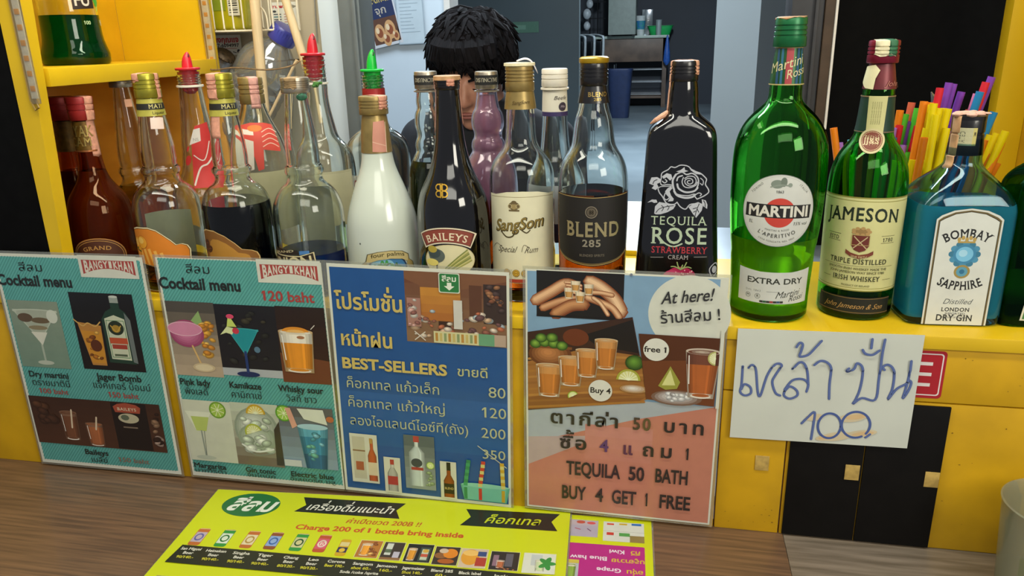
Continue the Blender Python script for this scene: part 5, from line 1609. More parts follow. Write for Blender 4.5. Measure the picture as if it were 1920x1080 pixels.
for t, th, x, w_, wt in (('Margarita', 'มาการิต้า', 31, 46, 46), ('Gin tonic', 'จินโทนิค', 102, 42, 40), ('Electric blue', 'อีเลคตริค บลู', 172, 58, 62)):
    p.text(t, x, 16.5, 7, INK, bold=2, wd=w_); p.text(th, x, 10.2, 5, INK, wd=wt)
art(p, e)
# -- poster 3
e = sheet('promotion_poster', 'deep blue promotion poster with yellow lettering, prices and small bottle pictures', -.2434, .0045, .017, .216, .300, MENU)
p = Print()
BL = '#1d528f'
p.rect(6, 7, 210, 293, BL); p.fade(6, 70, 210, 140, '#225a92', '#245a9c', 3)
p.fade(94, 209, 210, 293, '#8a6a4c', '#6a3c28', 6)
p.poly([(94, 293), (210, 293), (210, 286), (132, 268), (94, 284)], '#7d5236'); p.rect(132, 225, 146, 268, '#3c241a'); p.fade(112, 236, 158, 275, '#a8642c', '#c98a34', 4); p.rect(168, 240, 182, 280, '#5c3826'); p.rect(184, 236, 210, 282, '#3a2a26'); blobs(p, 96, 214, 210, 250, ['#c9a888', '#8f5a4a', '#d8c8b4', '#6a4a4a', '#b86a4a', '#a8b4b8'], 46, 2, 6); blobs(p, 184, 250, 209, 284, ['#7a4a34', '#4c3a38', '#9a6a48'], 16, 2, 5)
p.rect(96, 228, 112, 262, '#a87a6a'); blobs(p, 95, 226, 114, 264, ['#d0a49a', '#8c5a52', '#c8c0b4'], 14, 2, 5); p.rect(150, 228, 160, 262, '#d0ccc0'); p.rect(126, 210, 178, 224, '#d2cc9a'); p.rect(178, 210, 196, 224, '#6aa078'); p.rect(196, 210, 209, 224, '#b8a08a')
for k in range(10): p.rect(128 + 5 * k, 212, 131 + 5 * k, 222, ['#b8863c', '#c8b46a', '#8a9a6a'][k % 3])
p.stroke([(104, 212), (116, 222)], 1.2, '#d8d0c0', smooth=False); p.stroke([(116, 212), (104, 222)], 1.2, '#d8d0c0', smooth=False)
rrect(p, 134, 270, 158, 293, 2, '#d8dcc8'); rrect(p, 135, 271, 157, 292, 2, '#2b7a3e'); p.text('สีลม', 146, 283.5, 6, '#e8ecd8', bold=2, wd=17); p.poly([(143.5, 282), (148.5, 282), (148.5, 278), (152, 278), (146, 273), (140, 278), (143.5, 278)], '#e8ecd8')
Y = '#cfb866'
p.text('โปรโมชั่น', 51, 244, 18, Y, bold=2, wd=82); p.text('หน้าฝน', 45, 199, 17, Y, bold=2, wd=65); p.text('BEST-SELLERS', 76, 170, 13, Y, bold=3, wd=128); p.text('ขายดี', 170, 171, 11, '#bcbd86', bold=1, wd=37)
T = '#b9bd92'
p.text('ค็อกเทล แก้วเล็ก', 73, 145, 12, T, wd=116); p.text('ค็อกเทล แก้วใหญ่', 76, 120, 12, T, wd=122); p.text('ลองไอแลนด์ไอซ์ที(ถัง)', 90, 96, 12, T, wd=148)
p.text('80', 198, 147, 13, T, wd=21); p.text('120', 194, 121, 13, T, wd=30); p.text('200', 193, 94.5, 13, T, wd=30); p.text('350', 193, 67, 12, T, wd=29); p.stroke([(174, 83), (208, 57)], 1, '#c9cbb0', smooth=False)
p.rect(14, 17, 49, 84, '#d3d3bc'); p.rect(17, 22, 33, 80, '#c2bda2'); p.rect(17, 60, 33, 62, '#8c6a4a'); p.body(41.5, 20, 55, 11, 11, '#b0522a', 8); p.body(41.5, 55, 64, 11, 4.4, '#b0522a', 8); p.body(41.5, 64, 78, 4.2, 4, '#b0522a', 6); p.rect(36, 28, 47, 46, '#d8c8a4'); p.rect(39, 72, 43, 79, '#b8924a'); p.rect(20, 34, 30, 46, '#a8583c')
p.rect(56, 2 + 5, 77, 56, '#d3d3bc'); p.body(66.5, 9, 34, 13, 13, '#a9a89a', 8); p.body(66.5, 34, 42, 13, 5, '#a9a89a', 8); p.body(66.5, 42, 51, 5, 5, '#b9b8aa', 6); p.rect(60, 18, 73, 30, '#b03a34'); p.rect(64, 46, 69, 53, '#b03a34')
p.fade(83, 16, 121, 89, '#8f9a94', '#55605c', 5); p.body(98.5, 20, 66, 19, 19, '#b8c4be', 10); p.body(98.5, 66, 74, 19, 6, '#b8c4be', 10); p.body(98.5, 74, 82, 5, 5, '#c8d0c8', 6); p.rect(95, 80, 102, 88, '#b8483c'); p.ell(98, 52, 7, 6, '#3c4448'); p.rect(91, 42, 106, 46, '#a83a34'); lemon(p, 115, 50, 5, '#8fb83a', '#cfe08a'); blobs(p, 108, 20, 121, 44, ['#b8c4a8', '#8fa47a'], 10, 2, 4)
p.rect(127, 2 + 5, 147, 58, '#d3d3bc'); p.body(137.5, 9, 32, 13, 13, '#8a4216', 8); p.body(137.5, 32, 40, 13, 5, '#8a4216', 8); p.body(137.5, 40, 50, 5, 5, '#8a4216', 6); p.rect(131, 14, 144, 28, '#241a14'); p.text('BLEND', 137.5, 20, 3, '#c9b06a', bold=1, wd=11); p.rect(135, 46, 140, 57, '#1c1814')
p.poly([(152, 30), (212, 30), (208, 9), (156, 9)], '#5fae92'); p.poly([(155, 28), (208, 28), (206, 10), (158, 10)], '#74bfa4'); p.ell(182, 30, 29, 3, '#8accb2')
for x, c in ((158, '#2f8a54'), (176, '#c8402c'), (204, '#c9a22c')):
    for k in range(8): p.rect(x - 2.5 + .6 * k * (1 if x < 200 else -.3), 28 + 4.4 * k, x + 2.5 + .6 * k * (1 if x < 200 else -.3), 32.4 + 4.4 * k, c if k % 2 else '#d0c878' if x != 158 else '#3fa066')
    p.rect(x - 2, 10, x + 2, 26, c)
art(p, e)
# -- poster 4
e = sheet('promotion_poster', 'salmon and blue poster for tequila shots with a white circle at upper right', -.0138, .0057, .011, .216, .300, MENU)
p = Print()
p.rect(5, 5, 211, 295, '#c27e66'); p.poly([(5, 88), (127, 129), (210, 152), (211, 295), (5, 295)], '#7fa2bc'); p.poly([(5, 88), (127, 129), (210, 151), (5, 152)], '#a9b2b4')
p.poly([(5, 60), (90, 105), (5, 96)], '#b8a49c'); p.fade(70, 60, 145, 118, '#c27e66', '#c8877a', 4)
p.ell(176, 256, 42, 42, '#d3d5c4', 60)
p.rect(205, 210, 213, 296, '#d5d6c4')
p.rect(15, 244, 108, 296, '#14100e')
SK, SL = '#8a4a22', '#e8b98a'
p.soft([(14, 262), (30, 272), (46, 282), (58, 279)], 13, SK, SL); p.soft([(22, 254), (40, 262), (56, 266)], 9, SK, '#d8a272'); p.soft([(36, 248), (52, 258), (66, 260)], 14, '#7a3c1a', '#c98f5c')
p.soft([(106, 254), (98, 268), (84, 280), (72, 286)], 15, SK, '#f0c89a'); p.soft([(104, 248), (96, 258), (82, 264), (70, 268)], 8, SK, SL); p.soft([(96, 272), (84, 274), (72, 274)], 5.5, SK, SL); p.soft([(92, 250), (84, 262), (76, 268)], 5, SK, '#f0c89a')
for k in range(4): p.soft([(46 + 1.5 * k, 284 - 3.2 * k), (56, 283.5 - 3.6 * k), (63, 281 - 3.8 * k)], 3.4, SK, '#f0c496', 4)
for x, y in ((50, 272), (62, 268), (71, 277), (57, 280)): p.body(x, y - 6, y + 6, 8, 10.5, '#d8c8a8', 8, 1.2); p.body(x, y - 4.6, y + 1.6, 6.4, 8.6, '#c08e4c', 6, .5)
p.rect(15, 244, 108, 246, '#14100e')
p.poly([(5, 225), (118, 249), (138, 155), (127, 150), (5, 130)], '#3a2012'); p.poly([(5, 190), (70, 210), (128, 205), (138, 155), (128, 149), (5, 131)], '#a06a30'); p.poly([(5, 146), (60, 158), (137, 158), (127, 150), (5, 131)], '#8a5626'); p.poly([(66, 225), (118, 246), (126, 208), (80, 214)], '#150f0c'); p.ell(58, 222, 14, 10, '#6a3214')
for k in range(9): p.stroke([(6, 134 + 7.4 * k), (60, 141 + 7.4 * k), (134, 151 + 6.4 * k)], 2.6, ['#a8722f', '#96622a', '#b47e3a'][k % 3])
p.glow(30, 200, 24, 15, '#6a3a18', '#c08048', 6); p.rect(7, 207, 54, 210, '#7a4820')
for x, y in ((14, 212), (24, 214), (34, 213), (43, 211), (20, 219), (32, 220)): p.glow(x, y, 6.5, 5.5, '#2f5214', '#86b040', 5)
for x, y, w_, h in ((29, 149, 30, 38), (53, 164, 28, 34), (71, 176, 26, 32), (91, 187, 25, 34)): tumbler(p, x, y, w_, h, '#b8722c', '#c48a4a', '#cdb48c', .76)
p.glow(122, 197, 10, 9, '#27460f', '#6a9a34', 6); lemon(p, 116, 176, 13, '#a8a83a', '#d8d890', 0, 180); p.glow(122, 166, 15, 5, '#b08a5a', '#e4e0d4', 5); lemon(p, 56, 152, 6, '#9ab83c', '#d8e090', 30, 210); p.ell(86, 161, 13, 13, '#dcdccc'); p.text('Buy 4', 86, 158, 6.4, '#2a2620', bold=2, wd=23)
p.poly([(125, 231), (209, 231), (208, 152), (136, 155)], '#52290f'); p.poly([(130, 200), (209, 206), (208, 152), (136, 155)], '#6d3a18'); p.glow(168, 159, 27, 9, '#7a5e4c', '#dcdad6', 6); blobs(p, 146, 153, 190, 168, ['#d4d4d0', '#a8a29c'], 16, 2, 5)
tumbler(p, 193, 161, 36, 54, '#a85a26', '#6a3c2a', '#c8b8a4', .74); p.poly([(148, 172), (160, 196), (171, 178), (168, 170), (156, 168)], '#9a9a3c'); p.poly([(152, 173), (160, 192), (166, 174)], '#d8d88c'); lemon(p, 206, 208, 8, '#b8b86a', '#dcdca4', 90, 270)
p.ell(144, 214, 13.5, 13, '#dcdccc'); p.text('free 1', 144, 211, 6.4, '#2a2620', bold=2, wd=25)
p.rect(209.5, 150, 213, 240, '#d5d6c4')
p.text('At here!', 173, 269, 13, '#2c2c2c', bold=1, shear=.28, wd=53, rot=.13); p.text('ร้านสีลม !', 178, 248, 12, '#2c2c2c', bold=1, wd=62, rot=.13)
K = '#2a2320'
p.text('ตากีล่า', 69, 117, 15, K, bold=2, wd=78, sp=.12); p.text('5', 127, 117, 14.5, '#4a3c2c', bold=2, wd=9); p.text('0', 138, 117, 14.5, '#5f5230', bold=2, wd=9); p.text('บาท', 178, 117, 15, K, bold=2, wd=45, sp=.16)
p.text('ซื้อ', 57, 86, 15, K, bold=2, wd=32, sp=.14); p.text('4', 92, 86, 14.5, '#5a3468', bold=2, wd=10); p.text('แ', 118, 85, 14, '#5a2a4a', bold=2, wd=12); p.text('ถม', 151, 85, 15, K, bold=2, wd=34, sp=.22); p.text('1', 184, 84.5, 14.5, K, bold=2, wd=5.5)
p.text('TEQUILA', 80, 52.5, 17, K, bold=2, wd=61); p.text('50', 129, 52.5, 17, K, bold=2, wd=18); p.text('BATH', 168, 53, 17, K, bold=2, wd=37)
for t, x, w_ in (('BUY', 58, 28), ('4', 88, 9), ('GET', 116, 28), ('1', 142, 5), ('FREE', 173, 35)): p.text(t, x, 20, 17, K, bold=2, wd=w_)
art(p, e)
MB().tube([(.115, -.0008, .296), (.115, -.0018, .296)], .0014, 10).build('eyelet', CHROME, e)

# ---------------------------------------------------------------- handwritten note
e = empty('handwritten_note', (0.2155, -0.0050, 0.1195), 0, 'white paper note with blue marker lettering stuck on the yellow counter front', 'note')
e.rotation_euler = (0, -.012, 0)
nx, nz = 14, 10
m = MB()
g = [[(.178 * i / nx + .002 * (j / nz - .5), -.0006 - .0008 * max(0, (j / nz - .75)) * math.sin(i * 1.1) ** 2 - .0006 * max(0, i / nx - .9), .1265 * j / nz) for i in range(nx + 1)] for j in range(nz + 1)]
m._add([q for R in g for q in R], [(j * (nx + 1) + i, j * (nx + 1) + i + 1, (j + 1) * (nx + 1) + i + 1, (j + 1) * (nx + 1) + i) for j in range(nz) for i in range(nx)])
o = m.build('paper', pmat('note_paper', '#cfd3c6', .65, var=.03, scale=14), e, fix=False)
o.data.shade_flat()
md = o.modifiers.new('t', 'SOLIDIFY'); md.thickness = .0002; md.offset = -1
p = Print()
for x, y, rx, ry in ((99, 7, 12, 3.5), (122, 32, 14, 5), (132, 14, 16, 4), (84, 30, 9, 4), (108, 9, 16, 5)): p.ell(x, y, rx, ry, '#d8c8a4', rot=.2)
for x, y, rx, ry in ((99, 7, 9, 2), (125, 33, 10, 3), (134, 14, 11, 2.4)): p.ell(x, y, rx, ry, '#dcbc8a', rot=.2)
BM, BM2 = '#4a5f9a', '#6273a4'
for s_ in ([(8, 85), (8, 64), (7, 55), (12, 51), (18, 54), (17, 61), (11, 64), (8, 58)], [(14, 83), (17, 87), (20, 85), (22, 79), (25, 56), (28, 52), (33, 74), (39, 87), (44, 90), (47, 87), (42, 77), (39, 68), (43, 56), (48, 53)],
           [(52, 58), (52, 53), (58, 50), (65, 54), (64, 60), (57, 64), (52, 58)], [(52, 60), (59, 71), (69, 73), (75, 68), (74, 59)], [(58, 84), (64, 92), (69, 91), (73, 82), (75, 68)], [(60, 109), (63, 114), (66, 112), (65, 105), (64, 99), (72, 101), (79, 110), (84, 117)],
           [(79, 90), (85, 95), (92, 93), (96, 86), (96, 69), (97, 52)], [(113, 88), (111, 85), (113, 84), (118, 88), (120, 94), (125, 91), (127, 82), (126, 65), (123, 53), (121, 48), (129, 55), (142, 54), (143, 77), (143, 105), (144, 121)], [(124, 109), (127, 105), (134, 104), (140, 109)], [(132, 121), (132, 111)],
           [(147, 88), (145, 91), (149, 94), (154, 91), (157, 83), (157, 67), (154, 55), (161, 67), (169, 73), (172, 77), (174, 74), (172, 65), (168, 57), (169, 64), (171, 81), (171, 99)],
           [(72, 22), (78, 30), (84, 36), (84, 22), (83, 4)], [(141 - 4, 10), (141, 14)]):
    p.stroke(s_, 2.5, BM); p.stroke([(x + .25, y + .2) for x, y in s_], 1.0, BM2)
p.ring(100, 21, 11.5, 2.5, BM, 14.5); p.ring(126, 24, 14, 2.5, BM, 15, a0=-40, a1=300)
p.build('marker_lettering', lambda u, v, h: Vector((u / 1000 * .99, -.0024 - h + .0014 * (v < 85), v / 1000)), PR_PAPER, e, .05, 6)

# ---------------------------------------------------------------- yellow drink menus lying on the counter
LIME = '#c3cc12'
e = empty('drink_menu', (-.40411, -.02602, .0), math.radians(4.5), 'large yellow drink menu with green oval and black ribbons lying on the counter', 'menu')
MB().box(-.001, .447, -.302, .001, .0016, .0024, 0).build('laminate', film('laminate_film', '#e8ead8', .10, '#f4f4ec', .06, .12), e)
MB().box(.0, .445, -.300, .0, .0025, .0027, 0).build('paper', pmat('yellow_menu_paper', LIME, .45, var=.02, scale=5, coat=.2), e)
p = Print()
F = lambda x, y: (x, -y)
def fpoly(pts, c): p.poly([F(*q) for q in pts], c)
def ftext(t, x, y, h, c, **k): p.text(t, x, -y, h, c, **k)
p.ell(57, -29, 36, 24, '#1f6a34', 48, rot=.0); ftext('สีลม', 58, 41, 24, '#dfe4d4', bold=3, wd=58, shear=.25)
fpoly([(116, 8), (246, 11), (238, 26), (246, 42), (115, 38), (125, 24)], '#1c1a10'); ftext('เครื่องดื่มแนะนำ', 180, 33, 13, '#dedccb', bold=1, wd=108, shear=.3)
fpoly([(321, 16), (433, 17), (424, 33), (432, 50), (319, 48), (329, 31)], '#1c1a10'); ftext('ค็อกเทล', 378, 41, 14, LIME, bold=1, wd=66, shear=.3)
ftext('ค่าเปิดขวด 200B !!', 229, 55, 8, '#b8561a', bold=2, wd=90, shear=.2); ftext('Charge 200 of 1 bottle bring inside', 228, 71, 8.5, '#c2541c', bold=3, wd=198)
cans = [(25, '#b8662a', '#b8a8b0', '#5a5a9a'), (56, '#2a8a34', '#cfd8c4', '#1f6a2c'), (86, '#b8662a', '#d8cca4', '#a8863c'), (114, '#8a4a24', '#8aa4cc', '#2c5aa0'), (144, '#2f8f3c', '#c9c48c', '#1c4a24'), (171, '#b8502a', '#d0586a', '#d8c8b4')]
for i, (x, c, lb, ct) in enumerate(cans):
    rrect(p, x - 7, -110, x + 7, -79, 3, c); p.rect(x - 6.4, -104, x + 6.4, -86, lb); p.ell(x, -95, 5, 6.5, ct); p.ell(x, -95, 3.4, 4.2, lb); p.rect(x - 6, -80.5, x + 6, -79.4, '#d8b48a')
    if i == 5: p.text('LEO', x, -97.5, 5, '#e8e0d0', bold=2, wd=10)
rrect(p, 191, -114, 203, -85, 3, '#c9a018'); p.rect(191.5, -108, 202.5, -99, '#2a2c50'); p.ell(197, -104, 3.4, 3.4, '#d8b43a'); p.rect(192, -97, 202, -90, '#d8c88a')
pics = [(214, 85, 239, 114), (242, 86, 265, 116), (269, 87, 298, 117), (301, 89, 328, 119), (330, 90, 359, 121), (363, 92, 394, 122), (399, 92, 433, 124)]
for i, (a, c, d, f_) in enumerate(pics):
    p.rect(a - .6, -f_ - .6, d + .6, -c + .6, '#d8d8a0'); bg = ['#b0702c', '#3c3026', '#1c1815', '#3a2c20', '#c8b49a', '#2c2420', '#d0d4c4'][i]
    p.rect(a, -f_, d, -c, bg); m_ = (a + d) / 2
    if i == 0: tumbler(p, a + 9, -f_ + 3, 12, 20, '#d8922c'); blobs(p, a + 12, -f_, d, -c, ['#8a4a1c', '#c88434', '#e0b060'], 10, 2, 4)
    if i == 1: p.rect(m_ - 8, -f_ + 8, m_ - 1, -c - 2, '#c8ccc0'); p.rect(m_ - 8, -f_ + 12, m_ - 1, -f_ + 18, '#5a6a50'); p.rect(m_ + 2, -f_ + 2, m_ + 9, -f_ + 14, '#b8b4c0'); p.rect(a, -f_, d, -f_ + 4, '#8a6238')
    if i == 2: p.rect(m_ + 1, -f_ + 2, d - 2, -c - 5, '#3c4a40'); p.rect(m_ + 3, -f_ + 4, d - 4, -c - 8, '#b8c0a8'); p.rect(m_ + 3, -f_ + 9, d - 4, -f_ + 14, '#b8503a'); p.ell(m_ + 7, -c - 11, 3.4, 3, '#c9a040'); tumbler(p, a + 7, -f_ + 2, 10, 20, '#c98a2a')
    if i == 3: p.ell(m_ - 6, -104, 7, 5, '#8a5a30'); p.ell(m_ + 4, -100, 8, 8, '#d8821c'); p.ell(m_ - 4, -96, 5, 4, '#c8b49a'); p.ell(m_ + 1, -113, 9, 4, '#a85a1c')
    if i == 4: p.ell(a + 11, -104, 10, 13, '#d8982c'); p.ell(a + 11, -97, 9, 5, '#e4b862'); p.rect(m_ + 4, -102, d - 1, -94, '#3a4a7a'); p.rect(m_ + 3, -118, d, -104, '#a83a28')
    if i == 5: p.rect(m_ + 1, -116, m_ + 9, -95, '#5a5660'); p.rect(a + 3, -116, a + 9, -98, '#8a6a78'); tumbler(p, m_ - 4, -119, 9, 12, '#a8603a'); blobs(p, a, -122, d, -116, ['#a8683a', '#5a3420'], 6, 1, 2.4)
    if i == 6: p.rect(a + 8, -112, a + 20, -94, '#b8c0bc'); tumbler(p, m_ + 1, -121, 11, 18, '#b8c89a'); [p.ell(d - 9 + 4 * math.cos(k), -108 + 5 * math.sin(k), 6, 3, '#2f8a3a', rot=k) for k in (0, 1.2, 2.4, 3.8, 5)]
fpoly([(14, 111), (440, 128), (440, 158), (10, 141)], '#24220f')
W_, YL = '#d8d6c4', '#c9c22a'
names = [('San Miguel', 'Beer', '90/140.-', 28), ('Heineken', 'Beer', '90/140.-', 58), ('Singha', 'Beer', '90/140.-', 88), ('Tiger', 'Beer', '90/140.-', 116), ('Chang', 'Beer', '80/120.-', 146), ('Leo', 'Beer', '90/120.-', 172), ('Corona', 'Beer 190.-', '', 198), ('Sangsom', 'shot 60.-', 'Soda /coke /sprite', 228), ('Jameson', '160.-', '', 255), ('Jegermeister', 'Shot 140.-', 'sRed Bull', 284), ('Blend 285', '60.-', '', 315), ('Black label', '150.-', '', 345), ('Jack', '160.-', '', 378), ('Mojito', '150.-', '', 416)]
for n1, n2, n3, x in names:
    y = 116.5 + x * .042
    ftext(n1, x, y + 1.5, 4.2, W_, bold=2, wd=min(24, 2.6 * len(n1) + 4)); ftext(n2, x, y + 8.5, 4.2, YL if '.' in n2 else W_, bold=2, wd=min(22, 2.5 * len(n2) + 2))
    if n3: ftext(n3, x, y + 15.5, 4.0, YL if '.' in n3 else W_, bold=2, wd=min(42, 2.5 * len(n3)))
for k in range(6): p.rect(14 + 70 * k, -210, 72 + 70 * k, -163, ['#8a8074', '#3a3430', '#a8b0a8', '#6a4a34', '#4a6a7a', '#b8a080'][k]); tumbler(p, 43 + 70 * k, -206, 22, 34, ['#c9a45a', '#b8502a', '#7ab0a0', '#d8a040', '#5aa0c0', '#c87a8a'][k])
p.build('print', on_table, PR_LAM, e, 2.75)
e.location.z = .0008
# second sheet, lying upside down under the first
a2 = math.radians(7.2)
e = empty('drink_menu', (.0437 + .0, -.0014, .0), math.radians(3.0), 'second yellow drink menu with magenta box, lying upside down and half under the first', 'menu')
MB().box(-.06, .0925, -.25, -.001, .0003, .0010, 0).build('laminate', film('laminate_film', '#e8ead8', .10, '#f4f4ec', .06, .12), e)
MB().box(-.06, .0905, -.249, -.003, .0011, .0013, 0).build('paper', MATS['yellow_menu_paper'], e)
p = Print()
p.rect(-4, -43, 30, -12, '#a9a4b4'); p.rect(-3, -22, 29, -13, '#b4a8b0'); p.ell(10, -16, 5, 3, '#b8503a'); p.ell(22, -17, 5, 2.4, '#c84a4a'); p.stroke([(4, -28), (10, -30)], 1.2, '#a83a4a'); p.stroke([(18, -28), (22, -32)], 1.2, '#5a3a5a')
p.rect(36, -48, 82, -12, '#ccd2c8'); p.rect(40, -18, 48, -15, '#c8402c'); p.rect(54, -17, 63, -14, '#c9a82c'); p.rect(68, -17, 79, -13, '#2c6ab0'); p.rect(40, -37, 48, -32, '#c03a2c'); p.rect(54, -38, 66, -32, '#4a9a4a'); p.rect(66, -48, 82, -36, '#8a7a44'); p.rect(36, -30, 82, -29.4, '#a8b0a8')
rrect(p, -3, -150, 82, -55, 2, '#b0247e')
up = lambda t, x, y, c, w_: p.text(t, x, -y + 6, 6.4, c, bold=2, wd=w_, rot=PI)
up('Kiwi', 52, 69, '#dcd4dc', 17); up('กีวี', 72, 69, '#c9b22a', 11)
up('Blue haw', 22, 82, '#dcd4dc', 40); up('บลูฮาวาย', 64, 84, '#c9b22a', 36)
up('Grape', 44, 100, '#dcd4dc', 26); up('องุ่น', 71, 101, '#c9b22a', 18)
p.rect(-3, -120, 12, -84, '#a8b0b4'); tumbler(p, 4, -116, 11, 24, '#7a9a3c'); p.rect(-3, -90, 12, -84, '#c8b84a')
p.build('print', on_table, PR_LAM, e, 1.35)

# ---------------------------------------------------------------- clear cup at the lower right corner
e = empty('plastic_cup', (.512, -.072, 0), 0, 'hazy clear plastic cup with a lime yellow paper strip, at the lower right corner', 'cup')
MB().lathe([(0, .038), (.002, .041), (.05, .0445), (.09, .0475), (.106, .0485), (.108, .050), (.109, .0485), (.104, .0473), (.05, .0435), (.004, .040)], 44).build('cup_wall', film('hazy_plastic', '#c8ccb0', .10, '#f2f3e8', .22, .22), e)
p = Print(); p.rect(-34, 4, 34, 62, '#b9cc1c'); p.text('80', -22, 30, 10, '#4a6a14', bold=1)
p.build('paper_strip', lambda u, v, h: Vector((math.sin(u / 46 - .35) * (.0385 + v * 3e-5 + h), -math.cos(u / 46 - .35) * (.0385 + v * 3e-5 + h), v / 1000)), PR_PAPER, e, .2, 5)
# ---------------------------------------------------------------- things against the beige wall
def flat_notice(name, label, cat, px0, py0, px1, py1, y, draw, paper='#dcdcd4', rot=0.0):
    a, b_ = at_y(px0, py1, y), at_y(px1, py0, y)
    w_, h_ = (b_.x - a.x) * 1000, (b_.z - a.z) * 1000
    e = empty(name, (a.x, y, a.z), 0, label, cat)
    e.rotation_euler = (0, rot, 0)
    MB().box(0, w_ / 1000, -.0006, 0, 0, h_ / 1000, 0).build('paper', pmat(name + '_paper', paper, .6, var=.03), e)
    p = Print()
    draw(p, w_, h_)
    p.build('print', lambda u, v, h: Vector((u / 1000, -.0007 - h, v / 1000)), PR_PAPER, e, .05)
    return e


def locksmith(p, w_, h_):
    p.text('ช่างกุญแจ', w_ * .5, h_ * .64, h_ * .26, '#c0343a', bold=3, wd=w_ * .88)
    p.text('087-6094997', w_ * .5, h_ * .40, h_ * .17, '#2a2a2a', bold=2, wd=w_ * .86)
    p.rect(w_ * .2, h_ * .31, w_ * .85, h_ * .34, '#c07a74'); p.ell(w_ * .5, h_ * .13, w_ * .16, h_ * .12, '#3c3630'); p.ell(w_ * .9, h_ * .18, w_ * .05, h_ * .1, '#2a2a2a'); p.stroke([(w_ * .72, h_ * .16), (w_ * .82, h_ * .11)], 1.2, '#2a2a2a')


flat_notice('locksmith_sticker', 'white sticker with red heading and telephone number on the beige wall', 'sticker', 397, 65, 450, 104, .4985, locksmith)


def contact(p, w_, h_):
    p.text('สมพร', w_ * .32, h_ * .80, h_ * .10, '#c0343a', bold=3, wd=w_ * .55); p.ell(w_ * .14, h_ * .68, w_ * .07, h_ * .04, '#3a3c40')
    for k in range(6):
        y = h_ * (.56 - .09 * k)
        p.rect(w_ * .10, y, w_ * .38, y + h_ * .035, '#3a7a8a' if k % 2 else '#4a5058'); p.rect(w_ * .48, y, w_ * .78, y + h_ * .03, '#c08a84' if k < 4 else '#70787c')
    p.poly([(w_ * .7, h_ * .95), (w_ * .98, h_ * .85), (w_ * .86, h_ * .78)], '#8a8678')


flat_notice('notice_sticker', 'white notice sticker with small coloured lines behind the wooden sticks', 'sticker', 512, 3, 556, 58, .4985, contact)
flat_notice('notice_sticker', 'small patterned blue-grey sticker low on the beige wall behind the gold cap', 'sticker', 436, 196, 462, 228, .4985, lambda p, w_, h_: blobs(p, 0, 0, w_, h_, ['#56627a', '#aab4c0', '#3c4454', '#8490a4'], 40, 1.2, 3), '#98a2b0')

o = MB().tube(spline([at_y(589, -10, .497), at_y(591, 20, .497), at_y(593, 50, .497), at_y(595, 78, .497)], 5), .0012, 8).build('cable', pmat('grey_cable', '#8a8880', .5))
tag(o, 'thin grey cable running down the beige wall above the red pourer', 'cable')
WIRE = pmat('white_coated_wire', '#e8dfc8', .4, var=.04, scale=60)
bk = empty('wire_basket', tuple(at_y(445, 58, .44)), 0, 'white wire basket hanging on the beige wall with a yellow bottle in it', 'basket')
o0 = Vector(at_y(445, 58, .44))
m = MB()
W = lambda px, py, y: Vector(at_y(px, py, y)) - o0
zb = at_y(445, 58, .40).z - o0.z
for y in (.400, .490):
    x0, x1 = at_y(368, 58, .4).x - o0.x, at_y(514, 58, .4).x - o0.x
    m.tube([(x0, y - .44, zb), (x1, y - .44, zb)], .0016, 8)
    m.tube([(x0, y - .44, zb + .085), (x1, y - .44, zb + .085)], .0016, 8)
for k in range(9):
    x = x0 + (x1 - x0) * k / 8
    m.tube([(x, -.04, zb + .09), (x, -.041, zb + .004), (x, -.036, zb), (x, .046, zb), (x, .05, zb + .09)], .0013, 8)
for y in (-.02, .01, .03): m.tube([(x0, y, zb), (x1, y, zb)], .0011, 6)
m.tube(spline([(x0 + .112, -.0415, zb), (x0 + .111, -.0415, zb + .022), (x0 + .118, -.0415, zb + .034), (x0 + .126, -.0415, zb + .022), (x0 + .127, -.0415, zb)], 4), .0013, 8)
for x in (x0, x1): m.tube([(x, -.04, zb), (x, -.04, zb + .085), (x, .05, zb + .085), (x, .05, zb)], .0014, 8)
m.build('wire_frame', WIRE, bk)
# detergent bottle in the basket
bx = at_y(428, 50, .445)
dz = o0.z + zb + .0018
e = empty('detergent_bottle', (bx.x, .445, dz), 0, 'yellow-green detergent bottle with a barcode label inside the wire basket', 'bottle')
hw = at_y(474, 40, .445).x - bx.x
MB().rings(chaikin([(0, hw * .9, .026, 4), (.004, hw * .98, .029, 4), (.03, hw, .03, 4), (.12, hw, .03, 4), (.15, hw * .8, .026, 3), (.17, .014, .014, 2), (.185, .013, .013, 2)], 2), 40).build('bottle_body', pmat('yellow_green_detergent', '#b5a81c', .18, var=.12, scale=18, coat=.6, hx2='#8f9a14'), e)
MB().lathe([(.184, .014), (.2, .014), (.203, .011)], 24).build('cap', WHTC, e)
p = Print(); p.rect(hw * 1000 - 24, 22, hw * 1000 - 4, 110, '#d8d4c0')
for k in range(15): p.rect(hw * 1000 - 22, 26 + 3.4 * k, hw * 1000 - 7, 26 + 3.4 * k + random.choice([.8, 1.4, 2]), '#3a3830')
p.rect(-hw * 1000 + 8, 30, hw * 1000 - 28, 110, '#8a9a20')
p.build('label', lambda u, v, h: Vector((u / 1000, -.0303 - h, v / 1000)), PR_PAPER, e, .1)

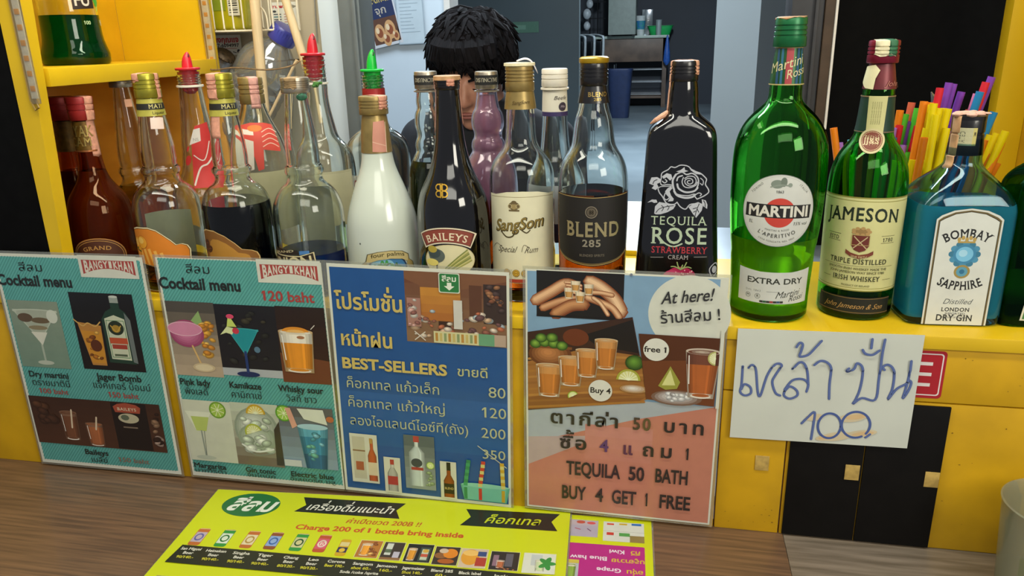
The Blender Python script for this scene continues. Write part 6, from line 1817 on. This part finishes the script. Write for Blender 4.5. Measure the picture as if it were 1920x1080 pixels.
# tilted empty water bottle with violet-blue cap
A, B2 = Vector(at_y(538, 52, .42)), Vector(at_y(437, 250, .42))
ax = (A - B2)
Lh = ax.length
e = empty('water_bottle', tuple(B2), 0, 'empty clear ridged plastic bottle with violet-blue cap, hanging tilted in a loop of cord', 'bottle')
e.rotation_mode = 'QUATERNION'
e.rotation_quaternion = ax.normalized().to_track_quat('Z', 'Y')
R = .047
pf = [(0, R * .8), (.004, R * .95), (.012, R)]
z = .02
while z < Lh - .095:
    pf += [(z, R), (z + .004, R * .965), (z + .008, R)]; z += .016
pf += [(Lh - .085, R), (Lh - .075, R * 1.02), (Lh - .058, R * .93), (Lh - .040, R * .66), (Lh - .028, R * .40), (Lh - .022, R * .34), (Lh - .02, R * .42), (Lh - .018, R * .34), (Lh - .004, R * .33)]
MB().lathe(pf, 40).build('bottle_wall', film('clear_pet', '#d0d4d4', .16, '#eef2f2', .06, .14), e)
m = MB()
rc = R * .47
m.lathe([(Lh - .024, rc), (Lh - .020, rc * 1.04), (Lh - .004, rc), (Lh, rc * .9), (Lh + .001, rc * .5)], 36)
for k in range(30):
    a = 2 * PI * k / 30
    m.tube([(rc * math.cos(a), rc * math.sin(a), Lh - .02), (rc * .99 * math.cos(a), rc * .99 * math.sin(a), Lh - .004)], .0007, 5)
m.build('cap', pmat('violet_blue_cap', '#3a3f9a', .35, var=.05, coat=.3), e)
o = MB().tube(spline([at_y(372, 122, .36), at_y(400, 131, .352), at_y(440, 127, .346), at_y(500, 131, .345), at_y(545, 124, .352), at_y(568, 109, .39), at_y(556, 112, .47), at_y(470, 118, .492), at_y(390, 118, .47), at_y(372, 122, .36)], 6), .0012, 8).build('cord', pmat('brown_cord', '#8f7350', .8, var=.2, scale=200))
tag(o, 'thin brown cord looped around the tilted clear bottle', 'cord')
# a smaller clear bottle leaning away, closed with a brown crown cap
A, B2 = Vector(at_y(424, 100, .44)), Vector(at_y(378, 185, .455))
ax = A - B2
Lh = ax.length
e = empty('small_bottle', tuple(B2), 0, 'small clear bottle with dark crown cap leaning beside the tilted water bottle', 'bottle')
e.rotation_mode = 'QUATERNION'; e.rotation_quaternion = ax.normalized().to_track_quat('Z', 'Y')
MB().lathe([(0, .026), (.004, .029), (Lh * .45, .028), (Lh * .66, .019), (Lh * .85, .0145), (Lh - .004, .014)], 32).build('bottle_wall', MATS['clear_pet'], e)
m = MB()
m.lathe([(Lh - .006, .0172), (Lh - .004, .0178), (Lh, .0145), (Lh + .002, .010), (Lh + .0024, .003)], 42)
for k in range(21):
    a = 2 * PI * k / 21
    m.ball((.0174 * math.cos(a), .0174 * math.sin(a), Lh - .0045), .0018, 6, 5)
m.build('crown_cap', pmat('rusty_crown_cap', '#55432c', .5, .4, var=.3, scale=200), e)
STICK = pmat('pale_bamboo', '#dcc49a', .55, var=.06, scale=10, stretch=(30, 30, 2))
for (a, c, r, lb) in (((471, -70), (499, 240), .0078, 'thick pale wooden stick in front of the wire basket, left one'), ((508, -90), (606, 230), .0066, 'pale wooden stick slanting down behind the red pourer bottle, right one'), ((562, 112), (500, 235), .0022, 'thin pale skewer crossing below the tilted water bottle')):
    A, B2 = Vector(at_y(*a, .375)), Vector(at_y(*c, .375 if r > .003 else .372))
    if r < .003: A.y = .365; B2.y = .365
    o = MB().tube([B2, (A + B2) / 2, A], r, 14).build('wooden_stick', STICK)
    tag(o, lb, 'stick', 'wooden sticks by the beige wall')

# ---------------------------------------------------------------- pale wall notices
def promo(p, w_, h_):
    p.rect(0, 0, w_, h_, '#c8ccd2'); p.rect(w_ * .05, h_ * .04, w_ * .95, h_, '#1c2c54'); p.rect(w_ * .05, h_ * .04, w_ * .95, h_ * .40, '#5a3a2c')
    p.text('เตาถ่าน', w_ * .5, h_ * .80, h_ * .10, '#a89858', bold=1, wd=w_ * .6); p.text('สลัดทะเล', w_ * .5, h_ * .62, h_ * .12, '#b8a45a', bold=2, wd=w_ * .8); p.text('จุก', w_ * .5, h_ * .46, h_ * .10, '#b8b0a0', bold=1, wd=w_ * .4)
    for x, y, r in ((.3, .2, .17), (.66, .22, .18), (.5, .1, .14), (.82, .12, .1)):
        p.ell(w_ * x, h_ * y, w_ * r, h_ * r * .75, '#c89a6a'); p.ell(w_ * x, h_ * y, w_ * r * .6, h_ * r * .4, '#8a4a2c'); p.ell(w_ * x - 6, h_ * y + 8, w_ * r * .35, h_ * r * .25, '#e0c8a4')


flat_notice('wall_poster', 'dark blue poster with gold lettering and food picture on the pale wall', 'poster', 704, -45, 750, 92, 1.612, promo, '#b8bcc4', rot=-.20)


def typed(p, w_, h_):
    p.frame(0, 0, w_, h_, 3, '#9fb0bc')
    for k in range(14): p.rect(w_ * .12, h_ * (.9 - .055 * k), w_ * random.uniform(.5, .85), h_ * (.9 - .055 * k) + 2.4, '#9fb0bc')


flat_notice('paper_notice', 'pale paper notice on the pale blue wall between poster and person', 'notice', 749, -40, 792, 84, 1.612, typed, '#b8c8d2', rot=-.03)
flat_notice('green_notice', 'small green sign on the grey partition beside the head of the person', 'sign', 962, 40, 1010, 62, 3.597, lambda p, w_, h_: (p.rect(0, 0, w_, h_, '#5f8a72'), p.rect(w_ * .1, h_ * .3, w_ * .5, h_ * .7, '#7aa48c')), '#5f8a72')

# ---------------------------------------------------------------- work surface just behind the bottles
wt = empty('work_tray', (0, 0, 0), 0, 'cream work tray with yellow front edge on dark stacked trays behind the black-labelled bottle', 'tray')
MB().box(.02, .185, .262, .60, .236, .252, .002).build('tray_top', pmat('cream_tray', '#efe6cf', .4, var=.03), wt)
MB().box(.02, .185, .258, .262, .243, .2535, .001).build('yellow_edge', YEL, wt)
for k in range(3): MB().box(.022, .183, .264, .598, .2055 + .010 * k, .2145 + .010 * k, .002).build('lower_tray', pmat('dark_brown_tray', '#3a2f2a', .5, var=.15), wt)
cb = empty('cutting_board', (0, 0, 0), 0, 'cream cutting board lying behind the green bottles on the inner worktop', 'board')
MB().box(.195, .345, .262, .332, .2062, .2175, .003).build('board', pmat('cream_board', '#e8cfa8', .45, var=.05), cb)
MB().box(.197, .343, .264, .33, .2052, .206, .0003).build('board_feet', MATS['dark_brown_tray'], cb)
iw = MB().box(-.355, .54, .2565, .61, .19, .205, .002).build('inner_worktop', pmat('inner_steel', '#8f9ba4', .4, .3, var=.08, scale=8))
tag(iw, 'narrow grey inner worktop on the staff side behind the bottle shelf', 'worktop')
MB().box(-.355, -.335, .258, .46, -.28, .1895, .002).build('support', MATS['inner_steel'], iw); MB().box(.52, .54, .258, .46, -.28, .1895, .002).build('support', MATS['inner_steel'], iw)

# ---------------------------------------------------------------- far end of the room
FZ = -.28
def gz(px, py):   # spot on the room floor
    return at_z(px, py, FZ)


TW = pmat('brown_table_board', '#6a5748', .5, var=.1, scale=6, hx2='#4e4036')
ty = 8.6
xa, xb = at_y(1120, 60, ty).x, at_y(1252, 60, ty).x
tt = .53
tb = empty('prep_table', ((xa + xb) / 2, ty + .35, FZ), 0, 'brown wooden prep table with deep front board at the back of the room', 'table')
m0 = -(xa + xb) / 2
X0, X1, H = xa + m0, xb + m0, tt - FZ
MB().box(X0 - .02, X1 + .02, -.37, .35, H - .03, H, .004).build('tabletop', pmat('pale_green_top', '#a9b8ac', .4, var=.05), tb)
MB().box(X0, X1, -.35, -.33, H - .29, H - .03, .003).build('front_board', TW, tb)
for x in (X0, X1 - .05):
    for y in (-.35, .28): MB().box(x, x + .05, y, y + .05, 0, H - .03, .003).build('leg', TW, tb)
MB().box(X0, X1, -.3, .3, .10, .13, .003).build('lower_shelf', TW, tb)
rk = empty('wire_rack', ((xa + xb) / 2 + .1, ty + .2, FZ + .13), 0, 'chrome wire rack standing on the lower shelf of the prep table', 'rack')
m = MB()
for z in (.02, .16, .30):
    for y in (-.18, .0, .15): m.tube([(-.3, y, z), (.28, y, z)], .006, 6)
    for x in (-.3, .28): m.tube([(x, -.18, z), (x, .15, z)], .006, 6)
for x in (-.3, .28):
    for y in (-.18, .15): m.tube([(x, y, 0), (x, y, .36)], .007, 6)
m.build('wire_frame', CHROME, rk)
def on_table_px(px, y=ty + .1): return at_y(px, 55, y).x
def cyl(name, px, r0, r1, h, mat, label, cat, y=ty + .1, bands=None):
    e = empty(name, (on_table_px(px, y), y, tt), 0, label, cat)
    MB().lathe([(0, r0 * .92), (.004, r0), (h - .006, r1), (h, r1 * 1.06), (h + .002, r1)], 28).build('cup_wall', mat, e)
    if bands: MB().lathe([(h * .2, r0 * 1.02 + .001), (h * .75, r1 * 1.0)], 28, caps=False).build('print_band', bands, e)
    return e
cyl('paper_cup', 1201, .042, .056, .215, pmat('white_cup', '#dfe6e4', .5), 'white paper cup with blue-green print on the prep table', 'cup', bands=pmat('cup_print', '#3f9a8c', .5, var=.3, scale=30, hx2='#2f6fb0'))
cyl('plastic_cup', 1235, .030, .034, .165, film('frosted_cup', '#c4d0d0', .1, '#e6eeee', .2, .5), 'tall frosted cup before the green tray on the prep table', 'cup', y=ty + .05)
e = empty('clear_box', (on_table_px(1213, ty + .25), ty + .33, tt), 0, 'clear tall storage box behind the paper cup on the prep table', 'box')
MB().box(-.065, .065, -.05, .05, 0, .29, .006).build('box_wall', film('clear_box_plastic', '#a8b4b8', .12, '#cfd8da', .15, .3), e)
gt = empty('green_basket', (on_table_px(1238, ty + .2), ty + .2, tt), 0, 'bright green plastic basket on the right of the prep table', 'basket')
MB().rings([(0, .11, .08, 4), (.004, .115, .083, 4), (.095, .145, .10, 4), (.10, .155, .108, 4), (.104, .155, .108, 4), (.100, .142, .097, 4), (.008, .11, .078, 4)], 36).build('basket_wall', pmat('green_plastic', '#1fae5a', .4, var=.06), gt)
mc = empty('ice_machine', (on_table_px(1168), ty + .05, tt), 0, 'pale grey metal machine with vent slots on the prep table', 'machine')
MB().box(-.155, .155, -.18, .2, .012, .62, .01).build('casing', pmat('pale_grey_casing', '#8f9a92', .5, var=.05), mc)
m = MB()
for k in range(4): m.box(-.10 + .055 * k, -.075 + .055 * k, -.184, -.18, .42, .47, .002)
m.build('vent_slots', pmat('dark_vent', '#3a4246', .6), mc)
for x in (-.13, .13): MB().box(x - .015, x + .015, -.15, .15, 0, .0125, 0).build('foot', BLKC, mc)
e = empty('supply_stand', (on_table_px(1118), ty + .05, tt), 0, 'dark wire stand hung with white bags left of the grey machine', 'stand')
m = MB()
for x in (-.07, .02, .09): m.tube([(x, 0, .01), (x, 0, .6)], .007, 6)
for z in (.02, .2, .38, .55): m.tube([(-.09, 0, z), (.11, 0, z)], .006, 6)
m.box(-.09, .11, -.08, .08, 0, .012)
m.build('wire_frame', BLKC, e)
for x, z, r in ((-.10, .25, .06), (-.07, .36, .05), (.05, .46, .06), (-.10, .12, .05)): MB().ball((x, -.04, z), (r * .8, r * .6, r), 12, 8).build('white_bag', pmat('white_bag_plastic', '#b8c0c4', .4, var=.12, scale=30), e)
e = empty('blue_bag', (xb - .0, ty - .066, tt - .33), 0, 'blue plastic bag hanging at the right side of the prep table', 'bag')
MB().rings([(0, .012, .01, 2), (.04, .04, .03, 2.4), (.14, .034, .028, 2.2), (.24, .022, .02, 2), (.31, .012, .012, 2), (.33, .006, .006, 2)], 16).build('bag_body', pmat('blue_bag_plastic', '#2a5cb0', .35, var=.15, scale=40, bump=.3), e)

b0 = gz(1160, 222)
e = empty('waste_bin', (b0.x, b0.y + .1, FZ), 0, 'dark blue waste bin on the floor before the prep table', 'bin')
MB().rings([(0, .095, .08, 4), (.01, .10, .085, 4), (.46, .125, .105, 4), (.48, .132, .112, 4), (.49, .13, .11, 4), (.485, .118, .098, 4), (.02, .09, .075, 4)], 32).build('bin_wall', pmat('dark_blue_plastic', '#1d2a4a', .45, var=.08), e)

CH = pmat('black_chair_plastic', '#14171a', .35, var=.1, coat=.2)
f0 = at_y(1062, 66, 5.2)
first = None
for k in range(4):
    e = empty('folding_chair', (f0.x + .062 * k, 5.2 + .05 * k, FZ), 0.5, ['leftmost folded black chair leaning in the row behind the white-capped bottle', 'second folded black chair from the left in the leaning row', 'third folded black chair from the left in the leaning row', 'rightmost folded black chair in the leaning row'][k], 'chair', 'folded black chairs')
    if first is None:
        parts = []
        m = MB()
        m.tube(spline([(-.04, -.20, .0), (-.02, -.20, .45), (.0, -.19, .76), (.0, -.14, .815), (.0, .14, .815), (.0, .19, .76), (-.02, .20, .45), (-.04, .20, 0)], 5), .011, 8)
        parts.append(m.build('tube_frame', pmat('grey_chair_tube', '#70787c', .3, .6), e))
        parts.append(MB().box(-.018, .004, -.175, .175, .55, .78, .008).build('backrest', CH, e))
        parts.append(MB().box(-.05, -.025, -.18, .18, .12, .50, .008).build('seat', CH, e))
        first = parts
    else:
        for q in first:
            c = q.copy(); C.objects.link(c); c.parent = e

# rack at the far right of the room
ry_ = 9.2
xa, xb = at_y(1292, 60, ry_).x, at_y(1352, 60, ry_).x
e = empty('storage_rack', (xa, ry_, FZ), 0, 'dark storage rack with chrome ladder end far back beside the grey column', 'rack')
m = MB()
for y in (0, .09): m.tube([(y, y * .2, 0), (y, y * .2, 1.5)], .008, 6)
for k in range(11): m.tube([(0, 0, .1 + .13 * k), (.09, .018, .1 + .13 * k)], .007, 6)
m.build('ladder_end', CHROME, e)
for k, z in enumerate((.34, .58, .82)): MB().box(.1, .62, .0, .4, z, z + .02, .003).build('rack_shelf', pmat('dark_shelf', '#2a3036', .5), e)
for k, (z, h, c) in enumerate(((.361, .10, '#6e4a46'), (.601, .13, '#7a4c44'))):
    o = MB().box(xa + .12, xa + .5, ry_ + .02, ry_ + .35, FZ + z, FZ + z + h, .006).build('storage_box', pmat('reddish_box_%d' % h.__hash__().__mod__(7), c, .6, var=.1))
    tag(o, ['low reddish box on the bottom shelf of the far rack', 'taller reddish box on the middle shelf of the far rack'][k], 'box', 'reddish boxes on the far rack')
e = empty('blue_bag', (xa + .26, ry_ + .16, FZ + .8405), 0, 'blue plastic sack on the top shelf of the far rack', 'bag')
MB().rings([(0, .10, .08, 2.4), (.05, .15, .1, 2.2), (.14, .13, .1, 2), (.2, .06, .05, 2), (.24, .02, .02, 2)], 18).build('bag_body', pmat('dull_blue_sack', '#3a5a96', .4, var=.15, scale=30, bump=.3), e)
MB_o = MB().box(xa + .52, xa + .60, ry_ + .40, ry_ + .6, FZ, FZ + 1.6, .004).build('orange_board', pmat('orange_brown_board', '#8a4c36', .6, var=.1))
tag(MB_o, 'narrow orange-brown board standing upright behind the far rack', 'board')

# ---------------------------------------------------------------- person bending over behind the bottles
PX, PY = -.316, 1.06
SKIN = pmat('skin', '#b98468', .5, var=.05, scale=30, hx2='#a87058')
SHIRT = pmat('black_tshirt', '#14151b', .85, var=.15, scale=80)
HAIR = pmat('black_hair', '#0c0a0b', .8, var=.3, scale=60, hx2='#161213', spec=.1)
TROU = pmat('dark_trousers', '#22252e', .85, var=.1, scale=60)


def cone_chain(m, pts, n=16, ball=True):
    """tapered limb: (point, radius) rows joined by smooth tapering tubes with round joints"""
    for (a, ra), (b_, rb) in zip(pts, pts[1:]):
        a, b_ = Vector(a), Vector(b_)
        m.tube([a, a.lerp(b_, .33), a.lerp(b_, .66), b_], 1, n, rs=[ra, ra * .67 + rb * .33, ra * .33 + rb * .67, rb])
    for a, ra in pts: m.ball(a, ra, n, 10)


def fuse(o, vox, smooth=6):
    r_ = o.modifiers.new('fuse', 'REMESH'); r_.mode = 'VOXEL'; r_.voxel_size = vox; r_.use_smooth_shade = True
    s_ = o.modifiers.new('soften', 'SMOOTH'); s_.iterations = smooth; s_.factor = .5
    return o


HT = Matrix.Translation((-.008, -.01, .466 - FZ)) @ Matrix.Rotation(math.radians(20), 4, 'X')   # head bowed forward
per = MB()
hd = MB()
hd.ball((0, .015, .03), (.074, .092, .082), 24, 16)
hd.ball((0, -.035, -.02), (.062, .060, .070), 24, 16)
hd.ball((0, -.045, -.070), (.046, .044, .045), 20, 12)
hd.ball((0, -.066, -.102), (.022, .020, .018), 16, 10)
for s_ in (-1, 1):
    hd.ball((s_ * .038, -.068, -.030), (.024, .022, .022), 14, 10)
    hd.ball((s_ * .030, -.084, .012), (.024, .012, .008), 14, 10)
    hd.ball((s_ * .031, -.080, -.004), (.015, .010, .010), 14, 10)
    hd.ball((s_ * .076, .012, -.012), (.009, .018, .030), 14, 12)
    hd.ball((s_ * .080, .022, -.004), (.006, .012, .020), 12, 10)
    hd.ball((s_ * .010, -.100, -.040), (.009, .010, .008), 12, 8)
hd.tube([(0, -.088, .008), (0, -.098, -.012), (0, -.110, -.034)], 1, 12, rs=[.009, .010, .012])
hd.ball((0, -.110, -.037), (.012, .011, .010), 14, 10)
hd.ball((0, -.090, -.066), (.021, .010, .0055), 14, 8); hd.ball((0, -.087, -.076), (.018, .010, .0065), 14, 8)
per._add([HT @ Vector(v) for v in hd.v], hd.f)
D = -FZ
cone_chain(per, [((0, .035, .43 + D), .052), ((0, .075, .345 + D), .058)])
tor = [((0, .20, .02 + D), .13), ((0, .17, .12 + D), .125), ((0, .12, .22 + D), .13), ((0, .085, .29 + D), .115)]
cone_chain(per, tor, 20)
for s_ in (-1, 1):
    per.ball((s_ * .08, .09, .28 + D), (.10, .085, .085), 16, 12)
    cone_chain(per, [((s_ * .165, .085, .285 + D), .052), ((s_ * .215, .01, .09 + D), .040), ((s_ * .215, -.02, .05 + D), .038), ((s_ * .12, -.20, .03 + D), .027)])
    # hand: palm and five bent fingers
    w0 = Vector((s_ * .12, -.20, .03 + D)); dr = Vector((-s_ * .45, -.88, -.12)).normalized(); sd = Vector((s_ * .88, -.45, 0)).normalized(); up_ = Vector((0, 0, 1))
    for k in range(4): cone_chain(per, [(w0, .020), (w0 + dr * .045 + sd * (-.027 + .018 * k), .012), (w0 + dr * .085 + sd * (-.030 + .020 * k), .0095)], 10)
    for k, ln in enumerate((.066, .074, .070, .054)):
        f0_ = w0 + dr * .085 + sd * (-.030 + .020 * k)
        f1 = f0_ + (dr * .92 - up_ * .38) * ln * .45; f2 = f1 + (dr * .70 - up_ * .71) * ln * .32; f3 = f2 + (dr * .35 - up_ * .93) * ln * .25
        cone_chain(per, [(f0_, .0092), (f1, .0085), (f2, .0078), (f3, .0068)], 10)
    t0 = w0 + dr * .025 - sd * .024; t1 = t0 - sd * .026 + dr * .026 - up_ * .008; t2 = t1 + dr * .030 - sd * .006 - up_ * .008
    cone_chain(per, [(t0, .0125), (t1, .0105), (t2, .0085)], 10)
    cone_chain(per, [((s_ * .085, .19, .0 + D), .092), ((s_ * .14, -.12, .02 + D - .02), .062), ((s_ * .13, -.10, -.21 + D + .0), .040)])
    cone_chain(per, [((s_ * .13, -.095, .035), .036), ((s_ * .135, -.19, .028), .028)])
person = per.build('person', SKIN, None, (PX, PY, FZ))
fuse(person, .0055, 5)
tag(person, 'person with shaggy black hair and black t-shirt bending down behind the bottles', 'person')
sh = MB()
cone_chain(sh, [(p_, r_ + .014) for p_, r_ in tor], 20)
for s_ in (-1, 1):
    sh.ball((s_ * .08, .09, .28 + D), (.114, .098, .098), 16, 12)
    cone_chain(sh, [((s_ * .165, .085, .285 + D), .068), ((s_ * .195, .04, .165 + D), .064)])
sh.tube([(0, .075, .335 + D), (0, .08, .30 + D)], 1, 20, rs=[.074, .10])
fuse(sh.build('tshirt', SHIRT, person), .008, 8)
tr = MB()
for s_ in (-1, 1): cone_chain(tr, [((s_ * .08, .19, .0 + D), .106), ((s_ * .14, -.12, .0 + D), .076), ((s_ * .13, -.10, -.21 + D), .058)])
fuse(tr.build('trousers', TROU, person), .010, 8)
hr = MB()
hr.ball((0, .020, .036), (.082, .098, .084), 24, 14)
rnd = random.Random(3)
for i in range(760):
    th = rnd.uniform(0, 2 * PI); ph = math.acos(rnd.uniform(-.30, 1))
    d = Vector((math.sin(ph) * math.cos(th), math.sin(ph) * math.sin(th), math.cos(ph)))
    if d.y < -.45 and d.z < .30: continue
    r0 = Vector((d.x * .080, .020 + d.y * .096, .034 + d.z * .082))
    ln = rnd.uniform(.045, .080) * (.75 if d.y < -.3 else 1)
    g_ = Vector((rnd.uniform(-.45, .45), -.35 + rnd.uniform(-.4, .4), -1))
    fall = (g_ - d * g_.dot(d))
    fall = fall.normalized() if fall.length > .05 else Vector((1, 0, 0))
    hr.tube([r0 - d * .004, r0 + d * .010 + fall * ln * .2, r0 + d * .014 + fall * ln * .55, r0 + d * rnd.uniform(-.002, .012) + fall * ln], 1, 6, rs=[.008, .0105, .0085, .001])
for k in range(40):     # fringe over the forehead
    x = -.066 + .132 * k / 39 + rnd.uniform(-.004, .004)
    y0 = -.072 * math.sqrt(max(0, 1 - (x / .088) ** 2))
    ln = rnd.uniform(.6, 1.2)
    hr.tube([(x * .85, y0 + .02, .098), (x, y0 - .014, .082), (x * 1.03 + rnd.uniform(-.008, .008), y0 - .026, .058), (x * 1.05 + rnd.uniform(-.012, .012), y0 - .027, .062 - .024 * ln)], 1, 6, rs=[.009, .010, .008, .001])
hr2 = MB(); hr2._add([HT @ Vector(v) for v in hr.v], hr.f)
hr2.build('hair', HAIR, person)
br = MB()
ey = MB()
for s_ in (-1, 1):
    br.tube([(s_ * .014, -.0965, .014), (s_ * .030, -.0965, .019), (s_ * .048, -.086, .014)], 1, 8, rs=[.003, .0036, .0014])
    ey.tube([(s_ * .020, -.0900, -.0075), (s_ * .031, -.0912, -.0095), (s_ * .043, -.0870, -.0075)], 1, 8, rs=[.0012, .0018, .001])
for m_, nm in ((br, 'eyebrows'), (ey, 'eyelashes')):
    q = MB(); q._add([HT @ Vector(v) for v in m_.v], m_.f); q.build(nm, HAIR, person)
q = MB(); L_ = MB(); L_.ball((0, -.0955, -.0665), (.0185, .006, .0042), 14, 8); L_.ball((0, -.093, -.0755), (.0160, .006, .0050), 14, 8)
q._add([HT @ Vector(v) for v in L_.v], L_.f); q.build('lips', pmat('lip_skin', '#9a5a50', .5), person)
so = empty('low_stool', (PX, PY + .20, FZ), 0, 'low round stool under the bending person', 'stool')
MB().lathe([(.12, .13), (.125, .14), (.147, .14), (.153, .13)], 32).build('seat', TW, so)
for k in range(4):
    a = PI / 4 + PI / 2 * k
    MB().tube([(.12 * math.cos(a), .12 * math.sin(a), 0), (.10 * math.cos(a), .10 * math.sin(a), .122)], .012, 10).build('leg', TW, so)

bpy.data.objects.remove(_fo)
bpy.context.view_layer.update()
